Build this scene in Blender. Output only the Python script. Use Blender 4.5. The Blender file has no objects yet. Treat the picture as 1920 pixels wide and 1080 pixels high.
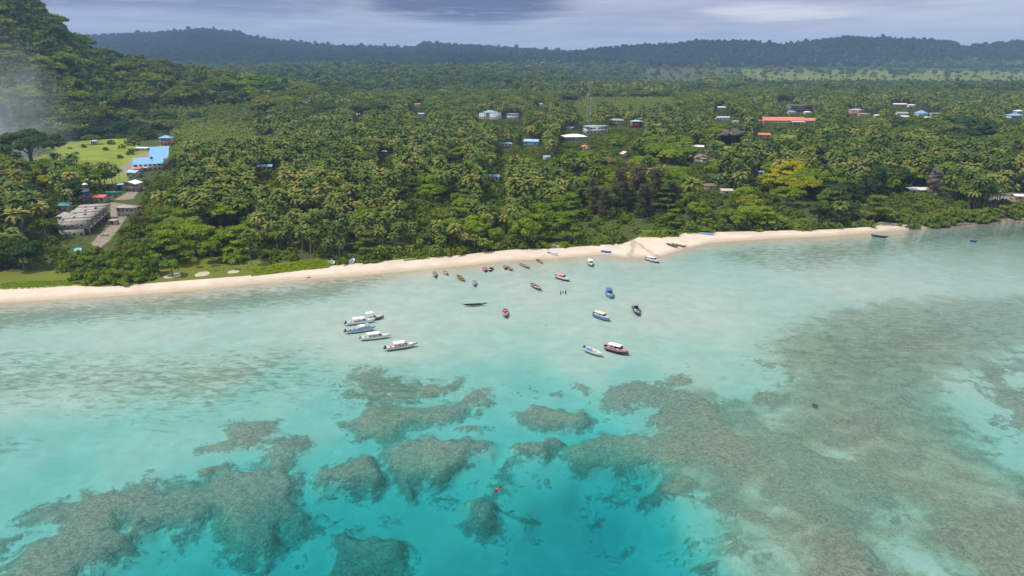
import bpy, math, random
import numpy as np
from mathutils import Vector, Matrix

R = math.radians
SC = bpy.context.scene
COL = SC.collection

# ------------------------------------------------------------------ camera
PITCH, CH, F = R(18.6), 90.0, 1280.0
cam_d = bpy.data.cameras.new('camera')
cam_d.sensor_width = 36.0
cam_d.lens = 24.0
cam_d.clip_start = 1.0
cam_d.clip_end = 40000.0
cam = bpy.data.objects.new('camera', cam_d)
cam.location = (0, 0, CH)
cam.rotation_euler = (R(90) - PITCH, 0, 0)
COL.objects.link(cam)
SC.camera = cam

# ------------------------------------------------------------------ exposure
SC.view_settings.view_transform = 'Standard'
SC.view_settings.look = 'None'
SC.view_settings.gamma = 1.0
SC.view_settings.exposure = 0.0
SC.view_settings.use_curve_mapping = False
cy = SC.cycles
cy.max_bounces = 8
cy.diffuse_bounces = 3
cy.glossy_bounces = 2
cy.transmission_bounces = 4
cy.transparent_max_bounces = 12
cy.volume_bounces = 1
cy.caustics_reflective = False
cy.caustics_refractive = False
cy.use_denoising = True
cy.denoiser = 'OPENIMAGEDENOISE'
cy.denoising_input_passes = 'RGB_ALBEDO_NORMAL'
cy.denoising_prefilter = 'ACCURATE'
cy.sample_clamp_indirect = 4.0
cy.volume_step_rate = 1.0
cy.volume_max_steps = 64

# ------------------------------------------------------------------ sky
SUN_EL, SUN_AZ = R(63), R(-108)      # azimuth from +Y, towards +X
world = bpy.data.worlds.new('World')
SC.world = world
world.use_nodes = True
wt = world.node_tree
wt.nodes.clear()
def N(t, kind, **kw):
    n = t.nodes.new(kind)
    for k, v in kw.items():
        if k.startswith('i_'):
            key = k[2:]
            n.inputs[int(key) if key.isdigit() else key].default_value = v
        else:
            setattr(n, k, v)
    return n
def L(t, a, b): t.links.new(a, b)
def MATH(t, op, a, b=None, c=None, clamp=False):
    n = t.nodes.new('ShaderNodeMath'); n.operation = op; n.use_clamp = clamp
    for i, v in enumerate((a, b, c)):
        if v is None: continue
        if isinstance(v, (int, float)): n.inputs[i].default_value = v
        else: t.links.new(v, n.inputs[i])
    return n.outputs[0]
def MIXC(t, fac, a, b, blend='MIX'):
    n = t.nodes.new('ShaderNodeMix'); n.data_type = 'RGBA'; n.blend_type = blend
    for i, v in ((0, fac), (6, a), (7, b)):
        if isinstance(v, (int, float)): n.inputs[i].default_value = v
        elif isinstance(v, tuple): n.inputs[i].default_value = v if len(v) == 4 else (*v, 1)
        else: t.links.new(v, n.inputs[i])
    return n.outputs[2]
def SMOOTH(t, v, lo, hi, a=0.0, b=1.0):
    n = t.nodes.new('ShaderNodeMapRange'); n.interpolation_type = 'SMOOTHSTEP'
    t.links.new(v, n.inputs[0])
    n.inputs[1].default_value = lo; n.inputs[2].default_value = hi
    n.inputs[3].default_value = a; n.inputs[4].default_value = b
    return n.outputs[0]
def NOISE(t, vec, scale, detail=3.0, rough=0.5, dist=0.0):
    n = t.nodes.new('ShaderNodeTexNoise')
    n.inputs['Scale'].default_value = scale; n.inputs['Detail'].default_value = detail
    n.inputs['Roughness'].default_value = rough; n.inputs['Distortion'].default_value = dist
    if vec is not None: t.links.new(vec, n.inputs['Vector'])
    return n.outputs[0]
def MAPV(t, vec, scale=(1, 1, 1), loc=(0, 0, 0), rot=(0, 0, 0)):
    n = t.nodes.new('ShaderNodeMapping')
    n.inputs['Scale'].default_value = scale; n.inputs['Location'].default_value = loc; n.inputs['Rotation'].default_value = rot
    t.links.new(vec, n.inputs['Vector'])
    return n.outputs[0]

sky = N(wt, 'ShaderNodeTexSky', sky_type='NISHITA', sun_disc=False, sun_elevation=SUN_EL, sun_rotation=SUN_AZ,
        air_density=1.2, dust_density=1.5, ozone_density=1.0)
tc = N(wt, 'ShaderNodeTexCoord')
sep = N(wt, 'ShaderNodeSeparateXYZ'); L(wt, tc.outputs['Generated'], sep.inputs[0])
az = MATH(wt, 'ARCTAN2', sep.outputs[0], sep.outputs[1])
el = sep.outputs[2]
comb = N(wt, 'ShaderNodeCombineXYZ'); L(wt, az, comb.inputs[0]); L(wt, MATH(wt, 'MULTIPLY', el, 4.5), comb.inputs[1])
cn = NOISE(wt, MAPV(wt, comb.outputs[0], (2.2, 2.2, 1), (3.1, 0.4, 0)), 1.6, 7, 0.55, 0.6)
cn2 = NOISE(wt, MAPV(wt, comb.outputs[0], (2.0, 7.0, 1), (7.0, 2.0, 0)), 2.4, 7, 0.6, 0.3)
def blob(px, py, rx, ry, soft=1.0, warp=0.5):
    """a cloud standing in one direction of the sky: centre and half-sizes in radians"""
    v = -(py - 540) / F
    e0 = math.atan(v) - PITCH
    a0 = math.atan(((px - 960) / F) / (math.cos(PITCH) + v * math.sin(PITCH)))
    dx = MATH(wt, 'DIVIDE', MATH(wt, 'SUBTRACT', az, a0), rx / F)
    dy = MATH(wt, 'DIVIDE', MATH(wt, 'SUBTRACT', el, e0), ry / F)
    d = MATH(wt, 'SQRT', MATH(wt, 'ADD', MATH(wt, 'MULTIPLY', dx, dx), MATH(wt, 'MULTIPLY', dy, dy)))
    d = MATH(wt, 'ADD', d, MATH(wt, 'MULTIPLY', MATH(wt, 'SUBTRACT', cn2, 0.5), warp))
    return SMOOTH(wt, d, 0.5, 0.5 + 0.62 * soft, 1.0, 0.0)
WS = 0.10                                     # background strength
def wc(r, g, b):                              # display colour (0-255) -> radiance seen at strength WS
    f = lambda c: ((c / 255 + 0.055) / 1.055) ** 2.4
    return (f(r) / WS, f(g) / WS, f(b) / WS)
# overcast veil, brighter and greyer to the east (right)
veil = MIXC(wt, SMOOTH(wt, az, -0.6, 0.55), wc(168, 180, 209), wc(198, 208, 226))
veil = MIXC(wt, SMOOTH(wt, cn2, 0.35, 0.75, 0.0, 0.5), veil, wc(208, 214, 231))
veil = MIXC(wt, SMOOTH(wt, cn, 0.40, 0.70, 0.0, 0.5), veil, wc(152, 163, 195))
veil = MIXC(wt, MATH(wt, 'MULTIPLY', blob(300, 0, 420, 32, 1.2, 0.9), 0.75), veil, wc(122, 134, 174))
veil = MIXC(wt, MATH(wt, 'MULTIPLY', blob(285, 48, 190, 22, 1.2), 0.55), veil, wc(176, 187, 216))
veil = MIXC(wt, MATH(wt, 'MULTIPLY', blob(885, 2, 240, 46, 0.8, 0.8), 0.96), veil, wc(96, 106, 146))
veil = MIXC(wt, MATH(wt, 'MULTIPLY', blob(900, 66, 300, 16, 1.4), 0.6), veil, wc(178, 187, 214))
veil = MIXC(wt, MATH(wt, 'MULTIPLY', blob(672, 18, 22, 52, 1.8, 0.8), 0.28), veil, wc(190, 196, 216))
veil = MIXC(wt, MATH(wt, 'MULTIPLY', blob(1350, 14, 260, 30, 1.2, 1.2), 0.6), veil, wc(172, 176, 202))
veil = MIXC(wt, MATH(wt, 'MULTIPLY', blob(1470, 26, 130, 15, 1.3, 1.4), 0.85), veil, wc(238, 240, 247))
veil = MIXC(wt, MATH(wt, 'MULTIPLY', blob(1205, 4, 150, 14, 1.3, 1.2), 0.6), veil, wc(196, 200, 222))
veil = MIXC(wt, MATH(wt, 'MULTIPLY', blob(1600, 6, 150, 18, 1.2, 1.4), 0.5), veil, wc(160, 166, 196))
veil = MIXC(wt, SMOOTH(wt, NOISE(wt, MAPV(wt, comb.outputs[0], (3.0, 9.0, 1), (1.3, 5.0, 0)), 3.0, 8, 0.62, 0.4), 0.42, 0.68, 0.0, 0.18), veil, wc(126, 137, 172))
veil = MIXC(wt, SMOOTH(wt, NOISE(wt, MAPV(wt, comb.outputs[0], (3.0, 9.0, 1), (8.3, 1.0, 0)), 3.4, 8, 0.62, 0.4), 0.50, 0.70, 0.0, 0.40), veil, wc(205, 210, 230))
# overhead the veil opens to blue between white clouds
up = SMOOTH(wt, el, 0.14, 0.45)
over = NOISE(wt, tc.outputs['Generated'], 3.0, 6, 0.6)
upper = MIXC(wt, SMOOTH(wt, over, 0.36, 0.58, 0.25, 0.95), sky.outputs[0], (9.2, 9.5, 9.9))
skyc = MIXC(wt, up, veil, upper)
bg = N(wt, 'ShaderNodeBackground', i_Strength=WS); L(wt, skyc, bg.inputs[0])
wo = N(wt, 'ShaderNodeOutputWorld'); L(wt, bg.outputs[0], wo.inputs[0])

sun_d = bpy.data.lights.new('sun', 'SUN')
sun_d.energy = 3.3
sun_d.angle = R(0.7)
sun_d.color = (1.0, 0.955, 0.88)
sun = bpy.data.objects.new('sun', sun_d)
sd = Vector((math.sin(SUN_AZ) * math.cos(SUN_EL), math.cos(SUN_AZ) * math.cos(SUN_EL), math.sin(SUN_EL)))
sun.rotation_euler = sd.to_track_quat('Z', 'Y').to_euler()
sun.location = (0, 0, 330)
COL.objects.link(sun)

# ------------------------------------------------------------------ helpers
def px2w(px, py, z=0.0):
    """the place on the horizontal level z that the photograph shows at a pixel (used once, to survey the site)"""
    u = (px - 960) / F; v = -(py - 540) / F
    dy = math.cos(PITCH) + v * math.sin(PITCH); dz = -math.sin(PITCH) + v * math.cos(PITCH)
    t = (z - CH) / dz
    return (u * t, dy * t)
def w2px(x, y, z):
    yy = y; zz = z - CH
    f = yy * math.cos(PITCH) - zz * math.sin(PITCH)
    up_ = yy * math.sin(PITCH) + zz * math.cos(PITCH)
    return 960 + F * x / f, 540 - F * up_ / f
def tag(o, label=None, cat=None, group=None, kind=None):
    if label: o['label'] = label
    if cat: o['category'] = cat
    if group: o['group'] = group
    if kind: o['kind'] = kind
    return o
def link(name, me, parent=None, mats=()):
    for m in mats: me.materials.append(m)
    o = bpy.data.objects.new(name, me)
    COL.objects.link(o)
    if parent is not None: o.parent = parent
    return o
def empty(name, loc=(0, 0, 0), rz=0.0):
    o = bpy.data.objects.new(name, None)
    o.location = loc; o.rotation_euler = (0, 0, rz); o.empty_display_size = 0.5
    COL.objects.link(o)
    return o
def copy_tree(o, parent=None):
    c = o.copy(); COL.objects.link(c)
    if parent is not None: c.parent = parent
    for ch in list(o.children): copy_tree(ch, c)
    return c
def np_mesh(name, V, Fq, smooth=False, attrs=None):
    """quad mesh from arrays"""
    me = bpy.data.meshes.new(name)
    V = np.asarray(V, dtype=np.float32); Fq = np.asarray(Fq, dtype=np.int32)
    n = Fq.shape[1]
    me.vertices.add(len(V)); me.vertices.foreach_set('co', V.ravel())
    me.loops.add(Fq.size); me.loops.foreach_set('vertex_index', Fq.ravel())
    me.polygons.add(len(Fq))
    me.polygons.foreach_set('loop_start', np.arange(len(Fq), dtype=np.int32) * n)
    try: me.polygons.foreach_set('loop_total', np.full(len(Fq), n, dtype=np.int32))
    except Exception: pass
    me.update(calc_edges=True)
    if smooth: me.polygons.foreach_set('use_smooth', np.ones(len(Fq), dtype=bool))
    for k, a in (attrs or {}).items():
        at = me.attributes.new(k, 'FLOAT', 'POINT'); at.data.foreach_set('value', np.asarray(a, dtype=np.float32))
    me.validate()
    return me

def mat_new(name):
    m = bpy.data.materials.new(name); m.use_nodes = True
    t = m.node_tree; t.nodes.clear()
    out = t.nodes.new('ShaderNodeOutputMaterial')
    return m, t, out
def paint(name, col, rough=0.5, var=0.12, scale=1.5, metal=0.0, spec=0.4):
    """plain weathered surface: colour with a little blotchy wear"""
    m, t, out = mat_new(name)
    b = N(t, 'ShaderNodeBsdfPrincipled'); b.inputs['Roughness'].default_value = rough
    b.inputs['Metallic'].default_value = metal; b.inputs['Specular IOR Level'].default_value = spec
    tcn = N(t, 'ShaderNodeTexCoord')
    nz = NOISE(t, tcn.outputs['Object'], scale, 4, 0.6)
    c = MIXC(t, SMOOTH(t, nz, 0.3, 0.7), tuple(x * (1 - var) for x in col), tuple(min(1, x * (1 + var)) for x in col))
    L(t, c, b.inputs['Base Color']); L(t, b.outputs[0], out.inputs[0])
    return m
# ------------------------------------------------------------------ site survey
WATERLINE = [(-900, 640), (-400, 600), (0, 568), (200, 556), (330, 547), (500, 530), (700, 514), (820, 503), (960, 489), (1060, 483),
             (1130, 477), (1180, 483), (1240, 480), (1285, 466), (1330, 455), (1450, 447), (1560, 442), (1700, 430), (1760, 424), (1830, 419),
             (1920, 411), (2150, 398), (2600, 380)]
VEGLINE = [(-900, 580), (-400, 560), (0, 541), (135, 535), (190, 538), (260, 533), (345, 526), (372, 524), (400, 522), (500, 514), (610, 500), (640, 496),
           (700, 491), (760, 486), (850, 479), (960, 468), (1040, 465), (1090, 462), (1170, 456), (1200, 444), (1270, 443), (1285, 436), (1400, 434),
           (1560, 430), (1636, 425), (1650, 415), (1690, 420), (1705, 416), (1740, 413), (1830, 404), (1920, 396), (2150, 381), (2600, 362)]
OFF = 60.0                                   # the ground's rows fan out from a point behind the viewpoint
def curve(pts, z):
    w = [px2w(a, b, z) for a, b in pts]
    c = np.array([x / (y + OFF) for x, y in w]); yy = np.array([y for x, y in w])
    o = np.argsort(c)
    return c[o], yy[o]
WC, WY = curve(WATERLINE, 0.0)
VC, VY = curve(VEGLINE, 1.2)
def yw_c(c): return np.interp(c, WC, WY)
def yv_c(c): return np.maximum(np.interp(c, VC, VY), np.interp(c, WC, WY) + 1.5)

# hills: skyline points (px, py) as seen and how far off the crest stands
def ridge(pts):
    out = []
    for px, py, Y in pts:
        u = (px - 960) / F; v = -(py - 540) / F
        dy = math.cos(PITCH) + v * math.sin(PITCH); dz = -math.sin(PITCH) + v * math.cos(PITCH)
        out.append((u / dy, CH + dz / dy * Y, Y))
    out.sort()
    return np.array(out)
RL = ridge([(-900, -130, 1000), (-400, -130, 1040), (0, -62, 1100), (40, -22, 1110), (75, 6, 1120), (110, 44, 1140), (150, 78, 1160), (200, 98, 1190), (250, 108, 1220), (330, 121, 1260),
            (400, 133, 1300), (470, 143, 1350), (560, 160, 1420), (650, 178, 1480), (760, 196, 1540)])
RA = ridge([(-900, 60, 6000), (100, 72, 6000), (150, 71, 6000), (290, 65, 6000), (380, 58, 6000), (440, 63, 6000), (480, 74, 6000), (560, 83, 6000), (640, 89, 6000), (775, 92, 6000), (792, 83, 6000), (850, 86, 6000),
            (950, 92, 6000), (1050, 99, 6000), (1200, 100, 6000), (1900, 110, 6000), (2900, 110, 6000)])
RB = ridge([(700, 150, 4900), (900, 124, 4900), (1000, 106, 4900), (1100, 94, 4900), (1180, 86, 4900), (1260, 82, 4900), (1300, 76, 4900), (1420, 78, 4900), (1462, 84, 4900), (1540, 74, 4900), (1590, 69, 4900),
            (1680, 72, 4900), (1750, 74, 4900), (1790, 79, 4900), (1803, 88, 4900), (1830, 84, 4900), (1870, 81, 4900), (1920, 75, 4900), (2300, 60, 4900), (2900, 90, 4900)])
def sstep(x): x = np.clip(x, 0, 1); return x * x * (3 - 2 * x)
_rng = np.random.RandomState(5)
_wv = [(_rng.uniform(-1, 1), _rng.uniform(-1, 1), _rng.uniform(0, 6.28)) for _ in range(10)]
def rolls(X, Y, wl):
    s = 0
    for i, (a, b, p) in enumerate(_wv):
        k = 6.283 / (wl * (0.6 + 0.12 * i)); n = math.hypot(a, b)
        s = s + np.sin(k * (a / n * X + b / n * Y) + p)
    return s / len(_wv)
FLAT0 = 2.2
def land_z(X, Y):
    X = np.asarray(X, float); Y = np.asarray(Y, float)
    c = X / (Y + OFF); yv = yv_c(c)
    q = X / np.maximum(Y, 1)
    z = 1.2 + (FLAT0 - 1.2) * sstep((Y - yv) / 30) + 0.25 * rolls(X, Y, 60) * sstep((Y - yv) / 20)
    z = z + 6 * sstep((Y - 900) / 3000)
    z = z + (rolls(X, Y, 700) * 9 + 9 + 26 * sstep(1 - np.abs(q + 0.15) / 0.45)) * sstep((Y - 1500) / 1500) * sstep((0.17 - q) / 0.25)
    def add(z, Rr, foot, tree, back):
        H = np.interp(q, Rr[:, 0], Rr[:, 1]) - tree; Yr = np.interp(q, Rr[:, 0], Rr[:, 2])
        ft = foot(q)
        up_ = sstep((Y - ft) / np.maximum(Yr - ft, 1)) ** 0.8
        dn = 1 - 0.75 * sstep((Y - Yr) / back)
        return np.maximum(z, np.maximum(H, 0) * np.where(Y < Yr, up_, dn))
    z = add(z, RL, lambda q: np.interp(q, [-0.8, -0.6, -0.5, -0.38, -0.2], [720, 780, 880, 930, 1150]), 15, 700)
    z = add(z, RA, lambda q: 3000 + 0 * q, 20, 3000)
    z = add(z, RB, lambda q: np.interp(q, [-0.1, 0.15, 0.8], [3600, 4250, 4350]), 24, 2500)
    return z

# ------------------------------------------------------------------ sea bed: depth soundings and reef outlines
SOUND = [(-300, 620, .8), (0, 620, .75), (300, 600, .6), (600, 590, .6), (900, 590, .62), (1100, 600, .62), (900, 650, 1.0), (1100, 660, 1.0), (760, 560, .5), (700, 620, .5), (760, 655, .65), (690, 600, .5), (1130, 655, .7), (1200, 580, .5), (1000, 540, .45), (1300, 580, .5), (1600, 520, .45), (1900, 490, .5), (2200, 520, .6),
         (0, 740, .9), (200, 700, .8), (420, 690, .8), (0, 850, 1.7), (250, 830, 1.6), (100, 900, 2.1), (520, 730, 1.4), (420, 780, 1.6), (600, 780, 1.9), (900, 700, 1.7), (1000, 740, 2.1), (1000, 830, 3.0),
         (640, 860, 2.8), (600, 950, 4.6), (680, 925, 5.0), (500, 1010, 5.2), (340, 1000, 3.6), (420, 1040, 4.4), (700, 905, 4.8), (820, 920, 5.2), (850, 800, 2.6), (960, 900, 4.6), (1040, 940, 6.5), (1100, 900, 7.0),
         (1150, 930, 9.5), (1160, 1000, 9.5), (1060, 1010, 9.0), (1000, 1070, 9.5), (1200, 1070, 9.5), (900, 1070, 8.0), (800, 1060, 7.5), (700, 1060, 7.0), (560, 1070, 6.2), (1120, 870, 4.5), (1050, 860, 3.6),
         (1190, 900, 5.5), (1235, 960, 5.5), (1260, 1040, 6.0), (1300, 960, 2.0), (1300, 880, 1.5), (1330, 1060, 3.0), (1500, 1000, 1.1), (1400, 1040, 1.5), (1700, 1000, 1.4), (1400, 860, 1.1), (1450, 780, 1.1), (1600, 800, .9), (1800, 900, 1.0),
         (1890, 850, 1.5), (1900, 700, 1.0), (1240, 770, 2.1), (1180, 700, 1.6), (1400, 755, 1.5), (1300, 690, 1.0), (1500, 650, .8), (1700, 620, .7), (750, 700, 1.5), (780, 1000, 5.5), (2300, 900, 1.2), (-400, 1000, 2), (0, 1075, 2.4), (200, 1075, 3.2),
         (1000, 1400, 12), (300, 1400, 6), (1700, 1400, 3)]
def crop1(l): return [(x / 2.455, 640 + y / 2.455) for x, y in l]
def crop2(l): return [(560 + x / 2.454, 640 + y / 2.454) for x, y in l]
def crop3(l): return [(1200 + x / 2.454, 640 + y / 2.454) for x, y in l]
# (intensity, soft edge in m, outline); negative intensity is clear sand inside a reef
REEF = [
 (1.0, 2.0, crop1([(-200, 1200), (0, 1060), (30, 1000), (100, 930), (160, 900), (250, 850), (270, 810), (190, 800), (150, 770), (190, 740), (280, 730), (320, 740), (380, 690), (470, 705), (590, 680), (650, 640), (640, 610), (740, 620), (770, 650), (850, 640),
   (920, 640), (1000, 610), (1080, 570), (1130, 580), (1240, 540), (1230, 500), (1240, 470), (1170, 470), (1100, 480), (1030, 505), (940, 505), (1000, 470), (1050, 450), (1020, 420), (1090, 370), (1140, 370), (1250, 380), (1250, 430), (1300, 445), (1390, 440),
   (1400, 470), (1350, 520), (1370, 580), (1390, 640), (1380, 700), (1440, 720), (1380, 790), (1300, 800), (1250, 870), (1200, 920), (1100, 910), (1040, 880), (1000, 850), (880, 860), (770, 890), (650, 930), (560, 960), (480, 1000), (380, 1040), (300, 1120), (200, 1250)])),
 (1.0, 1.0, crop1([(890, 600), (940, 570), (1010, 575), (1080, 540), (1050, 580), (990, 610), (930, 635)])),
 (.8, 1.0, crop1([(-60, 920), (0, 900), (80, 870), (150, 850), (90, 900), (0, 930), (-60, 950)])),
 (.9, 1.5, crop1([(370, 1090), (440, 1050), (480, 1090)])), (.9, 1.5, crop1([(860, 1100), (930, 1050), (1040, 1050), (1060, 1100)])),
 (.5, 2.0, crop1([(700, 1000), (760, 965), (860, 975), (840, 1005)])), (.5, 2.5, crop1([(1100, 960), (1180, 930), (1350, 990), (1200, 1000)])),
 (.62, 3.0, crop2([(150, 170), (280, 110), (400, 120), (540, 180), (600, 190), (720, 165), (750, 190), (700, 235), (600, 240), (540, 260), (450, 330), (320, 310), (180, 290), (160, 240)])),
 (1.0, 1.5, crop2([(520, 300), (600, 290), (700, 270), (760, 270), (800, 210), (850, 215), (880, 270), (840, 305), (750, 310), (680, 350), (620, 375), (540, 360), (450, 390), (380, 420), (320, 430), (280, 410), (260, 380), (220, 385), (270, 330), (330, 300), (430, 300)])),
 (.9, 1.0, crop2([(540, 245), (600, 200), (690, 205), (710, 165), (755, 185), (700, 235), (600, 245)])),
 (1.0, 1.2, crop2([(1010, 320), (1060, 295), (1130, 305), (1220, 300), (1310, 315), (1350, 345), (1310, 370), (1230, 385), (1130, 380), (1080, 360), (1030, 350)])),
 (.9, .8, crop2([(720, 385), (760, 370), (830, 380), (820, 400), (760, 405)])), (.8, .8, crop2([(1180, 230), (1210, 218), (1235, 235), (1200, 245)])), (.8, .8, crop2([(1260, 190), (1290, 178), (1340, 220), (1300, 232)])),
 (.4, 1.5, crop2([(930, 180), (1060, 180), (1080, 220), (1000, 240)])), (.6, .8, crop2([(835, 385), (860, 372), (875, 385), (850, 395)])),
 (1.0, 1.5, crop2([(390, 470), (430, 430), (600, 420), (700, 430), (800, 430), (890, 450), (880, 500), (800, 500), (740, 540), (700, 570), (640, 600), (560, 610), (490, 640), (450, 590), (400, 550)])),
 (.6, 1.5, crop2([(480, 400), (550, 380), (570, 410), (500, 430)])),
 (1.0, 1.5, crop2([(70, 590), (110, 550), (250, 520), (290, 500), (350, 510), (390, 550), (400, 580), (340, 620), (220, 630), (130, 625), (90, 650), (65, 620)])),
 (1.0, 1.5, crop2([(970, 470), (1040, 440), (1110, 430), (1200, 410), (1230, 430), (1180, 460), (1130, 490), (1060, 510), (990, 510)])),
 (1.0, 2.0, crop2([(1200, 490), (1250, 440), (1400, 400), (1540, 410), (1600, 430), (1640, 380), (1620, 340), (1680, 300), (1560, 280), (1480, 295), (1390, 290), (1390, 260), (1470, 210), (1580, 178), (1640, 215), (1767, 215), (1900, 250), (1960, 300), (1900, 520), (1767, 560), (1600, 540), (1450, 550), (1300, 520)])),
 (.45, 5.0, crop2([(700, 540), (880, 480), (1150, 540), (1180, 620), (1080, 640), (1050, 700), (860, 800), (640, 790), (650, 700)])),
 (.95, 1.5, crop2([(740, 670), (790, 650), (880, 680), (900, 710), (860, 760), (790, 740)])), (.6, 3.5, crop2([(960, 700), (1040, 670), (1080, 720), (1060, 800), (990, 790)])),
 (.5, 3.0, crop2([(380, 720), (440, 690), (490, 700), (460, 760), (400, 770)])), 
 (1.0, 2.0, crop2([(120, 960), (150, 910), (220, 900), (180, 850), (160, 800), (220, 780), (280, 820), (380, 820), (430, 800), (500, 810), (520, 850), (470, 880), (430, 960), (330, 960), (280, 990), (170, 1000)])),
 (.55, 3.0, crop2([(40, 780), (160, 750), (180, 850), (70, 890)])), (.6, 4.0, crop2([(20, 980), (110, 900), (150, 1000), (80, 1060)])), (.45, 6.0, crop2([(1350, 640), (1480, 620), (1500, 740), (1400, 760)])),
 (.9, 2.0, crop2([(1560, 640), (1620, 600), (1767, 590), (1767, 700), (1640, 700)])), (.8, 1.0, crop2([(1520, 590), (1560, 580), (1590, 595), (1550, 608)])),
 (.50, 9.0, [(1290, 700), (1400, 730), (1460, 695), (1480, 655), (1600, 610), (1750, 590), (1860, 630), (1830, 700), (1800, 740), (1840, 800), (1870, 850), (1840, 880), (1990, 900), (2050, 1250), (1330, 1250), (1300, 980), (1270, 920), (1220, 880), (1190, 800), (1300, 800)]),
 (.8, 3.0, crop3([(-20, 180), (60, 175), (240, 215), (380, 240), (430, 290), (440, 400), (560, 470), (600, 640), (400, 640), (200, 560), (50, 520), (20, 460), (120, 400), (60, 300), (0, 260)])),
 (1.0, 1.5, crop3([(20, 650), (100, 600), (200, 615), (240, 680), (230, 720), (80, 700)])),
 (.9, 1.5, crop3([(200, 850), (280, 840), (320, 880), (280, 910), (210, 900)])), (1.0, 1.2, crop3([(220, 950), (330, 940), (350, 990), (300, 1010), (230, 990)])), (1.0, 1.5, crop3([(410, 960), (440, 900), (500, 870), (520, 940), (480, 1020), (420, 1010)])),
 (.85, 3.0, crop3([(240, 700), (420, 690), (560, 780), (640, 840), (480, 830), (330, 790)])),
 (.85, 3.0, crop3([(600, 1250), (640, 1080), (700, 1000), (660, 930), (700, 870), (820, 840), (1000, 830), (1110, 930), (1130, 1000), (1200, 1040), (1260, 1250)])),
 (.9, 3.0, crop3([(1220, 830), (1280, 820), (1400, 750), (1600, 740), (1900, 700), (1900, 1250), (1500, 1250), (1500, 1080), (1400, 990), (1300, 970), (1280, 900), (1230, 880)])),
 (.8, 3.0, crop3([(1520, 140), (1600, 100), (1767, 50), (1900, 60), (1900, 140), (1680, 140), (1700, 200), (1900, 210), (1900, 470), (1767, 450), (1660, 400), (1560, 240)])),
 (.85, 1.0, crop3([(120, 165), (190, 155), (300, 185), (280, 200), (200, 205), (130, 190)])), (.8, 1.0, crop3([(420, 232), (460, 220), (500, 235), (450, 248)])), (.9, 1.5, crop3([(520, 250), (560, 225), (660, 240), (700, 280), (600, 290), (540, 285)])),
 (.8, 1.5, crop3([(460, 300), (540, 310), (600, 330), (520, 350), (440, 340)])),
 (-1.0, 1.5, crop1([(530, 800), (600, 790), (600, 830), (550, 830)])), (-1.0, 2.0, crop1([(640, 870), (700, 820), (790, 810), (780, 860), (700, 885)])), (-.9, 2.0, crop1([(880, 800), (960, 740), (1000, 760), (960, 830), (890, 850)])),
 (-.9, 1.5, crop3([(510, 680), (570, 690), (640, 760), (670, 800), (620, 800), (560, 730)])), (-.9, 2.0, crop3([(1020, 790), (1100, 770), (1200, 750), (1330, 790), (1200, 830), (1160, 840)])),
 (-1.0, 2.0, crop3([(1090, 910), (1220, 880), (1290, 960), (1400, 1000), (1490, 1050), (1530, 1250), (1240, 1250), (1240, 1080), (1150, 1010)])), (-.7, 1.5, crop3([(780, 510), (860, 512), (1000, 520), (1030, 545), (900, 550)])),
 (-.9, 3.0, crop3([(1640, 450), (1767, 480), (1920, 560), (1920, 640), (1767, 600), (1650, 540)])), (-.8, 3.0, crop3([(1440, 150), (1500, 160), (1560, 240), (1600, 330), (1640, 430), (1560, 400), (1500, 320), (1420, 270)])),
 (-.9, 2.0, crop3([(390, 290), (400, 250), (540, 215), (640, 220), (670, 170), (420, 160), (310, 190), (380, 240)])), (-.8, 2.0, crop3([(560, 370), (620, 300), (700, 310), (640, 390), (600, 420)])),
 (-.8, 3.0, crop3([(500, 980), (600, 900), (700, 970), (720, 1000), (640, 1020), (560, 1070), (500, 1040)])), (-.6, 3.0, crop3([(1600, 590), (1700, 580), (1700, 660), (1620, 690)])),
 (-.7, 4.0, crop3([(150, 720), (230, 800), (200, 930), (230, 1080), (120, 1080), (100, 800)])),
]
# thin sea-grass beds lying on the pale sand
WEED = [(.55, 8.0, [(-300, 700), (0, 660), (250, 675), (560, 655), (610, 700), (560, 730), (450, 752), (300, 785), (100, 750), (-300, 800)]),
        (.75, 5.0, [(-300, 610), (0, 585), (200, 570), (330, 560), (500, 545), (640, 528), (720, 525), (640, 560), (400, 590), (200, 600), (-300, 650)]),
        (.45, 6.0, [(1300, 470), (1500, 455), (1700, 437), (1900, 420), (2100, 420), (2000, 450), (1800, 462), (1650, 500), (1500, 520), (1350, 500)]),
        (.50, 10.0, [(1420, 680), (1500, 620), (1700, 580), (1920, 560), (1920, 640), (1760, 690), (1500, 720)]),
        (.6, 1.5, [(120, 745), (200, 695), (210, 688), (214, 692), (150, 745), (125, 760)]),
        (.5, 2.5, [(-100, 835), (0, 822), (75, 820), (60, 832), (0, 850)]),
        (.5, 6.0, [(640, 720), (700, 690), (780, 690), (830, 730), (760, 790), (700, 790)])]
SOFTEN = 2.6
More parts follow.
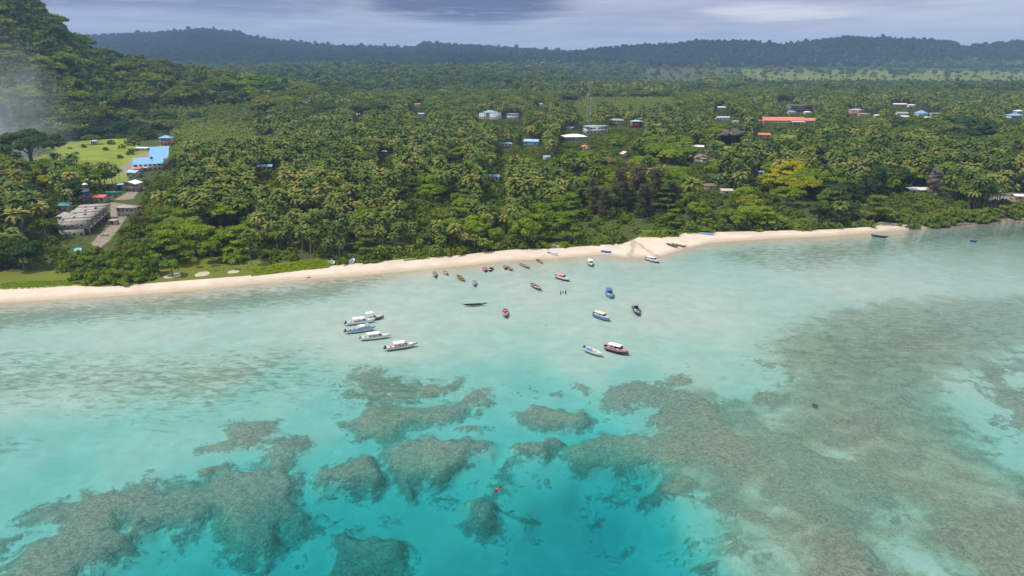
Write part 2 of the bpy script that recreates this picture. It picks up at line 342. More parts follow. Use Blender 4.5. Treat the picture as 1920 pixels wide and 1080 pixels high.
def poly_field(X, Y, polys, signed=False):
    pos = np.zeros_like(X); neg = np.zeros_like(X)
    for inten, soft, pts in polys:
        soft = soft * SOFTEN
        w = np.array([px2w(a, b, -1.0) for a, b in pts])
        m = (X > w[:, 0].min() - 3 * soft - 1) & (X < w[:, 0].max() + 3 * soft + 1) & (Y > w[:, 1].min() - 3 * soft - 1) & (Y < w[:, 1].max() + 3 * soft + 1)
        if not m.any(): continue
        x = X[m]; y = Y[m]
        d = np.full(x.shape, 1e9); ins = np.zeros(x.shape, bool)
        for i in range(len(w)):
            ax, ay = w[i]; bx, by = w[(i + 1) % len(w)]
            ex, ey = bx - ax, by - ay
            t = np.clip(((x - ax) * ex + (y - ay) * ey) / (ex * ex + ey * ey + 1e-9), 0, 1)
            d = np.minimum(d, np.hypot(x - ax - t * ex, y - ay - t * ey))
            if ay != by:
                c = ((ay > y) != (by > y)) & (x < ex * (y - ay) / ey + ax)
                ins ^= c
        s = np.where(ins, d, -d)
        f = np.clip(0.5 + s / (2 * soft), 0, 1)
        if inten > 0: pos[m] = np.maximum(pos[m], inten * f)
        else: neg[m] = np.maximum(neg[m], -inten * f)
    return pos * (1 - neg)
_sw = np.array([px2w(a, b, 0) + (d,) for a, b, d in SOUND])
def depth_at(X, Y):
    num = 0; den = 0
    for x, y, d in _sw:
        s = 0.11 * y                          # soundings blend over wider areas farther out
        w = 1.0 / ((X - x) ** 2 + ((Y - y) * 0.7) ** 2 + (0.25 * s) ** 2) ** 2.0
        num = num + w * math.log(d); den = den + w
    d = np.exp(num / den)
    return np.interp(d, [0, 1, 2, 4, 9.5, 14], [0, .85, 2.1, 4.8, 13.5, 15.5])

CS = np.concatenate([np.linspace(-2.6, -1.0, 30)[:-1], np.linspace(-1.0, 1.0, 620), np.linspace(1.0, 2.6, 30)[1:]])
def fan(rows_y):
    """rows_y[c,row] -> X,Y grids"""
    X = CS[:, None] * (rows_y + OFF)
    return X, rows_y
def grid_faces(nc, nr):
    i = np.arange(nc - 1)[:, None]; j = np.arange(nr - 1)[None, :]
    a = i * nr + j
    return np.stack([a, a + nr, a + nr + 1, a + 1], -1).reshape(-1, 4)

YW = yw_c(CS); YV = yv_c(CS)
t1 = np.linspace(0, 1, 560) ** 1.5
rows = 30 + (YW[:, None] - 30) * t1[None, :]
X1, Y1 = fan(rows)
dist = YW[:, None] - rows
dep = depth_at(X1, Y1)
POOL = [(4.6, 6.0, [(985, 960), (1000, 925), (1050, 888), (1110, 872), (1185, 885), (1225, 925), (1262, 990), (1285, 1080), (1330, 1300), (600, 1300), (650, 1085), (720, 1050), (860, 1020), (940, 990)]),
        (2.2, 4.0, [(596, 905), (640, 888), (700, 895), (860, 900), (850, 940), (760, 962), (620, 955), (590, 930)]),
        (3.0, 6.0, [(120, 1110), (200, 1060), (270, 1015), (340, 988), (430, 972), (560, 950), (640, 965), (760, 1000), (800, 1080), (900, 1300), (50, 1300)]),
        (1.2, 4.0, [(1090, 900), (1180, 900), (1190, 940), (1120, 950)])]
for dd_, so_, pl_ in POOL: dep = dep + dd_ * sstep(poly_field(X1, Y1, [(1.0, so_, pl_)]))
dep = 12.6 * (1 - np.exp(-(dep / 12.6) ** 1.7)) ** (1 / 1.7)
wx = rolls(X1, Y1, 16) * 3.2 + rolls(Y1, X1 + 40, 6.5) * 1.9 + rolls(X1 + 11, Y1, 2.9) * .8; wy = rolls(Y1 + 90, X1, 15) * 3.2 + rolls(X1, Y1 + 33, 6.0) * 1.9 + rolls(Y1, X1, 2.7) * .8
reef = poly_field(X1 + wx, Y1 + wy, REEF); weed = poly_field(X1, Y1, WEED)
flat = poly_field(X1, Y1, [(1.0, 6.0, [(1270, 740), (1300, 715), (1390, 735), (1460, 695), (1450, 640), (1560, 585), (1750, 560), (1990, 560), (1990, 640), (1890, 660), (1850, 700), (1820, 740), (1850, 800), (1890, 850), (1990, 890), (2050, 1250), (1345, 1250), (1310, 980), (1280, 930), (1230, 885), (1170, 850), (1230, 790)])] + [q for q in [(max(-.75, q[0]), q[1], q[2]) for q in REEF] if q[0] < 0])
shal = dep * sstep(np.minimum(dist / 26.0, 1)) * 0.85 + 0.15 * np.minimum(dep, dist * 0.06)
shal = np.minimum(shal, dist * 0.075)
lump = rolls(X1, Y1, 5.0) * 0.3 + rolls(Y1, X1, 2.3) * 0.22
rz_ = sstep((reef - 0.25) / 0.6)
shal2 = np.where(shal > 0.9, shal - rz_ * np.minimum((shal - 0.7) * 0.72, 3.2) + rz_ * lump * 0.7, shal)
Z1 = -np.maximum(shal2, 0)
Z1[:, -1] = 0
me = np_mesh('seabed', np.stack([X1, Y1, Z1], -1).reshape(-1, 3), grid_faces(*X1.shape), True, {'reef': reef.ravel(), 'weed': weed.ravel(), 'flat': flat.ravel(), 'shore': dist.ravel()})

def seabed_mat():
    m, t, out = mat_new('seabed')
    b = N(t, 'ShaderNodeBsdfPrincipled'); b.inputs['Roughness'].default_value = 0.9; b.inputs['Specular IOR Level'].default_value = 0.1
    g = N(t, 'ShaderNodeNewGeometry'); P = g.outputs['Position']
    def att(n):
        a = N(t, 'ShaderNodeAttribute', attribute_name=n); return a.outputs['Fac']
    r = att('reef'); w = att('weed'); s = att('shore')
    n1 = NOISE(t, P, 0.16, 7, 0.62, 0.4); n2 = NOISE(t, P, 0.9, 5, 0.65); n3 = NOISE(t, P, 2.6, 4, 0.7)
    sand = MIXC(t, SMOOTH(t, n1, 0.3, 0.7), (0.52, 0.50, 0.43), (0.62, 0.59, 0.52))
    sand = MIXC(t, MATH(t, 'MULTIPLY', SMOOTH(t, NOISE(t, MAPV(t, P, (1, 2.2, 1)), 0.05, 5, 0.6), 0.42, 0.62), 0.35), sand, (0.46, 0.50, 0.40))
    # wave-washed tan sand right at the shore
    sand = MIXC(t, SMOOTH(t, s, 0.0, 14.0, 0.85, 0.0), sand, (0.54, 0.45, 0.33))
    # reef
    edge = MATH(t, 'ADD', r, MATH(t, 'ADD', MATH(t, 'MULTIPLY', MATH(t, 'SUBTRACT', n1, 0.5), 1.9), MATH(t, 'MULTIPLY', MATH(t, 'SUBTRACT', n2, 0.5), 1.0)))
    rm = SMOOTH(t, edge, 0.32, 0.64)
    gate = SMOOTH(t, r, 0.02, 0.20)
    rm = MATH(t, 'MULTIPLY', rm, gate)
    vor = N(t, 'ShaderNodeTexVoronoi'); vor.inputs['Scale'].default_value = 0.75; vor.inputs['Randomness'].default_value = 1.0
    L(t, P, vor.inputs['Vector'])
    vor2 = N(t, 'ShaderNodeTexVoronoi'); vor2.inputs['Scale'].default_value = 0.28; L(t, P, vor2.inputs['Vector'])
    rock = MIXC(t, SMOOTH(t, MATH(t, 'ADD', MATH(t, 'MULTIPLY', n3, .5), MATH(t, 'MULTIPLY', n2, .5)), 0.40, 0.60), (0.135, 0.118, 0.095), (0.44, 0.375, 0.285))
    rock = MIXC(t, MATH(t, 'MULTIPLY', SMOOTH(t, vor.outputs['Distance'], 0.30, 0.08), 0.55), rock, (0.30, 0.26, 0.20))
    rock = MIXC(t, SMOOTH(t, NOISE(t, P, 0.035, 4, 0.6), 0.42, 0.62, 0.0, 0.8), rock, MIXC(t, SMOOTH(t, MATH(t, 'ADD', MATH(t, 'MULTIPLY', n3, .6), MATH(t, 'MULTIPLY', n2, .4)), 0.40, 0.60), (0.20, 0.18, 0.12), (0.50, 0.44, 0.30)))
    rock = MIXC(t, MATH(t, 'MULTIPLY', SMOOTH(t, vor2.outputs['Distance'], 0.22, 0.05), SMOOTH(t, n2, 0.45, 0.6)), rock, (0.38, 0.34, 0.24))
    c = MIXC(t, MATH(t, 'MULTIPLY', rm, 0.76), sand, rock)
    # broad reef flat: low olive coral rubble with pale sand showing through
    fl = att('flat')
    fe = MATH(t, 'ADD', fl, MATH(t, 'ADD', MATH(t, 'MULTIPLY', MATH(t, 'SUBTRACT', n1, 0.5), 1.5), MATH(t, 'MULTIPLY', MATH(t, 'SUBTRACT', n2, 0.5), 0.9)))
    fm = MATH(t, 'MULTIPLY', SMOOTH(t, fe, 0.25, 0.70), SMOOTH(t, fl, 0.02, 0.3))
    rub = MIXC(t, SMOOTH(t, MATH(t, 'ADD', MATH(t, 'MULTIPLY', n3, .6), MATH(t, 'MULTIPLY', n2, .4)), 0.36, 0.64), (0.19, 0.18, 0.125), (0.47, 0.42, 0.29))
    c = MIXC(t, MATH(t, 'MULTIPLY', fm, MATH(t, 'SUBTRACT', 0.82, MATH(t, 'MULTIPLY', rm, 0.45))), c, rub)
    # sea grass: broken streaks
    nw = NOISE(t, MAPV(t, P, (0.8, 2.0, 1), rot=(0, 0, 0.25)), 0.28, 7, 0.72, 0.6)
    wm = MATH(t, 'MULTIPLY', SMOOTH(t, MATH(t, 'ADD', nw, MATH(t, 'MULTIPLY', w, 0.50)), 0.60, 0.84), SMOOTH(t, w, 0.02, 0.3))
    c = MIXC(t, MATH(t, 'MULTIPLY', wm, 0.78), c, (0.19, 0.21, 0.125))
    # stray coral heads scattered over the shallows
    st = N(t, 'ShaderNodeTexVoronoi'); st.inputs['Scale'].default_value = 0.11; L(t, P, st.inputs['Vector'])
    sm = MATH(t, 'MULTIPLY', SMOOTH(t, MATH(t, 'ADD', st.outputs['Distance'], MATH(t, 'MULTIPLY', n2, 0.15)), 0.17, 0.13), SMOOTH(t, s, 25, 60))
    c = MIXC(t, MATH(t, 'MULTIPLY', sm, MATH(t, 'MULTIPLY', SMOOTH(t, n1, 0.5, 0.6), 0.6)), c, (0.14, 0.14, 0.11))
    L(t, c, b.inputs['Base Color'])
    bp = N(t, 'ShaderNodeBump'); bp.inputs['Strength'].default_value = 0.9; bp.inputs['Distance'].default_value = 0.5
    L(t, MATH(t, 'MULTIPLY', n3, rm), bp.inputs['Height']); L(t, bp.outputs[0], b.inputs['Normal'])
    L(t, b.outputs[0], out.inputs[0])
    return m
tag(link('seabed', me, None, [seabed_mat()]), kind='structure')

# beach: dry sand between the waterline and the grass
t2 = np.linspace(0, 1, 26)
rows = YW[:, None] + (YV - YW)[:, None] * t2[None, :]
X2, Y2 = fan(rows)
Z2 = (1.2 * t2[None, :] ** 0.85) + 0 * X2 + 0.05 * rolls(X2, Y2, 6) * np.minimum(t2 * 4, 1)[None, :] * (1 - t2[None, :])
me = np_mesh('beach', np.stack([X2, Y2, Z2], -1).reshape(-1, 3), grid_faces(*X2.shape), True, {'up': (t2[None, :] + 0 * X2).ravel(), 'm': (Y2 - YW[:, None]).ravel(), 'mud': sstep((X2 / (Y2 + OFF) - .515) / .05).ravel()})
def beach_mat():
    m, t, out = mat_new('beach_sand')
    b = N(t, 'ShaderNodeBsdfPrincipled'); b.inputs['Roughness'].default_value = 0.9; b.inputs['Specular IOR Level'].default_value = 0.15
    g = N(t, 'ShaderNodeNewGeometry'); P = g.outputs['Position']
    a = N(t, 'ShaderNodeAttribute', attribute_name='m').outputs['Fac']
    n1 = NOISE(t, P, 0.12, 6, 0.6); n2 = NOISE(t, P, 1.4, 5, 0.7)
    c = MIXC(t, SMOOTH(t, n1, 0.3, 0.7), (0.62, 0.51, 0.405), (0.72, 0.60, 0.49))
    c = MIXC(t, SMOOTH(t, n2, 0.42, 0.8, 0, 0.3), c, (0.55, 0.44, 0.35))
    wet = SMOOTH(t, MATH(t, 'ADD', a, MATH(t, 'MULTIPLY', MATH(t, 'SUBTRACT', n1, 0.5), 4.0)), 0.3, 6.0, 0.9, 0.0)
    c = MIXC(t, wet, c, (0.47, 0.375, 0.27))
    # run-off channel that braids down the sand spit
    x0, y0 = px2w(1187, 452, 0.8)
    sp = N(t, 'ShaderNodeSeparateXYZ'); L(t, P, sp.inputs[0])
    wob = MATH(t, 'MULTIPLY', MATH(t, 'SUBTRACT', NOISE(t, MAPV(t, P, (0.4, 1, 1)), 0.12, 3, 0.6), 0.5), 12.0)
    dyy = MATH(t, 'SUBTRACT', y0, sp.outputs[1])
    ch = None
    for k in (0.20, -0.30):
        d = MATH(t, 'ABSOLUTE', MATH(t, 'ADD', MATH(t, 'ADD', MATH(t, 'SUBTRACT', sp.outputs[0], x0), wob), MATH(t, 'MULTIPLY', dyy, k)))
        q = SMOOTH(t, d, 0.5, 1.9, 1.0, 0.0)
        ch = q if ch is None else MATH(t, 'MAXIMUM', ch, q)
    c = MIXC(t, MATH(t, 'MULTIPLY', ch, 0.6), c, (0.33, 0.27, 0.22))
    # wrack line of leaf litter
    wr = MATH(t, 'MULTIPLY', SMOOTH(t, NOISE(t, MAPV(t, P, (0.35, 1.6, 1), rot=(0, 0, 0.2)), 0.8, 5, 0.7), 0.62, 0.72), 0.55)
    c = MIXC(t, MATH(t, 'MULTIPLY', wr, SMOOTH(t, N(t, 'ShaderNodeAttribute', attribute_name='up').outputs['Fac'], 0.55, 0.95)), c, (0.20, 0.15, 0.10))
    c = MIXC(t, SMOOTH(t, MATH(t, 'ADD', N(t, 'ShaderNodeAttribute', attribute_name='mud').outputs['Fac'], MATH(t, 'MULTIPLY', MATH(t, 'SUBTRACT', n2, .5), 1.2)), .3, .7), c, MIXC(t, SMOOTH(t, n2, .4, .6), (0.13, 0.115, 0.06), (0.33, 0.26, 0.17)))
    L(t, c, b.inputs['Base Color']); L(t, b.outputs[0], out.inputs[0])
    return m
tag(link('beach', me, None, [beach_mat()]), kind='structure')

# land
SOFTEN = 1.0
t3 = np.concatenate([[0], np.cumsum(1.022 ** np.arange(330))]); t3 /= t3[-1]
rows = YV[:, None] + (8200 - YV[:, None]) * t3[None, :]
X3, Y3 = fan(rows)
X3 = np.clip(X3, -8900, 8900)
Z3 = land_z(X3, Y3)
Z3[:, 0] = 1.2
def region(pts, z, soft, X=X3, Y=Y3):
    global px2w
    w = [(1.0, soft, pts)]
    old = px2w
    px2w_ = lambda a, b, zz: old(a, b, z)
    globals()['px2w'] = px2w_
    try: return poly_field(X, Y, w)
    finally: globals()['px2w'] = old
FIELD = region([(0, 300), (60, 292), (85, 268), (150, 262), (240, 258), (262, 268), (245, 285), (290, 275), (318, 262), (318, 275), (262, 300), (245, 325), (235, 345), (150, 340), (60, 335)], 3, 4)
FIELD = np.maximum(FIELD, region([(840, 194), (905, 192), (925, 200), (900, 208), (845, 206)], 5, 15))
FIELD = np.maximum(FIELD, region([(1040, 172), (1330, 172), (1300, 196), (1210, 192), (1120, 200), (1060, 196)], 6, 60) * 0.5)
FIELD = np.maximum(FIELD, region([(1150, 205), (1260, 212), (1190, 226), (1150, 220)], 5, 15))
FIELD = np.maximum(FIELD, region([(1310, 137), (2300, 137), (2300, 150), (1600, 158), (1380, 152)], 9, 200) * 0.5)
FIELD = np.maximum(FIELD, region([(1320, 268), (1372, 266), (1372, 280), (1320, 282)], 4, 3))
LAWN = region([(-400, 560), (-400, 530), (0, 512), (130, 508), (280, 496), (350, 483), (430, 485), (520, 492), (620, 482), (622, 506), (300, 540), (0, 548)], 1.6, 3)
LAWN = np.maximum(LAWN, region([(1198, 446), (1285, 445), (1290, 430), (1200, 432)], 1.6, 1))
LAWN = np.maximum(LAWN, region([(690, 494), (860, 482), (850, 474), (690, 484)], 1.6, 1.5) * .7)
DIRT = region([(170, 456), (184, 466), (206, 449), (228, 420), (240, 402), (250, 384), (206, 378), (208, 404), (194, 430)], 2.5, 2)
DIRT = np.maximum(DIRT, region([(212, 375), (245, 356), (262, 354), (250, 372)], 2.5, 2))
DIRT = np.maximum(DIRT, region([(150, 540), (142, 500), (150, 462), (160, 462), (152, 500), (166, 540)], 1.8, 1.5) * 0)
DIRT = np.maximum(DIRT, region([(210, 322), (255, 290), (290, 280), (300, 284), (240, 325)], 3, 2) * 0.7)
DIRT = np.maximum(DIRT, region([(1015, 345), (1025, 318), (1035, 318), (1028, 350)], 3, 1.5) * 0.8)
DIRT = np.maximum(DIRT, region([(1828, 375), (1860, 362), (1960, 360), (1960, 378), (1900, 378), (1840, 395)], 2, 2) * 1.0)
DIRT = np.maximum(DIRT, region([(1280, 285), (1330, 270), (1345, 300), (1300, 305)], 3, 2) * .7)
me = np_mesh('ground', np.stack([X3, Y3, Z3], -1).reshape(-1, 3), grid_faces(*X3.shape), True, {'field': FIELD.ravel(), 'lawn': LAWN.ravel(), 'dirt': DIRT.ravel()})
def ground_mat():
    m, t, out = mat_new('ground')
    b = N(t, 'ShaderNodeBsdfPrincipled'); b.inputs['Roughness'].default_value = 0.95; b.inputs['Specular IOR Level'].default_value = 0.1
    g = N(t, 'ShaderNodeNewGeometry'); P = g.outputs['Position']
    att = lambda n: N(t, 'ShaderNodeAttribute', attribute_name=n).outputs['Fac']
    n1 = NOISE(t, P, 0.05, 6, 0.62); n2 = NOISE(t, P, 0.6, 5, 0.7)
    under = MIXC(t, SMOOTH(t, n2, 0.35, 0.65), (0.035, 0.055, 0.014), (0.095, 0.125, 0.030))
    under = MIXC(t, SMOOTH(t, n1, 0.5, 0.7, 0, 0.7), under, (0.10, 0.085, 0.045))
    fld = MIXC(t, SMOOTH(t, n1, 0.35, 0.65), (0.17, 0.235, 0.030), (0.27, 0.30, 0.045))
    fld = MIXC(t, SMOOTH(t, n2, 0.5, 0.75, 0, 0.6), fld, (0.10, 0.16, 0.025))
    fld = MIXC(t, SMOOTH(t, NOISE(t, MAPV(t, P, (1, .6, 1)), 0.022, 5, 0.65), 0.5, 0.66, 0, .45), fld, (0.24, 0.20, 0.07))
    law = MIXC(t, SMOOTH(t, n2, 0.35, 0.7), (0.12, 0.155, 0.02), (0.20, 0.19, 0.035))
    law = MIXC(t, SMOOTH(t, NOISE(t, P, 0.15, 4, 0.6), 0.45, 0.7, 0, 0.6), law, (0.10, 0.16, 0.02))
    dirt = MIXC(t, SMOOTH(t, n2, 0.3, 0.7), (0.20, 0.165, 0.125), (0.36, 0.30, 0.235))
    c = MIXC(t, SMOOTH(t, MATH(t, 'ADD', att('field'), MATH(t, 'MULTIPLY', MATH(t, 'SUBTRACT', n1, .5), .5)), .4, .6), under, fld)
    c = MIXC(t, SMOOTH(t, MATH(t, 'ADD', att('lawn'), MATH(t, 'MULTIPLY', MATH(t, 'SUBTRACT', n2, .5), .5)), .35, .6), c, law)
    c = MIXC(t, SMOOTH(t, MATH(t, 'ADD', att('dirt'), MATH(t, 'MULTIPLY', MATH(t, 'SUBTRACT', n2, .5), .6)), .35, .65), c, dirt)
    L(t, c, b.inputs['Base Color']); L(t, b.outputs[0], out.inputs[0])
    return m
tag(link('ground', me, None, [ground_mat()]), kind='structure')

# ------------------------------------------------------------------ water: one closed body, clear, with a rippled surface
def water_mat():
    m, t, out = mat_new('sea_water')
    g = N(t, 'ShaderNodeNewGeometry'); P = g.outputs['Position']
    h = MATH(t, 'ADD', NOISE(t, MAPV(t, P, (0.7, 1.3, 1), rot=(0, 0, 0.2)), 0.55, 5, 0.62), MATH(t, 'MULTIPLY', NOISE(t, P, 0.06, 3, 0.5), 1.2))
    bp = N(t, 'ShaderNodeBump'); bp.inputs['Strength'].default_value = 0.27; bp.inputs['Distance'].default_value = 0.5
    h = MATH(t, 'ADD', h, MATH(t, 'MULTIPLY', NOISE(t, MAPV(t, P, (.6, 1.3, 1)), 2.2, 3, .6), MATH(t, 'MULTIPLY', NOISE(t, MAPV(t, P, (.4, 1.6, 1)), 0.03, 3, .5), .4))); L(t, h, bp.inputs['Height'])
    fr = N(t, 'ShaderNodeFresnel'); fr.inputs['IOR'].default_value = 1.333; L(t, bp.outputs[0], fr.inputs['Normal'])
    tr = N(t, 'ShaderNodeBsdfTransparent')
    gl = N(t, 'ShaderNodeBsdfGlossy'); gl.inputs['Roughness'].default_value = 0.06; L(t, bp.outputs[0], gl.inputs['Normal'])
    mx = N(t, 'ShaderNodeMixShader'); L(t, fr.outputs[0], mx.inputs[0]); L(t, tr.outputs[0], mx.inputs[1]); L(t, gl.outputs[0], mx.inputs[2])
    L(t, mx.outputs[0], out.inputs[0])
    va = N(t, 'ShaderNodeVolumeAbsorption'); va.inputs['Density'].default_value = 0.20; va.inputs['Color'].default_value = (0.0, 0.845, 0.893, 1)
    L(t, va.outputs[0], out.inputs[1])
    return m
def box_mesh(name, x0, x1, y0, y1, z0, z1):
    V = [(x0, y0, z0), (x1, y0, z0), (x1, y1, z0), (x0, y1, z0), (x0, y0, z1), (x1, y0, z1), (x1, y1, z1), (x0, y1, z1)]
    Fq = [(0, 3, 2, 1), (4, 5, 6, 7), (0, 1, 5, 4), (1, 2, 6, 5), (2, 3, 7, 6), (3, 0, 4, 7)]
    return np_mesh(name, V, Fq)
tag(link('water', box_mesh('water', -2500, 2500, -600, 1200, -19, 0.0), None, [water_mat()]), kind='structure')
# ------------------------------------------------------------------ haze: even pale air in a closed box round everything
m, t, out = mat_new('haze_air')
pv = N(t, 'ShaderNodeVolumePrincipled'); pv.inputs['Density'].default_value = 0.000085; pv.inputs['Color'].default_value = (0.42, 0.62, 1.0, 1)
pv.inputs['Anisotropy'].default_value = 0.1
L(t, pv.outputs[0], out.inputs[1])
HAZE_TOP = 352.0
tag(link('haze', box_mesh('haze', -9000, 9000, -900, 8300, -20.5, HAZE_TOP), None, [m]), kind='stuff')

# ------------------------------------------------------------------ foliage
def leaf_mat(name, cols, trans=0.36, patch=0.02, patch_amt=0.5):
    """leaf colour differs from leaf clump to leaf clump, tree to tree and stand to stand"""
    m, t, out = mat_new(name)
    oi = N(t, 'ShaderNodeObjectInfo')
    cr = N(t, 'ShaderNodeValToRGB'); e = cr.color_ramp.elements
    k = len(cols)
    e[0].position = 0; e[0].color = (*cols[0], 1); e[1].position = 1; e[1].color = (*cols[-1], 1)
    for i in range(1, k - 1):
        q = e.new(i / (k - 1)); q.color = (*cols[i], 1)
    g = N(t, 'ShaderNodeNewGeometry')
    rnd = oi.outputs['Random']
    big = NOISE(t, g.outputs['Position'], patch, 4, 0.6)
    v = MATH(t, 'ADD', MATH(t, 'MULTIPLY', rnd, 1 - patch_amt), MATH(t, 'MULTIPLY', SMOOTH(t, big, 0.3, 0.7), patch_amt))
    v = MATH(t, 'ADD', v, MATH(t, 'MULTIPLY', MATH(t, 'SUBTRACT', NOISE(t, g.outputs['Position'], 0.9, 3, 0.7), 0.5), 0.55), clamp=True)
    L(t, v, cr.inputs[0])
    d = N(t, 'ShaderNodeBsdfDiffuse'); tl = N(t, 'ShaderNodeBsdfTranslucent')
    L(t, cr.outputs[0], d.inputs[0]); L(t, cr.outputs[0], tl.inputs[0])
    mx = N(t, 'ShaderNodeMixShader'); mx.inputs[0].default_value = trans
    L(t, d.outputs[0], mx.inputs[1]); L(t, tl.outputs[0], mx.inputs[2]); L(t, mx.outputs[0], out.inputs[0])
    return m
def frond_mat(name, cols):
    m = leaf_mat(name, cols, 0.2, 0.015, 0.35)
    t = m.node_tree
    gl = N(t, 'ShaderNodeBsdfGlossy'); gl.inputs['Roughness'].default_value = 0.45; gl.inputs['Color'].default_value = (0.9, 0.95, 0.85, 1)
    out = [n for n in t.nodes if n.type == 'OUTPUT_MATERIAL'][0]
    src = out.inputs[0].links[0].from_socket
    mx = N(t, 'ShaderNodeMixShader'); mx.inputs[0].default_value = 0.018
    L(t, src, mx.inputs[1]); L(t, gl.outputs[0], mx.inputs[2]); L(t, mx.outputs[0], out.inputs[0])
    return m
def bark_mat(name, a, b):
    m, t, out = mat_new(name)
    p = N(t, 'ShaderNodeBsdfPrincipled'); p.inputs['Roughness'].default_value = 0.9
    tcn = N(t, 'ShaderNodeTexCoord')
    c = MIXC(t, SMOOTH(t, NOISE(t, MAPV(t, tcn.outputs['Object'], (1, 1, 2.5)), 2.0, 4, 0.6), 0.35, 0.65), a, b)
    L(t, c, p.inputs['Base Color']); L(t, p.outputs[0], out.inputs[0])
    return m
M = {}
M['palm'] = frond_mat('palm_frond', [(0.079, 0.129, 0.020), (0.139, 0.198, 0.029), (0.221, 0.258, 0.046), (0.386, 0.337, 0.093)])
M['palm_light'] = frond_mat('young_palm_frond', [(0.120, 0.184, 0.016), (0.184, 0.239, 0.025), (0.257, 0.285, 0.041)])
M['bright'] = leaf_mat('bright_leaves', [(0.124, 0.213, 0.020), (0.206, 0.305, 0.028), (0.329, 0.397, 0.037)])
M['mid'] = leaf_mat('mid_leaves', [(0.104, 0.156, 0.026), (0.177, 0.223, 0.040), (0.265, 0.289, 0.056)])
M['dark'] = leaf_mat('dark_leaves', [(0.046, 0.093, 0.028), (0.077, 0.135, 0.037), (0.116, 0.181, 0.046)])
M['lime'] = leaf_mat('lime_leaves', [(0.175, 0.251, 0.016), (0.262, 0.330, 0.024), (0.349, 0.370, 0.029)])
M['yellow'] = leaf_mat('yellow_leaves', [(0.30, 0.34, 0.012), (0.42, 0.42, 0.014), (0.54, 0.47, 0.018)])
M['mangrove'] = leaf_mat('mangrove_leaves', [(0.119, 0.198, 0.030), (0.206, 0.281, 0.041), (0.323, 0.356, 0.066)])
M['casuarina'] = leaf_mat('casuarina_needles', [(0.12, 0.115, 0.055), (0.18, 0.16, 0.085), (0.25, 0.21, 0.12)])
M['casdark'] = leaf_mat('dark_casuarina_needles', [(0.063, 0.087, 0.044), (0.098, 0.121, 0.058), (0.137, 0.147, 0.078)])
M['ridge'] = leaf_mat('cloud_shaded_ridge_leaves', [(0.018, 0.038, 0.024), (0.032, 0.060, 0.034), (0.052, 0.085, 0.044), (0.08, 0.115, 0.05)], 0.15, 0.002, 0.5)  # dark bluish leaves: cloud shade over the far ridges put into the colour
M['palm_yellow'] = frond_mat('yellowing_palm_frond', [(0.095, 0.142, 0.019), (0.158, 0.194, 0.032), (0.231, 0.247, 0.047), (0.315, 0.289, 0.079)])
M['palm_deep'] = frond_mat('deep_green_palm_frond', [(0.054, 0.098, 0.015), (0.091, 0.144, 0.022), (0.139, 0.190, 0.032)])
M['twig'] = leaf_mat('bare_twigs', [(0.158, 0.132, 0.112), (0.225, 0.188, 0.158), (0.300, 0.247, 0.210)], 0.0)
M['dry'] = leaf_mat('dry_leaves', [(0.312, 0.240, 0.108), (0.396, 0.300, 0.132), (0.480, 0.336, 0.144)])
M['forest'] = leaf_mat('far_forest_leaves', [(0.056, 0.108, 0.027), (0.099, 0.161, 0.035), (0.155, 0.222, 0.046), (0.240, 0.282, 0.067)], 0.2, 0.004, 0.5)
M['hillforest'] = leaf_mat('hill_forest_leaves', [(0.049, 0.097, 0.035), (0.091, 0.156, 0.043), (0.147, 0.227, 0.056), (0.246, 0.312, 0.078)], 0.2, 0.006, 0.45)
M['creeper'] = leaf_mat('creeper_leaves', [(0.20, 0.30, 0.015), (0.28, 0.38, 0.02), (0.36, 0.42, 0.03)])
M['bark'] = bark_mat('bark', (0.10, 0.075, 0.05), (0.20, 0.16, 0.12))
M['palmbark'] = bark_mat('palm_bark', (0.16, 0.135, 0.105), (0.28, 0.245, 0.20))

def tube(path, radii, nseg=6):
    """tapered tube along a path -> verts, quads"""
    V = []; Fq = []
    path = [Vector(p) for p in path]
    for i, p in enumerate(path):
        d = (path[min(i + 1, len(path) - 1)] - path[max(i - 1, 0)]).normalized()
        a = d.orthogonal().normalized() if abs(d.z) < 0.99 else Vector((1, 0, 0))
        if i and abs((a - pa).length) > 1: a = pa
        pa = a; b = d.cross(a)
        for k in range(nseg):
            th = 2 * math.pi * k / nseg
            V.append(tuple(p + (a * math.cos(th) + b * math.sin(th)) * radii[i]))
        if i:
            for k in range(nseg):
                q = (i - 1) * nseg; k2 = (k + 1) % nseg
                Fq.append((q + k, q + k2, q + nseg + k2, q + nseg + k))
    return V, Fq
def join_vf(parts):
    V = []; Fq = []; o = 0
    for v, f in parts:
        V.append(np.asarray(v, float).reshape(-1, 3)); Fq.append(np.asarray(f, int) + o); o += len(V[-1])
    return np.concatenate(V), np.concatenate(Fq)

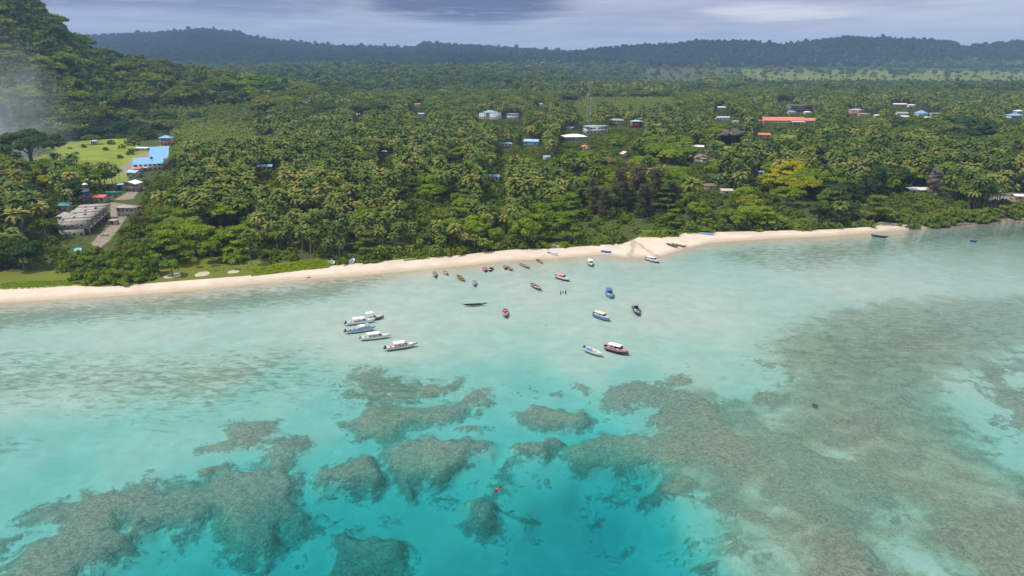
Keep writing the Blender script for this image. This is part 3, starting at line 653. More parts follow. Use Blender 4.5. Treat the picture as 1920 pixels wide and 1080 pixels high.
def palm_geo(seed, h, lod=0, droop=1.0):
    r = random.Random(seed)
    lx, ly = r.uniform(-1, 1) * 1.6, r.uniform(-1, 1) * 1.6
    path = [(lx * (t_ ** 2), ly * (t_ ** 2), h * t_) for t_ in (0, 0.1, 0.35, 0.65, 1.0)]
    tr = tube(path, [0.30, 0.21, 0.17, 0.14, 0.12], 6 if lod == 0 else 4)
    cx, cy_, cz = path[-1]
    V = []; Fq = []
    nf = (30, 22, 12)[lod]; ns = (7, 4, 3)[lod]
    for i in range(nf):
        th = i * 2.39996 + r.uniform(-0.25, 0.25)
        age = (i + 0.5) / nf                      # 0 young upright .. 1 old hanging
        e0 = R(78 - 88 * age + r.uniform(-8, 8)); Lf = r.uniform(4.3, 5.4) * (0.72 + 0.4 * min(1, age * 2)) * (1.0 if age < .85 else .85)
        bend = R((62 + 42 * age) * droop * r.uniform(0.85, 1.15))
        px_, pz = 0.0, 0.0; pts = [(0.0, 0.0)]
        for s in range(ns):
            a = e0 - bend * ((s + 0.5) / ns) ** 1.25
            px_ += math.cos(a) * Lf / ns; pz += math.sin(a) * Lf / ns
            pts.append((px_, pz))
        c, s_ = math.cos(th), math.sin(th)
        wmax = (1.05 if lod < 2 else 1.5) * r.uniform(0.85, 1.1)
        tw = r.uniform(-0.35, 0.35)
        for s in range(ns):
            (xa, za), (xb, zb) = pts[s], pts[s + 1]
            fa, fb = s / ns, (s + 1) / ns
            wa = wmax * math.sin(math.pi * min(1, 0.10 + 0.83 * fa)) ** 0.7 * (0.35 if s == 0 else 1); wb = wmax * math.sin(math.pi * min(1, 0.10 + 0.83 * fb)) ** 0.7 * (0.55 if lod < 2 and s < ns - 1 else 0.5)
            sweep = 0.55 * Lf / ns
            for side in (1, -1):
                if lod == 0 and s and r.random() < 0.06: continue
                dz_ = -0.42 + tw * side
                b0 = len(V)
                for (x, z, w, sw) in ((xa, za, 0, 0), (xb, zb, 0, 0), (xb, zb, wb, sweep), (xa, za, wa, sweep)):
                    xx = x + sw * 0.6; yy = side * w; zz = z + dz_ * w
                    V.append((cx + xx * c - yy * s_, cy_ + xx * s_ + yy * c, cz + zz))
                Fq.append((b0, b0 + 1, b0 + 2, b0 + 3))
    return tr, (V, Fq)

def crown_geo(seed, rx, rz, z0, nl, nleaf, ls, form='round', ry=None):
    """leafy crown: many leaf-sized faces spread over and inside lobes; forms: round, layered, tall, mound, spread"""
    g = np.random.RandomState(seed); ry = ry or rx
    lob = []
    for i in range(nl):
        th = g.uniform(0, 2 * math.pi)
        if form == 'layered':
            lay = g.randint(0, 4); rr = (1.0 - 0.22 * lay) * math.sqrt(g.uniform(0.1, 1)); zz = -0.5 + lay * 0.45 + g.uniform(-.06, .06)
            sx, sz = g.uniform(0.25, 0.38), g.uniform(0.07, 0.12)
        elif form == 'tall':
            zz = g.uniform(-0.95, 0.95); rr = math.sqrt(g.uniform(0, 1)) * (1 - 0.55 * max(zz, 0)) * 0.85; sx, sz = g.uniform(0.28, 0.42), g.uniform(0.12, 0.2)
        elif form == 'spread':
            rr = math.sqrt(g.uniform(0, 1)); zz = 0.55 * (1 - rr ** 2) + g.uniform(-0.3, 0.15); sx, sz = g.uniform(0.2, 0.32), g.uniform(0.16, 0.28)
        elif form == 'mound':
            rr = math.sqrt(g.uniform(0, 1)); zz = -0.75 + 1.3 * math.sqrt(max(0, 1 - rr ** 2)) * g.uniform(0.3, 1); sx, sz = g.uniform(0.16, 0.3), g.uniform(0.16, 0.3)
        else:
            u = g.uniform(-0.45, 1); k = math.sqrt(max(0, 1 - u * u)); q = g.uniform(0.45, 0.82); rr = k * q; zz = u * q; sx, sz = g.uniform(0.26, 0.44), g.uniform(0.22, 0.36)
        lob.append((rr * math.cos(th), rr * math.sin(th), zz, sx, sz))
    lob = np.array(lob)
    pick = g.randint(0, nl, nleaf); Lb = lob[pick]
    n = g.normal(size=(nleaf, 3)); n[:, 2] = np.where(g.uniform(size=nleaf) < 0.68, np.abs(n[:, 2]), n[:, 2]); n /= np.linalg.norm(n, axis=1)[:, None]
    rad = g.uniform(0.62, 1.08, nleaf)
    P = np.stack([(Lb[:, 0] + n[:, 0] * Lb[:, 3] * rad) * rx, (Lb[:, 1] + n[:, 1] * Lb[:, 3] * rad) * ry, (Lb[:, 2] + n[:, 2] * Lb[:, 4] * rad) * rz + z0], -1)
    P[:, 2] = np.maximum(P[:, 2], 0.15)
    nn = n + g.normal(size=(nleaf, 3)) * 0.55 + np.array([0, 0, 0.35]); nn /= np.linalg.norm(nn, axis=1)[:, None]
    a = np.cross(nn, g.normal(size=(nleaf, 3))); a /= np.linalg.norm(a, axis=1)[:, None] + 1e-9
    b = np.cross(nn, a)
    s = ls * g.uniform(0.55, 1.35, (nleaf, 1)); s2 = s * g.uniform(0.45, 0.85, (nleaf, 1))
    if form == 'tall' or form == 'wisp':
        s2 = s2 * 0.6
    V = np.stack([P - a * s, P - b * s2, P + a * s, P + b * s2], 1).reshape(-1, 3)
    Fq = np.arange(nleaf * 4).reshape(-1, 4)
    return V, Fq
def trunk_geo(seed, h, r0, rx, z0, rz, nb=5):
    g = random.Random(seed); parts = [tube([(0, 0, -0.4), (0.1, 0.05, h * 0.4), (g.uniform(-.3, .3), g.uniform(-.3, .3), h * 0.8), (0, 0, h)], [r0 * 1.25, r0, r0 * 0.75, r0 * 0.35], 6)]
    for i in range(nb):
        th = i * 6.283 / nb + g.uniform(-.4, .4); hb = h * g.uniform(0.4, 0.7)
        e = (math.cos(th) * rx * 0.62, math.sin(th) * rx * 0.62, z0 + rz * g.uniform(0.0, 0.5))
        mid = (e[0] * 0.45, e[1] * 0.45, hb + (e[2] - hb) * 0.55)
        parts.append(tube([(0, 0, hb), mid, e], [r0 * 0.5, r0 * 0.32, r0 * 0.1], 4))
    return join_vf(parts)

# kinds of tree: (radius, half height, crown centre height, form, lobes, leaves, leaf size, trunk radius)
KIND = {
 'broad': (5.2, 4.6, 7.2, 'round', 16, 2200, 0.52, 0.32),
 'layered': (6.2, 4.8, 6.8, 'layered', 26, 2400, 0.55, 0.34),
 'rain': (10.5, 5.2, 9.5, 'spread', 40, 4800, 0.62, 0.6),
 'mound': (4.6, 3.8, 3.0, 'mound', 22, 1900, 0.48, 0.2),
 'casuarina': (5.5, 11.0, 12.0, 'tall', 46, 5200, 0.55, 0.42),
 'columnar': (4.2, 8.5, 9.4, 'tall', 34, 3600, 0.5, 0.35),
}
def make_tree_meshes(kind, seed, lod=0):
    rx, rz, z0, form, nl, nleaf, ls, r0 = KIND[kind]
    if lod == 1: nleaf, ls = nleaf // 5, ls * 2.0
    if lod == 2: nleaf, ls = nleaf // 12, ls * 3.0
    c = crown_geo(seed, rx, rz, z0, nl, nleaf, ls, form)
    tr = trunk_geo(seed, z0 + rz * (0.3 if form != 'tall' else 0.8), r0, rx, z0, rz, 5)
    return tr, c
# ------------------------------------------------------------------ which vegetation grows where (survey table, 40 x 20 px cells of the photograph, indexed by the tree tops)
# P coconut palms, p palms with broadleaf, B bright broadleaf, M mixed, D dark broadleaf, L young palms, G open grass, Y lime/yellow trees, C casuarina, K bare ground, R mangrove
VMAP = {
  80: "DDDDDDDMMMMMMMMMMMMMMMMMMMMMMMMMMMMMMMMMMMMMMMMM",
 100: "DDDDDMLLMMDMMMMMMMMMMMMMMMMMMMMMMMMMMMMMMMMMMMMM",
 120: "DDDDMLLLMLLMDMMMMMMMMMMMMMMMMMMMMMMMMMMMMMMMMMMM",
 140: "DDDDDDDDDMDDDDMMMMMMMMMMMMMMMMMMMLLMMMMMMMMMMMMM",
 160: "DDDDMDLLLLDDMMMDMMMMMMMMMMMLLLLLMMMMMMMMMMMMMMMM",
 180: "DDDMMLLLLLLLMMPPPMMMMMMMMMLLLLLLMMMPPPPMPPPPPPPP",
 200: "DDMMMDLLLLLLLPDDMPPPGMPPPPPLPGPPMPPPPPPPPPPPPPPP",
 220: "DDMDDDDDLLLLPPPPPPPPPPPPPPPPPPPPPMMPPPPPPMMMMMPP",
 240: "DDMMMMDDLLLLLPPPPPMPPPPPPPPPPPPPMMDMMPPPMPMMDDMM",
 260: "MDGGGGGpLLLLLPPPPPPPPMPPPPPPPPBBBPPDPBDDPPPPPDDM",
 280: "MGGGGGGPpPPPPPPMPPPPPPPPPPPppBBBBGPPPPPPDPPPPPBP",
 300: "DGGGGpMPPPpPPPPPPPPPpPPPPPppYYPBBBpPpYYPPPPPBPPP",
 320: "BYMGMDPPPpPPpPPPPPPMBPPPPPpBYYYBBBpPBYYBMDPPpPPP",
 340: "DDDDDDPPPPpPPPPPpPPPPBPPpPpBBBBBYBBpYYYDMYYDDPPP",
 360: "pDDPDDPPPPPpPPPPPPPPpBPPPpBBBBBYYBBYYBBDDYDDBDPP",
 380: "PPPGGppBBPPPPPPPPPPPPPpPPBBBBBBYBYBBBBDDBBDDBBMM",
 400: "PpPKKPpBBBpPPPPPPPPPPPpBBBBBBBBYBBBBBBBDBRRRRRRR",
 420: "PDDKKPPBBBBpPPPPpPPPpPpBBBBBBBBBpBpBBBBBRRRRRRRR",
 440: "DDDPPPpBBBPPPPPPPPPPBBPpBBBBBBpppppppppppRRRRRRR",
 460: "BBBPPBBBDBPPPPPPPPPBBBPpPBBBpppppppppppppRRRRRRR",
 480: "BDDBBBDDDPPBPPPBPPPBBBPPPBBBBppppppppppppRRRRRRR",
 500: "PPPBBBBBDDBBPPPPPPPPBBPPPPBBBppppppppppppRRRRRRR",
 520: "PPPBBBBBBBBBBPPPPPPPPPPPPPBBBppppppppppppRRRRRRR",
}
def vchar(px, py):
    r = min(520, max(80, int(py // 20) * 20)); c = int(min(47, max(0, px // 40)))
    return VMAP[r][c]
# the inland edge of beach grass / lawn, where trees begin (px, py on the ground)
TREELINE = [(-900, 560), (-400, 545), (0, 521), (90, 519), (130, 519), (138, 531), (268, 530), (282, 512), (340, 498), (430, 494), (480, 500), (560, 492), (640, 488), (700, 486), (760, 479), (860, 475), (960, 465), (1040, 461), (1090, 458),
            (1170, 452), (1200, 438), (1290, 434), (1400, 431), (1560, 427), (1636, 422), (1650, 409), (1690, 416), (1740, 410), (1830, 401), (1920, 393), (2150, 378), (2600, 359)]
TC, TY = curve(TREELINE, 1.6)
def treeline_y(x, y): return np.interp(x / (y + OFF), TC, TY)
# open views kept by nature of the place: roofs, sheds, boats seen through gaps (x0, y0, x1, y1, beyond what distance trees may stand again)
CLEAR = []
PTS_USED = []
RNG = random.Random(77)

FIELDPOLY = [[(0, 300), (60, 292), (85, 268), (150, 262), (240, 258), (262, 268), (245, 285), (290, 275), (318, 262), (318, 275), (262, 300), (245, 325), (235, 345), (150, 340), (60, 335)],
             [(840, 194), (905, 192), (925, 200), (900, 208), (845, 206)], [(1150, 207), (1260, 212), (1190, 226), (1150, 220)], [(1320, 268), (1372, 266), (1372, 280), (1320, 282)],
             [(118, 425), (180, 375), (250, 372), (268, 384), (235, 418), (212, 450), (190, 468), (160, 468)],
             [(1828, 375), (1860, 362), (1960, 360), (1960, 378), (1900, 378)], [(205, 378), (240, 352), (275, 352), (270, 378)], [(215, 330), (250, 292), (262, 262), (322, 256), (318, 290), (285, 322), (262, 345), (240, 345)]]
FIELDW = [np.array([px2w(a, b, 3) for a, b in p]) for p in FIELDPOLY]
def in_poly(x, y, w):
    ins = False; j = len(w) - 1
    for i in range(len(w)):
        if (w[i][1] > y) != (w[j][1] > y) and x < (w[j][0] - w[i][0]) * (y - w[i][1]) / (w[j][1] - w[i][1]) + w[i][0]: ins = not ins
        j = i
    return ins
def open_ground(x, y):
    return any(in_poly(x, y, w) for w in FIELDW)
def blocked(x, y, z, r, h):
    """would a crown of radius r between z and z+h hide one of the clear views?"""
    d = math.hypot(x, y)
    px, pt = w2px(x, y, z + h); _, pb = w2px(x, y, z)
    rp = r * F / d
    for x0, y0, x1, y1, dist in CLEAR:
        if d < dist and px + rp > x0 and px - rp < x1 and pt < y1 and pb > y0: return True
    return False

BUILT = []      # footprints of buildings: (x, y, radius)
def near_building(x, y, r):
    return any((x - a) ** 2 + (y - b) ** 2 < (r + c) ** 2 for a, b, c in BUILT)

# --- collect positions
palms = []; trees = {k: [] for k in ('B', 'D', 'M', 'Y', 'R', 'F', 'H', 'Lp')}
def plant_all():
    rows = []
    y = 285.0
    while y < 7600:
        if y < 900: step = 5.6
        elif y < 1600: step = 7.2 + (y - 900) * 0.003
        else: step = 12.5 + (y - 1600) * 0.0042
        rows.append((y, step)); y += step * 0.87
    for k, (y, step) in enumerate(rows):
        half = 0.80 * y + 40
        n = int(2 * half / step)
        for i in range(n):
            x = -half + (i + (k % 2) * 0.5) * step + RNG.uniform(-.38, .38) * step; yy = y + RNG.uniform(-.38, .38) * step
            if yy < 1000 and yy < float(treeline_y(x, yy)) + 1.5: continue
            if yy < 1300 and open_ground(x, yy): continue
            rows_out.append((x, yy))
rows_out = []
plant_all()
XY = np.array(rows_out); ZG = land_z(XY[:, 0], XY[:, 1])
# ------------------------------------------------------------------ buildings (surveyed first, so that trees keep off them)
M.update({
 'blue': paint('blue_sheet_roof', (0.20, 0.42, 0.64), 0.45, 0.12, 0.6), 'paleblue': paint('faded_blue_roof', (0.36, 0.56, 0.72), 0.5, 0.15, 0.6), 'grey': paint('grey_sheet', (0.34, 0.37, 0.38), 0.55, 0.15, 0.6),
 'greengrey': paint('green_grey_roof', (0.30, 0.42, 0.40), 0.5, 0.12, 0.5), 'white': paint('white_wall', (0.74, 0.74, 0.74), 0.6, 0.08, 0.8), 'whiteroof': paint('white_sheet_roof', (0.80, 0.79, 0.77), 0.5, 0.06, 0.5),
 'cream': paint('cream_wall', (0.60, 0.52, 0.40), 0.7, 0.1, 0.6), 'pink': paint('pink_wall', (0.52, 0.30, 0.27), 0.7, 0.12, 0.6), 'red': paint('red_sheet_roof', (0.52, 0.13, 0.10), 0.5, 0.15, 0.7),
 'orange': paint('orange_tile_roof', (0.66, 0.22, 0.12), 0.6, 0.12, 0.6), 'concrete': paint('raw_concrete', (0.40, 0.36, 0.31), 0.85, 0.22, 0.5), 'concdark': paint('stained_concrete', (0.20, 0.18, 0.155), 0.9, 0.25, 0.5),
 'wood': paint('weathered_timber', (0.20, 0.15, 0.11), 0.85, 0.2, 1.0), 'glass': paint('dark_window', (0.03, 0.035, 0.045), 0.15, 0.1, 1.0), 'teal': paint('teal_sheet', (0.05, 0.26, 0.26), 0.5, 0.1, 0.8),
 'navy': paint('navy_tank', (0.02, 0.05, 0.16), 0.35, 0.1, 1.0), 'steel': paint('galvanised_steel', (0.42, 0.44, 0.45), 0.45, 0.1, 1.0), 'yellowwall': paint('yellow_wall', (0.66, 0.50, 0.22), 0.7, 0.1, 0.5),
})
def boxes_mesh(name, boxes, rot=None):
    """several boxes (x0,x1,y0,y1,z0,z1) of one part in one mesh"""
    V = []; Fq = []
    for x0, x1, y0, y1, z0, z1 in boxes:
        o = len(V)
        V += [(x0, y0, z0), (x1, y0, z0), (x1, y1, z0), (x0, y1, z0), (x0, y0, z1), (x1, y0, z1), (x1, y1, z1), (x0, y1, z1)]
        Fq += [tuple(o + i for i in f) for f in ((0, 3, 2, 1), (4, 5, 6, 7), (0, 1, 5, 4), (1, 2, 6, 5), (2, 3, 7, 6), (3, 0, 4, 7))]
    return np_mesh(name, V, Fq)
def poly_mesh(name, V, faces):
    me = bpy.data.meshes.new(name); me.from_pydata([tuple(v) for v in V], [], faces); me.update(); return me
def roof_mesh(kind, w, d, z, rise, ov=0.7, th=0.18, x0=0, y0=0):
    """kind: gable_x (ridge along x), gable_y, hip, shed, flat"""
    a, b = w / 2 + ov, d / 2 + ov
    if kind == 'flat':
        me = boxes_mesh('roof', [(x0 - a, x0 + a, y0 - b, y0 + b, z, z + th + 0.15)]); return me
    if kind == 'hip':
        s = min(a, b) * 0.95
        top = [(-(a - s) if a > b else 0, 0 if a > b else -(b - s)), ((a - s) if a > b else 0, 0 if a > b else (b - s))]
        V = [(-a, -b, z), (a, -b, z), (a, b, z), (-a, b, z), (top[0][0], top[0][1], z + rise), (top[1][0], top[1][1], z + rise)]
        Fc = [(0, 1, 5, 4), (1, 2, 5), (2, 3, 4, 5), (3, 0, 4), (3, 2, 1, 0)] if a > b else [(0, 1, 4), (1, 2, 5, 4), (2, 3, 5), (3, 0, 4, 5), (3, 2, 1, 0)]
    elif kind == 'gable_x':
        V = [(-a, -b, z), (a, -b, z), (a, b, z), (-a, b, z), (-a, 0, z + rise), (a, 0, z + rise), (-a, -b, z - th), (a, -b, z - th), (a, b, z - th), (-a, b, z - th), (-a, 0, z + rise - th), (a, 0, z + rise - th)]
        Fc = [(0, 1, 5, 4), (2, 3, 4, 5), (7, 6, 10, 11), (9, 8, 11, 10), (0, 6, 7, 1), (2, 8, 9, 3), (0, 4, 10, 6), (4, 3, 9, 10), (1, 7, 11, 5), (5, 11, 8, 2)]
    elif kind == 'gable_y':
        V = [(-a, -b, z), (a, -b, z), (a, b, z), (-a, b, z), (0, -b, z + rise), (0, b, z + rise), (-a, -b, z - th), (a, -b, z - th), (a, b, z - th), (-a, b, z - th), (0, -b, z + rise - th), (0, b, z + rise - th)]
        Fc = [(0, 4, 5, 3), (4, 1, 2, 5), (6, 9, 11, 10), (10, 11, 8, 7), (0, 3, 9, 6), (1, 7, 8, 2), (0, 6, 10, 4), (4, 10, 7, 1), (3, 5, 11, 9), (5, 2, 8, 11)]
    else:
        V = [(-a, -b, z), (a, -b, z), (a, b, z + rise), (-a, b, z + rise), (-a, -b, z - th), (a, -b, z - th), (a, b, z + rise - th), (-a, b, z + rise - th)]
        Fc = [(0, 1, 2, 3), (7, 6, 5, 4), (0, 4, 5, 1), (1, 5, 6, 2), (2, 6, 7, 3), (3, 7, 4, 0)]
    return poly_mesh('roof', [(v[0] + x0, v[1] + y0, v[2]) for v in V], Fc)
def window_part(root, x, y, z, w, h, face='front', mat='glass', frame='white'):
    """a window: frame standing 3 cm proud of the wall, dark pane inside it"""
    t_ = 0.08
    if face == 'front':
        fr = [(x - w / 2 - t_, x + w / 2 + t_, y - 0.06, y + 0.01, z - t_, z), (x - w / 2 - t_, x + w / 2 + t_, y - 0.06, y + 0.01, z + h, z + h + t_), (x - w / 2 - t_, x - w / 2, y - 0.06, y + 0.01, z, z + h), (x + w / 2, x + w / 2 + t_, y - 0.06, y + 0.01, z, z + h)]
        pn = [(x - w / 2, x + w / 2, y - 0.03, y + 0.01, z, z + h)]
    else:
        fr = [(x - 0.01, x + 0.06, y - w / 2 - t_, y + w / 2 + t_, z - t_, z), (x - 0.01, x + 0.06, y - w / 2 - t_, y + w / 2 + t_, z + h, z + h + t_), (x - 0.01, x + 0.06, y - w / 2 - t_, y - w / 2, z, z + h), (x - 0.01, x + 0.06, y + w / 2, y + w / 2 + t_, z, z + h)]
        pn = [(x - 0.01, x + 0.03, y - w / 2, y + w / 2, z, z + h)]
        if face == 'left':
            fr = [(2 * x - b, 2 * x - a, c, d, e, f) for a, b, c, d, e, f in fr]; pn = [(2 * x - b, 2 * x - a, c, d, e, f) for a, b, c, d, e, f in pn]
    o = link('window', boxes_mesh('window', fr), root, [M[frame]])
    link('pane', boxes_mesh('pane', pn), o, [M[mat]])
def place(px, py, z_at, name, label, cat, rz=0.0, group=None):
    """a building whose eave-level centre is seen at px, py, z_at metres above its own ground"""
    x, y = px2w(px, py, z_at + 3)
    for _ in range(3):
        g = float(land_z(x, y)); x, y = px2w(px, py, z_at + g)
    e = empty(name, (x, y, g - 0.05), rz)
    tag(e, label, cat, group)
    return e, x, y, g
def clear_view(x0, y0, x1, y1, x, y, r):
    CLEAR.append((x0 - 1, y0 - 1, x1 + 1, y1 + (1 if y1 < 300 else 0), math.hypot(x, y) - r * 0.3)); BUILT.append((x, y, r))
def house(px, py, w, d, h, label, roof='hip', rmat='blue', wmat='white', rise=1.6, rz=0.0, name='house', cat='house', group=None, storeys=1, nwin=3, clear=None, veranda=False, ov=0.7):
    root, x, y, g = place(px, py, h, name, label, cat, rz, group)
    ws = [(-w / 2, w / 2, -d / 2, d / 2, -0.6, h - 0.02)]
    if veranda: ws = [(-w / 2, w / 2, -d / 2 + 1.8, d / 2, -0.6, h - 0.02)]
    link('wall', boxes_mesh('wall', ws), root, [M[wmat]])
    link('roof', roof_mesh(roof, w, d, h, rise, ov), root, [M[rmat]])
    fy = -d / 2 + (1.8 if veranda else 0)
    if roof in ('gable_y', 'gable_x'):
        if roof == 'gable_y': V = [(-w / 2, fy, h - .02), (w / 2, fy, h - .02), (0, fy, h + rise * .86), (-w / 2, d / 2, h - .02), (w / 2, d / 2, h - .02), (0, d / 2, h + rise * .86)]; Fc = [(0, 1, 2), (4, 3, 5)]
        else: V = [(-w / 2, -d / 2, h - .02), (-w / 2, d / 2, h - .02), (-w / 2, 0, h + rise * .86), (w / 2, -d / 2, h - .02), (w / 2, d / 2, h - .02), (w / 2, 0, h + rise * .86)]; Fc = [(1, 0, 2), (3, 4, 5)]
        for f_ in Fc: link('gable', poly_mesh('gable', [V[i_] for i_ in f_], [(0, 1, 2)]), root, [M[wmat]])
    sh = h / storeys
    for s in range(storeys):
        for i in range(nwin):
            xx = -w / 2 + w * (i + 0.5) / nwin
            if s == 0 and i == nwin // 2 and nwin > 1:
                link('door', boxes_mesh('door', [(xx - 0.5, xx + 0.5, fy - 0.05, fy + 0.01, 0.05, 2.1)]), root, [M['wood']]); continue
            window_part(root, xx, fy, s * sh + sh * 0.32, min(1.5, w / nwin * 0.5), sh * 0.4)
        for i in range(max(1, int(d / 4))):
            window_part(root, w / 2, -d / 2 + d * (i + 0.6) / max(1, int(d / 4)), s * sh + sh * 0.32, 1.2, sh * 0.4, 'right')
    if veranda:
        for s in range(storeys):
            z = s * sh
            if s: link('balcony', boxes_mesh('balcony', [(-w / 2, w / 2, -d / 2, -d / 2 + 1.79, z - 0.15, z + 0.05), (-w / 2, w / 2, -d / 2, -d / 2 + 0.1, z + 0.05, z + 0.95)]), root, [M[wmat]])
        for i in range(4):
            xx = -w / 2 + 0.15 + (w - 0.3) * i / 3
            link('post', boxes_mesh('post', [(xx - 0.11, xx + 0.11, -d / 2 + 0.11, -d / 2 + 0.33, -0.5, h - 0.03)]), root, [M[wmat]])
    if clear is None:
        dd = math.hypot(x, y); k = F / dd
        clear = (px - w / 2 * k, py - rise * k, px + w / 2 * k, py + h * k * 0.55)
    clear_view(*clear, x, y, max(w, d) * 0.55)
    return root

# left village: blue-roofed long buildings at the edge of the field
def long_block():
    root, x, y, g = place(278, 303, 6.0, 'school_building', 'long two storey cream building with a sky blue sheet roof beside the open field', 'building', R(24))
    w, d, h = 21.0, 22.0, 5.6
    link('wall', boxes_mesh('wall', [(-w / 2, w / 2, -d / 2, d / 2, -0.6, h - .02)]), root, [M['cream']])
    link('wall', boxes_mesh('wall', [(1.5, w / 2 + 3.0, d / 2 + .01, d / 2 + 40, -0.6, h + 1.1)]), root, [M['cream']])
    link('roof', roof_mesh('shed', w, d, h, 2.6, 1.0), root, [M['blue']])
    link('roof', roof_mesh('shed', 13.5, 40, h + 1.2, 5.5, 1.0, x0=7.4, y0=d / 2 + 21.3), root, [M['blue']])
    link('veranda_roof', roof_mesh('shed', 11, 4, 3.1, 0.5, 0.3, x0=-6, y0=-d / 2 - 2.3), root, [M['paleblue']])
    for i in range(3): link('post', boxes_mesh('post', [(-11 + i * 4.9, -10.75 + i * 4.9, -d / 2 - 4.1, -d / 2 - 3.85, -.5, 3.05)]), root, [M['white']])
    t_ = link('water_tank', join_mesh('water_tank', [tube([(0, 0, 0), (0, 0, 1.5), (0, 0, 1.9)], [1.1, 1.1, 0.35], 12)]), root, [M['navy']]); t_.location = (2.6, 1.5, h + 2.4)
    for s in range(2):
        for i in range(6): window_part(root, -w / 2 + 1.9 + i * 3.4, -d / 2, 1.0 + s * 2.9, 1.6, 1.3)
        for i in range(3): window_part(root, w / 2, -d / 2 + 2.5 + i * 5, 1.0 + s * 2.9, 1.6, 1.3, 'right')
    clear_view(246, 270, 322, 330, x, y, 13); BUILT.append((x - 2, y + 26, 14)); BUILT.append((x - 12, y + 48, 13)); BUILT.append((x - 18, y + 60, 10))
def join_mesh(name, parts):
    V, Fq = join_vf(parts); return np_mesh(name, V, Fq)
long_block()
house(312, 258, 12, 9, 8.0, 'two storey pink house with blue hipped roof and balconies at the top of the field', 'hip', 'blue', 'pink', 2.4, R(-6), storeys=2, veranda=True, clear=(300, 246, 326, 274))
house(252, 322, 9, 7, 4.0, 'low house with half red half pale blue sheet roof below the long blue roof', 'gable_x', 'paleblue', 'grey', 1.4, R(-20), clear=(236, 312, 268, 334))
house(259, 316, 5, 4.5, 4.3, 'small shed with a rusty red roof behind the pale blue roof', 'shed', 'red', 'grey', 0.9, R(-20), name='shed', cat='shed', nwin=1, clear=(248, 310, 270, 326))
house(247, 343, 9.5, 8, 5.5, 'grey two storey house with a white gabled roof above the concrete works yard', 'gable_y', 'whiteroof', 'concrete', 1.7, R(-5), storeys=2, nwin=2, veranda=True, clear=(230, 334, 266, 362))
house(229, 345, 5, 5, 4.0, 'little hut with pale blue roof left of the white gabled house', 'hip', 'paleblue', 'navy', 1.0, R(10), name='hut', cat='hut', nwin=1, clear=(218, 336, 236, 356))
house(187, 368, 10, 6, 3.6, 'low building with faded red roof behind the concrete row block', 'gable_x', 'red', 'concrete', 1.3, R(-8), clear=(150, 360, 196, 384))
house(122, 403, 6, 6, 4.2, 'small house with grey pyramid roof left of the concrete row block', 'hip', 'grey', 'white', 1.8, R(12), nwin=2, clear=(110, 394, 136, 418))
house(120, 384, 6, 5, 3.5, 'small house with teal roof among trees at the left', 'shed', 'teal', 'pink', 0.8, R(5), nwin=2, clear=(110, 376, 134, 394))
house(177, 264, 6, 4, 2.6, 'small white shed at the upper edge of the open field', 'gable_x', 'whiteroof', 'white', 0.8, 0, name='shed', cat='shed', nwin=1, clear=(168, 258, 186, 272))
house(266, 277, 13, 5, 2.6, 'long low pale shelter in front of palms beside the field track', 'shed', 'whiteroof', 'grey', 0.5, R(-8), name='shelter', cat='shelter', nwin=2, clear=(250, 270, 278, 284))
# dark tower with stacked tanks
def tank_tower():
    root, x, y, g = place(160, 352, 11.0, 'tank_tower', 'narrow dark tower with stacked navy and white water tanks', 'water tower')
    for sx in (-1.3, 1.3):
        for sy in (-1.3, 1.3): link('leg', boxes_mesh('leg', [(sx - .2, sx + .2, sy - .2, sy + .2, -0.6, 5.9)]), root, [M['concdark']])
    for z0, r_, h_, mt in ((6.05, 1.9, 2.5, 'navy'), (8.95, 1.7, 1.5, 'steel'), (10.8, 1.5, 1.9, 'navy')):
        t_ = link('tank', join_mesh('tank', [tube([(0, 0, 0), (0, 0, h_), (0, 0, h_ + .25)], [r_, r_, r_ * .3], 12)]), root, [M[mt]]); t_.location = (0, 0, z0)
    for b_ in ((-2.1, 2.1, -2.1, 2.1, 5.9, 6.04), (-2, 2, -2, 2, 8.8, 8.94), (-1.9, 1.9, -1.9, 1.9, 10.68, 10.79)): link('platform', boxes_mesh('platform', [b_]), root, [M['concdark']])
    lid = link('cap', join_mesh('cap', [tube([(0, 0, 0), (0, 0, 1.0)], [1.7, .2], 8)]), root, [M['whiteroof']]); lid.location = (0, 0, 13.2)
    clear_view(150, 336, 170, 380, x, y, 4)
tank_tower()
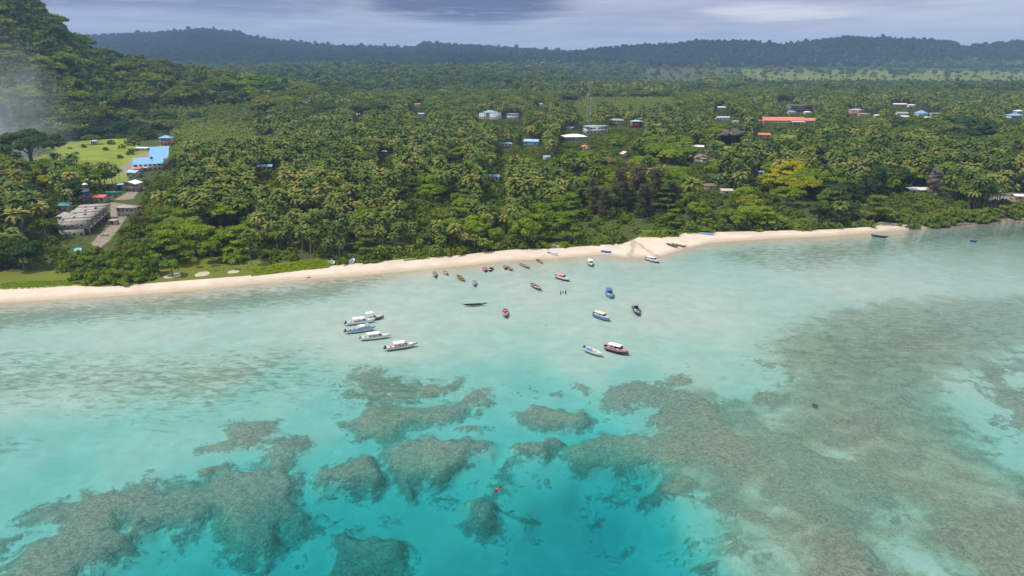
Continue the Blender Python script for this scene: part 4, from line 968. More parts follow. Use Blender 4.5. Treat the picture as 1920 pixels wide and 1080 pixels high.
# unfinished concrete row block: open bays, columns standing above the slab
def row_block():
    ax, ay = px2w(118, 413, 9.3); bx, by = px2w(163, 416, 9.3); cx, cy_ = px2w(203, 384, 9.3)
    g = 1.6; L_ = math.hypot(cx - bx, cy_ - by); ang = math.atan2(cy_ - by, cx - bx)
    W_ = 13.5
    root = empty('row_block', (bx, by, g), ang - R(90))      # local +y runs along the block, +x points to its open side
    tag(root, 'unfinished two storey concrete row block with open bays and flat stained roof', 'building')
    H_ = 8.2; nb = 6; bl = L_ / nb
    for i in range(nb):
        y0 = i * bl
        link('roof', boxes_mesh('roof', [(-W_ - .3, 1.0, y0 + .12, y0 + bl - .9 - .5 * (i % 2), H_ + 0.2 * (i % 2), H_ + 0.36 + 0.2 * (i % 2))]), root, [M['concrete']])
        link('floor_slab', boxes_mesh('floor_slab', [(-W_, 0.7, y0 + .1, y0 + bl - .1, 4.0, 4.25)]), root, [M['concrete']])
        link('wall', boxes_mesh('wall', [(-W_, -2.0, y0 - .11, y0 + .11, -0.5, 3.98), (-W_, -0.2, y0 - .11, y0 + .11, 4.27, H_ - .01)]), root, [M['concrete']])
        link('wall', boxes_mesh('wall', [(-3.0, -2.8, y0 + .12, y0 + bl - .12, 0.0, 3.98), (-3.0, -2.8, y0 + .12, y0 + bl * .35, 4.27, H_ - .02)]), root, [M['concdark']])
        link('column', boxes_mesh('column', [(0.3, 0.7, y0 - .2, y0 + .2, -0.5, 3.98), (0.3, 0.7, y0 - .2, y0 + .2, 4.27, H_ - .01)]), root, [M['concdark']])
        link('column', boxes_mesh('column', [(0.2, 0.9, y0 - .1, y0 + .1, H_ + .4, H_ + 1.0)]), root, [M['concrete']])
    for k_ in range(7): link('debris', boxes_mesh('debris', [(-W_ + 1.5 + (k_ * 3.7) % 10, -W_ + 2.6 + (k_ * 3.7) % 10, 2 + k_ * L_ / 8, 3.2 + k_ * L_ / 8, H_ + .5, H_ + .9 + .2 * (k_ % 3))]), root, [M['concdark' if k_ % 2 else 'wood']])
    link('wall', boxes_mesh('wall', [(-W_, -.2, L_ - .11, L_ + .11, -.5, H_ - .01), (-W_ - .12, -W_ + .1, .12, L_ - .12, -.5, H_ - .01)]), root, [M['concrete']])
    link('door', boxes_mesh('door', [(-4.2, -2.9, -.16, -.112, 0.0, 2.2)]), root, [M['glass']])
    for xx in (-10.5, -7.0): window_part(root, xx, -.11, 1.0, 1.3, 1.3)
    for xx in (-10.5, -7.0, -2.6): window_part(root, xx, -.11, 5.4, 1.3, 1.3)
    clear_view(112, 376, 222, 462, bx, by + 4, 10)
    for k in range(8): BUILT.append((bx + (cx - bx) * k / 7 - 6, by + (cy_ - by) * k / 7, 9))
row_block()
house(240, 388, 11, 6, 5.0, 'flat roofed concrete shell right of the row block behind a palm', 'flat', 'concrete', 'concrete', 0, R(-8), storeys=2, nwin=4, clear=(222, 378, 268, 402))
# timber and block yard items beside the row block
def block_pile(px, py, label):
    x, y = px2w(px, py, 2.6); root_ = boxes_mesh('rubble', [(-1.8 + .5 * i, -1.4 + .5 * i, -1 + .3 * (i % 3), -.3 + .3 * (i % 3), 0, .5 + .3 * (i % 4)) for i in range(8)])
    o = link('block_pile', root_, None, [M['concrete']]); o.location = (x, y, float(land_z(x, y)) - .03); tag(o, label, 'block pile')
block_pile(196, 441, 'grey heap of concrete blocks on the dirt yard beside the row block')
x_, y_ = px2w(214, 418, 3); root = empty('site_hut', (x_, y_, float(land_z(x_, y_)) - .02), R(-15)); tag(root, 'small grey site hut with a dark doorway on the dirt yard', 'hut')
link('wall', boxes_mesh('wall', [(-2, 2, -1.5, 1.5, -.3, 2.4)]), root, [M['concrete']]); link('roof', roof_mesh('shed', 4, 3, 2.42, .3, .3), root, [M['concrete']]); link('door', boxes_mesh('door', [(-.9, .9, -1.56, -1.49, 0, 2.0)]), root, [M['glass']])
BUILT.append((x_, y_, 3))
o = link('tarpaulin', poly_mesh('tarpaulin', [(-1.8, -1.2, .1), (1.8, -1.0, .1), (1.7, 1.3, .2), (-1.7, 1.2, .1), (0, .1, 1.5), (-1.8, 0, 1.1), (1.8, .1, 1.2)], [(0, 1, 4), (1, 6, 4), (6, 2, 4), (2, 3, 4), (3, 5, 4), (5, 0, 4)]), None, [M['blue']])
x_, y_ = px2w(146, 463, 4.0); o.location = (x_, y_, float(land_z(x_, y_)) + 0.0); tag(o, 'blue tarpaulin tent at the seaward end of the concrete row block', 'tarpaulin'); CLEAR.append((138, 456, 154, 470, math.hypot(x_, y_) - 2))
BUILT.append((x_, y_, 3))
x_, y_ = px2w(213, 361, 3.6); o = link('fence', boxes_mesh('fence', [(-5.5, 5.5, -.05, .05, -.3, 2.4)] + [(-5.6 + 2.2 * i, -5.4 + 2.2 * i, -.12, -.052, -.3, 2.5) for i in range(6)]), None, [M['teal']])
o.location = (x_, y_, float(land_z(x_, y_))); tag(o, 'teal sheet fence at the back of the dirt yard', 'fence'); clear_view(203, 356, 226, 368, x_, y_, 5)

# middle village
def clinic():
    root, x, y, g = place(919, 211, 11.5, 'white_block', 'tall white block with hipped blue roof and recessed balconies in the middle of the palms', 'building', R(-20))
    w, d, h = 27, 20, 11.5
    link('wall', boxes_mesh('wall', [(-w / 2, -3.2, -d / 2, d / 2, -1, h), (3.2, w / 2, -d / 2, d / 2, -1, h), (-3.19, 3.19, -d / 2 + 3, d / 2, -1, h - .02)]), root, [M['white']])
    link('roof', roof_mesh('hip', 21, 16, h + .01, 3.4, .8), root, [M['blue']])
    link('parapet', boxes_mesh('parapet', [(-w / 2 - .2, w / 2 + .2, -d / 2 - .2, -d / 2 + .3, h + .02, h + .7), (-w / 2 - .2, -w / 2 + .3, -d / 2 + .31, d / 2, h + .02, h + .7), (w / 2 - .3, w / 2 + .2, -d / 2 + .31, d / 2, h + .02, h + .7)]), root, [M['concdark']])
    for s in range(3):
        link('balcony', boxes_mesh('balcony', [(-3.18, 3.18, -d / 2, -d / 2 + 2.99, 3.6 * s + 3.3, 3.6 * s + 3.5), (-3.18, 3.18, -d / 2, -d / 2 + .15, 3.6 * s + 3.5, 3.6 * s + 4.3)]), root, [M['steel']])
        for xx in (-11, -8, -5.2, 5.2, 8, 11): window_part(root, xx, -d / 2, 1.2 + 3.6 * s, 1.3, 1.5)
        for yy in (-6, -1, 4): window_part(root, w / 2, yy, 1.2 + 3.6 * s, 1.4, 1.5, 'right'); window_part(root, -w / 2, yy, 1.2 + 3.6 * s, 1.4, 1.5, 'left')
    clear_view(900, 201, 942, 223, x, y, 18)
clinic()
house(962, 213, 17, 12, 8, 'grey and white flat roofed block right of the tall white block', 'flat', 'grey', 'white', 0, R(-10), storeys=2, nwin=5, clear=(950, 208, 976, 224), name='white_block', cat='building')
house(1116, 236, 28, 16, 9.5, 'white two storey house on a slope with grey flat roof and shaded terrace', 'flat', 'greengrey', 'white', 0, R(14), storeys=2, nwin=6, veranda=True, clear=(1094, 232, 1138, 256), ov=1.4)
house(1076, 255, 24, 16, 4.5, 'round fronted hall with a bright white low domed roof', 'hip', 'whiteroof', 'concrete', 2.4, R(8), nwin=6, clear=(1056, 248, 1098, 268), name='hall', cat='hall', ov=1.6)
house(997, 264, 15, 10, 5.0, 'pale blue roofed house with blue front between palms and bright trees', 'gable_x', 'paleblue', 'paleblue', 1.8, R(-14), nwin=3, clear=(980, 260, 1014, 276))
house(948, 269, 11, 8, 3.2, 'low blue roofed house left of the pale blue roofed house', 'gable_x', 'blue', 'white', 1.2, R(10), clear=(938, 264, 960, 277))
house(1156, 225, 19, 11, 6.5, 'house with green grey roof and pink walls right of the white terrace house', 'hip', 'greengrey', 'pink', 2.0, R(-10), storeys=2, nwin=4, clear=(1140, 219, 1168, 238))
house(1193, 227, 15, 11, 8.5, 'tall red house with pale blue roof at the right end of the middle village', 'hip', 'paleblue', 'red', 1.6, R(8), storeys=2, nwin=3, veranda=True, clear=(1176, 222, 1204, 246))
house(1068, 239, 8, 6, 3.5, 'small turquoise roofed house behind the white domed hall', 'gable_x', 'paleblue', 'paleblue', 1.0, 0, nwin=2, clear=(1060, 234, 1076, 244))
house(1098, 274, 7, 6, 3.5, 'small rust red roofed house below the white domed hall', 'gable_y', 'orange', 'cream', 1.0, R(15), nwin=2, clear=(1092, 268, 1104, 280))
house(925, 330, 9, 6, 3.2, 'blue sheet roof alone inside the dense palm grove', 'gable_x', 'blue', 'white', 1.2, R(-8), clear=(916, 324, 935, 335))
house(497, 311, 11, 7, 3.2, 'pale blue roofed house hidden in palms right of the field', 'gable_x', 'paleblue', 'white', 1.2, R(8), clear=(483, 306, 512, 317))
house(1024, 293, 5, 4, 3, 'tiny blue hut between the palms in the middle of the grove', 'gable_x', 'paleblue', 'white', .8, R(20), nwin=1, name='hut', cat='hut', clear=(1018, 289, 1030, 298))
house(720, 284, 4.5, 4, 3, 'tiny pinkish white hut in the palms of the middle grove', 'gable_y', 'whiteroof', 'pink', .8, 0, nwin=1, name='hut', cat='hut', clear=(714, 279, 727, 289))
house(781, 195, 15, 8, 3, 'salmon roofed house far back in the palms left of the yellow meadow', 'gable_x', 'orange', 'white', 1.6, R(8), clear=(771, 190, 791, 200))
house(790, 213, 9, 8, 4, 'small turquoise shed in front of the salmon roofed house', 'gable_x', 'paleblue', 'paleblue', 1.2, 0, nwin=2, name='shed', cat='shed', clear=(784, 209, 796, 217))
house(670, 214, 7, 6, 4, 'small white shed left of the big dark trees', 'gable_x', 'whiteroof', 'white', 1.0, 0, nwin=2, name='shed', cat='shed', clear=(664, 210, 676, 218))
house(1017, 195, 12, 8, 4, 'white roofed house far beyond the tall white block', 'gable_y', 'whiteroof', 'cream', 1.8, R(10), clear=(1008, 191, 1026, 199))
house(582, 152, 26, 14, 5, 'white shed with long roof at the foot of the far hills', 'gable_x', 'whiteroof', 'white', 3, 0, name='shed', cat='shed', clear=(570, 149, 592, 156))
# village under the bright trees
house(1306, 274, 13, 9, 6.0, 'grey unfinished house with white sheet roof beside the small green pitch', 'gable_x', 'whiteroof', 'concdark', 1.2, R(-12), storeys=2, nwin=4, veranda=True, clear=(1294, 266, 1326, 290))
house(1319, 297, 4, 4, 6.0, 'narrow pale concrete house below the grey unfinished house', 'flat', 'concrete', 'cream', 0, R(5), storeys=2, nwin=1, clear=(1316, 288, 1333, 304))
house(1172, 288, 7, 6, 3.5, 'thatched hut with straw gable among yellow green trees', 'gable_y', 'cream', 'wood', 2.2, R(20), nwin=1, name='hut', cat='hut', clear=(1163, 281, 1181, 296))
house(1331, 347, 8, 6, 3.2, 'brown roofed hut left of the two beach huts in lime trees', 'hip', 'wood', 'cream', 1.4, R(6), nwin=1, name='hut', cat='hut', clear=(1322, 341, 1342, 352))
house(1362, 356, 7, 5, 2.8, 'pale roofed hut on the sandy clearing among lime trees', 'gable_x', 'cream', 'cream', 1.0, R(-6), nwin=1, name='hut', cat='hut', clear=(1353, 351, 1374, 361))
house(1428, 322, 4, 3.5, 3, 'small bright blue hut at the left of the yellow flowering tree', 'shed', 'blue', 'blue', .5, 0, nwin=1, name='hut', cat='hut', clear=(1422, 316, 1436, 328))
# right village
def orange_school():
    root, x, y, g = place(1478, 225, 6.5, 'long_school', 'very long building with bright orange roof and cream walls on the right', 'building', R(-3))
    w, d, h = 72, 17, 6.5
    link('wall', boxes_mesh('wall', [(-w / 2, w / 2, -d / 2, d / 2, -1, h - .02)]), root, [M['cream']])
    link('roof', roof_mesh('gable_x', 55, d, h, 4.2, 1.2, x0=-8), root, [M['orange']])
    link('roof', roof_mesh('gable_x', 15.5, d, h, 3.0, 1.2, x0=28), root, [M['orange']])
    link('porch_roof', roof_mesh('shed', 17, 5, 5.2, .5, .4, x0=10, y0=-d / 2 - 3.2), root, [M['whiteroof']])
    link('roof', roof_mesh('hip', 9, 9, h - .8, 2.6, .8, x0=-w / 2 - 3.5, y0=-1), root, [M['orange']])
    link('wall', boxes_mesh('wall', [(-w / 2 - 8, -w / 2 - .02, -5, 3, -1, h - .82)]), root, [M['pink']])
    V = [(-w / 2 + .8, -d / 2, h - .02), (-w / 2 + .8, d / 2, h - .02), (-w / 2 + .8, 0, h + 3.8)]
    link('gable', poly_mesh('gable', V, [(1, 0, 2)]), root, [M['cream']])
    for i in range(20): window_part(root, -w / 2 + 2.2 + i * 3.55, -d / 2, 1.6, 1.8, 1.6)
    for i in range(4): link('post', boxes_mesh('post', [(2 + i * 5.2, 2.3 + i * 5.2, -d / 2 - 5.7, -d / 2 - 5.4, -.6, 5.1)]), root, [M['white']])
    clear_view(1430, 211, 1527, 230, x, y, 10)
    for k in range(-3, 4): BUILT.append((x + k * 11, y, 12))
orange_school()
house(1364, 220, 36, 10, 3.5, 'long low building with pale blue roof left of the long orange roofed building', 'gable_x', 'paleblue', 'white', 1.6, R(-2), nwin=8, clear=(1343, 216, 1386, 224))
house(1380, 227, 9, 6, 3.5, 'small white shed below the long pale blue roof', 'flat', 'whiteroof', 'white', 0, 0, nwin=2, name='shed', cat='shed', clear=(1375, 224, 1387, 230))
house(1432, 252, 13, 8, 3.5, 'low house with salmon pink roof below the long orange roofed building', 'gable_x', 'orange', 'pink', 1.8, R(-8), clear=(1420, 248, 1446, 256))
house(1500, 197, 42, 18, 11, 'dark unfinished concrete frame building behind the long orange roofed building', 'flat', 'concdark', 'concdark', 0, R(8), storeys=3, nwin=9, veranda=True, clear=(1478, 192, 1524, 209), name='concrete_building', cat='building', ov=.4)
house(1484, 209, 12, 9, 4, 'small bright blue roofed house in front of the dark concrete building', 'hip', 'blue', 'white', 1.5, 0, nwin=3, clear=(1478, 206, 1492, 212))
house(1514, 210, 10, 8, 4, 'white roofed house right of the small bright blue roofed house', 'hip', 'whiteroof', 'white', 1.5, 0, nwin=2, clear=(1508, 206, 1521, 213))
house(1604, 206, 20, 12, 8, 'pink and grey house with dark upper floor in the right village', 'hip', 'grey', 'pink', 2.2, R(8), storeys=2, nwin=4, clear=(1594, 202, 1616, 216))
house(1620, 213, 17, 9, 4.5, 'yellow walled house right of the pink and grey house', 'flat', 'cream', 'yellowwall', 0, R(-5), nwin=4, clear=(1612, 209, 1640, 219))
house(1645, 216, 10, 8, 3.5, 'small white roofed house right of the yellow walled house', 'gable_x', 'whiteroof', 'cream', 1.2, 0, nwin=2, clear=(1639, 213, 1650, 219))
house(1690, 212, 17, 10, 4, 'house with grey blue roof left of the blue pyramid roof', 'gable_x', 'grey', 'white', 2.0, 0, nwin=4, clear=(1682, 208, 1701, 216))
house(1694, 218, 14, 8, 3.5, 'low white roofed house below the grey blue roof', 'shed', 'whiteroof', 'white', .8, R(-10), nwin=3, clear=(1688, 215, 1703, 221))
house(1727, 212, 15, 14, 4, 'house with clear blue pyramid roof in the right village', 'hip', 'blue', 'white', 4.5, 0, nwin=3, clear=(1717, 206, 1737, 215))
house(1754, 213, 16, 8, 3.5, 'low pale green roofed house right of the blue pyramid roof', 'gable_x', 'greengrey', 'white', 1.5, 0, nwin=3, clear=(1746, 210, 1763, 215))
house(1738, 220, 9, 7, 3.5, 'small white roofed hut below the blue pyramid roof', 'gable_x', 'whiteroof', 'pink', 1.2, 0, nwin=2, name='hut', cat='hut', clear=(1733, 217, 1744, 222))
house(1903, 216, 24, 16, 5, 'wide bright blue roofed house at the right edge with white columns', 'hip', 'blue', 'white', 2.6, R(8), nwin=5, veranda=True, clear=(1888, 211, 1920, 222))
house(1910, 208, 12, 10, 10, 'narrow white house with grey roof behind the wide bright blue roof', 'hip', 'whiteroof', 'grey', 1.8, 0, storeys=2, nwin=3, clear=(1901, 203, 1918, 211))
house(1686, 195, 24, 12, 4.5, 'long pinkish white house behind the right village', 'gable_x', 'whiteroof', 'pink', 1.5, 0, nwin=5, clear=(1676, 191, 1697, 198))
house(1708, 197, 12, 9, 4, 'small white house right of the long pinkish white house', 'gable_x', 'whiteroof', 'white', 1.5, 0, nwin=2, clear=(1703, 193, 1714, 200))
house(1401, 176, 26, 14, 5, 'white house with low roof far behind the pale blue roofed building', 'gable_x', 'whiteroof', 'white', 2, 0, nwin=4, clear=(1394, 172, 1408, 179))
house(1469, 184, 14, 10, 5, 'small white house in front of the far pole mast', 'gable_x', 'whiteroof', 'white', 2, 0, nwin=2, clear=(1463, 181, 1475, 187))
house(1352, 201, 14, 9, 4, 'small yellowish roofed house above the long pale blue roof', 'gable_x', 'whiteroof', 'yellowwall', 1.6, 0, nwin=2, clear=(1344, 198, 1360, 204))
house(1722, 354, 13, 7, 3.2, 'grey white flat roofed beach house left of the bare grey tree', 'shed', 'whiteroof', 'grey', .5, R(-4), nwin=3, clear=(1706, 347, 1737, 360))
house(1917, 268, 10, 9, 5, 'cream house with brown roof at the right edge of the palms', 'gable_x', 'wood', 'cream', 1.8, 0, nwin=2, clear=(1909, 262, 1920, 275))
house(1918, 366, 12, 6, 3, 'pale sheet roofed shed on the sandy clearing at the right edge', 'gable_x', 'whiteroof', 'cream', .8, R(-5), nwin=2, name='shed', cat='shed', clear=(1905, 362, 1920, 372))
# masts
def mast(px, pyt, pyb, h, label, w=1.6):
    x, y = px2w(px, pyb, 3); g = float(land_z(x, y)); s = h
    root = empty('radio_mast', (x, y, g), 0); tag(root, label, 'mast')
    for k in range(3):
        th = k * 2.094 + .3
        link('leg', join_mesh('leg', [tube([(math.cos(th) * w, math.sin(th) * w, -.5), (math.cos(th) * w * .25, math.sin(th) * w * .25, s)], [.11, .07], 4)]), root, [M['steel']])
    br = []
    n = int(s / 2.6)
    for i in range(n):
        z0 = i * s / n; z1 = (i + 1) * s / n; r0 = w * (1 - .75 * z0 / s); r1 = w * (1 - .75 * z1 / s)
        for k in range(3):
            a = k * 2.094 + .3; b_ = a + 2.094
            br.append(tube([(math.cos(a) * r0, math.sin(a) * r0, z0), (math.cos(b_) * r1, math.sin(b_) * r1, z1)], [.04, .04], 3))
    link('bracing', join_mesh('bracing', br), root, [M['steel']])
    an = link('antenna', join_mesh('antenna', [tube([(.9, 0, s - 4), (.9, 0, s - 1.5)], [.25, .25], 6), tube([(-.7, .6, s - 4.5), (-.7, .6, s - 2)], [.25, .25], 6), tube([(0, 0, s), (0, 0, s + 3)], [.06, .03], 4)]), root, [M['white']])
    CLEAR.append((px - 3, pyt, px + 3, pyb - 14, math.hypot(x, y) - 3))
    BUILT.append((x, y, 3))
mast(1101, 185, 236, 44, 'tall thin lattice mast behind the white terrace house, left one of two', 1.5)
mast(1106, 188, 236, 40, 'tall thin lattice mast behind the white terrace house, right one of two', 1.2)
mast(1487, 158, 192, 48, 'thin grey mast rising behind the long orange roofed building', 1.6)
# ------------------------------------------------------------------ sort the planting positions
UPX = {}
def grow():
    for i in range(len(XY)):
        x, y = float(XY[i, 0]), float(XY[i, 1]); g = float(ZG[i]); q = x / y
        r = RNG.random()
        if y > 1600 or (q < -0.30 and g > 22):
            px, py = w2px(x, y, g + 14)
            hill = g > 38
            ch = vchar(px, py) if y < 1900 else (vchar(px, py) if py > 140 else 'D')
            if y > 1600 and ch in 'Pp' and y < 2900 and r < 1.25 - (y - 1600) / 1400 and not hill: cand.append(('P', x, y, g)); continue
            if ch == 'L' and y > 1300 and not hill and y < 3500:
                if r < .35: continue
                cand.append((RNG.choice(['F', 'P', 'M', 'B']), x, y, g - 2.0)); continue
            if ch == 'L' and y <= 1600: cand.append((RNG.choice(['Lp', 'Lp', 'Lp', 'F', 'P', 'M']) if px > 560 or y > 1150 else RNG.choice(['Lp', 'Lp', 'Lp', 'Lp', 'P', 'M']), x, y, g)); continue
            if ch == 'M' and y <= 1600 and q < -.3: cand.append(('F' if r < .8 else 'H', x, y, g)); continue
            if q > 0.15 + .04 * math.sin(y * .013) and 2600 < y < 4250 and not hill and r < .96: continue
            if q > -0.02 and 3300 < y < 4150 and not hill and r < .4: continue      # open far plain
            cand.append(('H' if hill and (r < .5 or y > 3000) else 'F' if r < .9 or y > 1600 else 'B', x, y, g)); continue
        px, py = w2px(x, y, g + 13)
        if near_building(x, y, 2.2): continue
        if (near_building(x, y, 6)): ch = 'm'
        else: ch = vchar(px, py)
        thin = 0.30 if y < 900 else 0.5
        if ch == 'G' or ch == 'K':
            # scattered bushes and palms only
            if r < .25: cand.append(('P', x, y, g))
            elif r < .40: cand.append(('B', x, y, g))
            continue
        if ch == 'm': 
            if r < .5: cand.append(('P', x, y, g))
            continue
        if ch == 'P':
            if y - float(treeline_y(x, y)) < 45 and RNG.random() < .3: cand.append(('S', x + RNG.uniform(-2, 2), y + RNG.uniform(-1, 2), g))
            if r < .93: cand.append(('P', x, y, g))
            elif r < .938: cand.append(('M', x, y, g))
            elif r < .945: cand.append(('B', x, y, g))
        elif ch == 'p':
            if r < .52: cand.append(('P', x, y, g))
            elif r < .52 + .48 * thin * 1.3: cand.append(('B' if r < .62 else 'M', x, y, g))
        elif ch == 'L':
            cand.append(('Lp', x, y, g))
        elif ch == 'B':
            if r < thin: cand.append(('B', x, y, g))
            elif r < thin + .03: cand.append(('P', x, y, g))
            elif r < thin + .10: cand.append(('M', x, y, g))
        elif ch == 'M':
            if r < .12: cand.append(('P', x, y, g))
            elif r < .12 + thin: cand.append(('M', x, y, g))
            elif r < .17 + thin: cand.append(('B', x, y, g))
        elif ch == 'D':
            if r < thin: cand.append(('D', x, y, g))
            elif r < thin + .08: cand.append(('M', x, y, g))
            elif r < thin + .13: cand.append(('P', x, y, g))
        elif ch == 'Y':
            if r < thin * .6: cand.append(('Y', x, y, g))
            elif r < thin: cand.append(('B', x, y, g))
            elif r < thin + .2: cand.append(('P', x, y, g))
        elif ch == 'R':
            if r < .36: cand.append(('R', x, y, g))
cand = []
grow()
# trees picked out one by one from the photograph: kind, leaf, px, py of crown centre, scale, label
SPECIAL = [
 ('casuarina', 'casuarina', 1195, 345, 1.28, 'tallest brown casuarina in the cluster right of the middle of the shore'),
 ('casuarina', 'casuarina', 1163, 356, 1.10, 'brown casuarina on the left flank of the big brown cluster'),
 ('casuarina', 'casuarina', 1229, 352, 1.15, 'brown casuarina on the right flank of the big brown cluster'),
 ('casuarina', 'casuarina', 1208, 372, 0.95, 'shorter brown casuarina in front of the tallest one'),
 ('casuarina', 'casuarina', 1112, 366, 0.92, 'lone grey brown casuarina left of the big brown cluster'),
 ('casuarina', 'casuarina', 1136, 378, 0.82, 'small grey brown casuarina between the lone one and the cluster'),
 ('columnar', 'casdark', 1259, 364, 1.12, 'dark green columnar casuarina right of the brown cluster'),
 ('rain', 'yellow', 1486, 318, 1.35, 'large yellow green flowering tree with a high domed crown'),
 ('rain', 'yellow', 1454, 336, 1.05, 'yellow golden crown at the left foot of the large flowering tree'),
 ('rain', 'yellow', 1510, 345, 1.05, 'lower yellow crown at the right foot of the large flowering tree'),
 ('rain', 'lime', 1478, 362, 0.9, 'olive lime tree below the large yellow flowering tree'),
 ('columnar', 'dark', 1622, 350, 1.25, 'left one of two dark vine covered columnar trees by the right shore'),
 ('columnar', 'dark', 1646, 341, 1.35, 'right one of two dark vine covered columnar trees by the right shore'),
 ('rain', 'lime', 1704, 325, 1.0, 'bright lime tree with open crown left of the bare grey tree'),
 ('broad', 'lime', 1672, 345, 1.1, 'small lime tree between the columnar trees and the bright lime tree'),
 ('casuarina', 'twig', 1755, 338, 0.88, 'tall bare grey tree behind the right shore'),
 ('rain', 'mid', 1797, 352, 0.9, 'broad green tree right of the bare grey tree'),
 ('layered', 'mid', 1643, 386, 1.35, 'conical layered green tree beside the sand gap at the right'),
 ('rain', 'twig', 1375, 251, 1.25, 'round leafless brown tree beside the small green pitch'),
 ('rain', 'dark', 52, 268, 2.3, 'huge dark spreading tree wrapped in smoke at the left edge'),
 ('rain', 'dark', 672, 204, 1.55, 'left one of two big dark trees in the palms left of the meadow'),
 ('rain', 'dark', 708, 202, 1.75, 'right one of two big dark trees in the palms left of the meadow'),
 ('rain', 'dark', 475, 178, 1.7, 'isolated dark round tree on the plantation slope'),
 ('rain', 'dark', 235, 236, 1.25, 'dark tree in the middle of the wood behind the field'),
 ('rain', 'dark', 200, 226, 1.15, 'dark tree at the left of the wood behind the field'),
 ('rain', 'dark', 266, 224, 1.05, 'dark tree at the right of the wood behind the field'),
 ('rain', 'mid', 303, 231, 1.15, 'pale olive round tree above the pink house'),
 ('rain', 'dark', 366, 218, 1.1, 'dark tree alone right of the pale olive round tree'),
 ('rain', 'mid', 170, 258, .75, 'light green tree behind the small white field shed'),
 ('rain', 'lime', 1545, 300, .55, 'lime green tree behind the large yellow flowering tree'),
 ('rain', 'dark', 197, 90, 1.45, 'large dark tree standing out alone on the hill crest'),
 ('rain', 'dark', 264, 116, 1.1, 'dark rounded tree on the hill ridge right of the large crest tree'),
 ('rain', 'mid', 318, 121, 1.1, 'pale trunked tree on the hill ridge'),
 ('rain', 'dark', 384, 131, 1.0, 'left dark tree at the lower end of the hill ridge'),
 ('rain', 'dark', 402, 134, .95, 'right dark tree at the lower end of the hill ridge'),
 ('casuarina', 'dark', 108, 46, 1.2, 'tall dark tree on the steep shoulder of the left hill'),
 ('broad', 'yellow', 62, 327, 1.35, 'yellow flowering tree near the left edge below the smoke'),
 ('broad', 'yellow', 80, 340, 1.1, 'smaller yellow green tree beside the left yellow flowering tree'),
 ('rain', 'dark', 185, 330, 1.0, 'flat topped dark tree between the field and the tank tower'),
 ('rain', 'mid', 853, 290, .75, 'pale rounded tree alone in the palms below the tall white block'),
 ('rain', 'mid', 770, 340, .9, 'flat topped green tree in the middle of the palm grove'),
 ('rain', 'bright', 812, 356, .95, 'flat topped bright tree in the palm grove right of the flat topped green one'),
 ('rain', 'bright', 410, 395, 1.0, 'tall bright green tree in the palms above the lawn'),
 ('rain', 'dark', 1690, 232, 1.4, 'left dark tree of the big dark wood in the right village'),
 ('rain', 'dark', 1790, 226, 1.7, 'tallest dark tree of the big wood in the right village'),
 ('rain', 'dark', 1830, 234, 1.9, 'broad dark tree of the big wood in the right village'),
 ('rain', 'dark', 1860, 244, 1.4, 'right dark tree of the big wood in the right village'),
 ('rain', 'mid', 1785, 243, 1.4, 'pale topped spreading tree in front of the big dark wood'),
 ('rain', 'bright', 1300, 285, 1.0, 'bright green spreading tree below the grey unfinished house'),
 ('rain', 'bright', 1225, 280, 1.1, 'bright green spreading tree left of the thatched hut'),
 ('rain', 'bright', 1255, 290, 1.1, 'bright green spreading tree right of the thatched hut'),
 ('rain', 'dry', 1140, 300, .6, 'dry orange leaved tree left of the thatched hut'),
 ('rain', 'dry', 1185, 304, .5, 'dry orange leaved tree right of the thatched hut'),
 ('broad', 'mid', 295, 493, .72, 'small round tree on the lawn right of the shrub mound, left of two'),
 ('broad', 'bright', 320, 496, .72, 'small bright tree on the lawn right of the shrub mound, right of two'),
 ('broad', 'bright', 78 + 0, 424, 1.1, 'bright tree in the palms at the far left'),
 ('broad', 'bright', 515, 445, .9, 'bright green round tree left of the dark gap above the lawn'),
 ('layered', 'mid', 692, 452, 1.0, 'dark layered tree behind the right white beached boat'),
]
MOUNDS = [(150, 512), (172, 520), (205, 522), (240, 518), (262, 510), (160, 492), (190, 498), (222, 498), (250, 495), (180, 476), (214, 480), (243, 478), (275, 497)]
BUSH_LINE = [(510, 505), (540, 503), (570, 499), (598, 495), (485, 508), (1230, 436), (1255, 437), (1210, 438), (1090, 458), (1070, 460)]
for bx0, by0, bx1, by1 in ((610, 478, 636, 499), (650, 476, 673, 497), (1034, 455, 1050, 467), (1026, 469, 1048, 481), (1312, 432, 1340, 441), (310, 508, 450, 522), (1252, 450, 1284, 466)):
    bx, by = px2w((bx0 + bx1) / 2, by1, 1.5); CLEAR.append((bx0, by0, bx1, by1, math.hypot(bx, by) + 9))
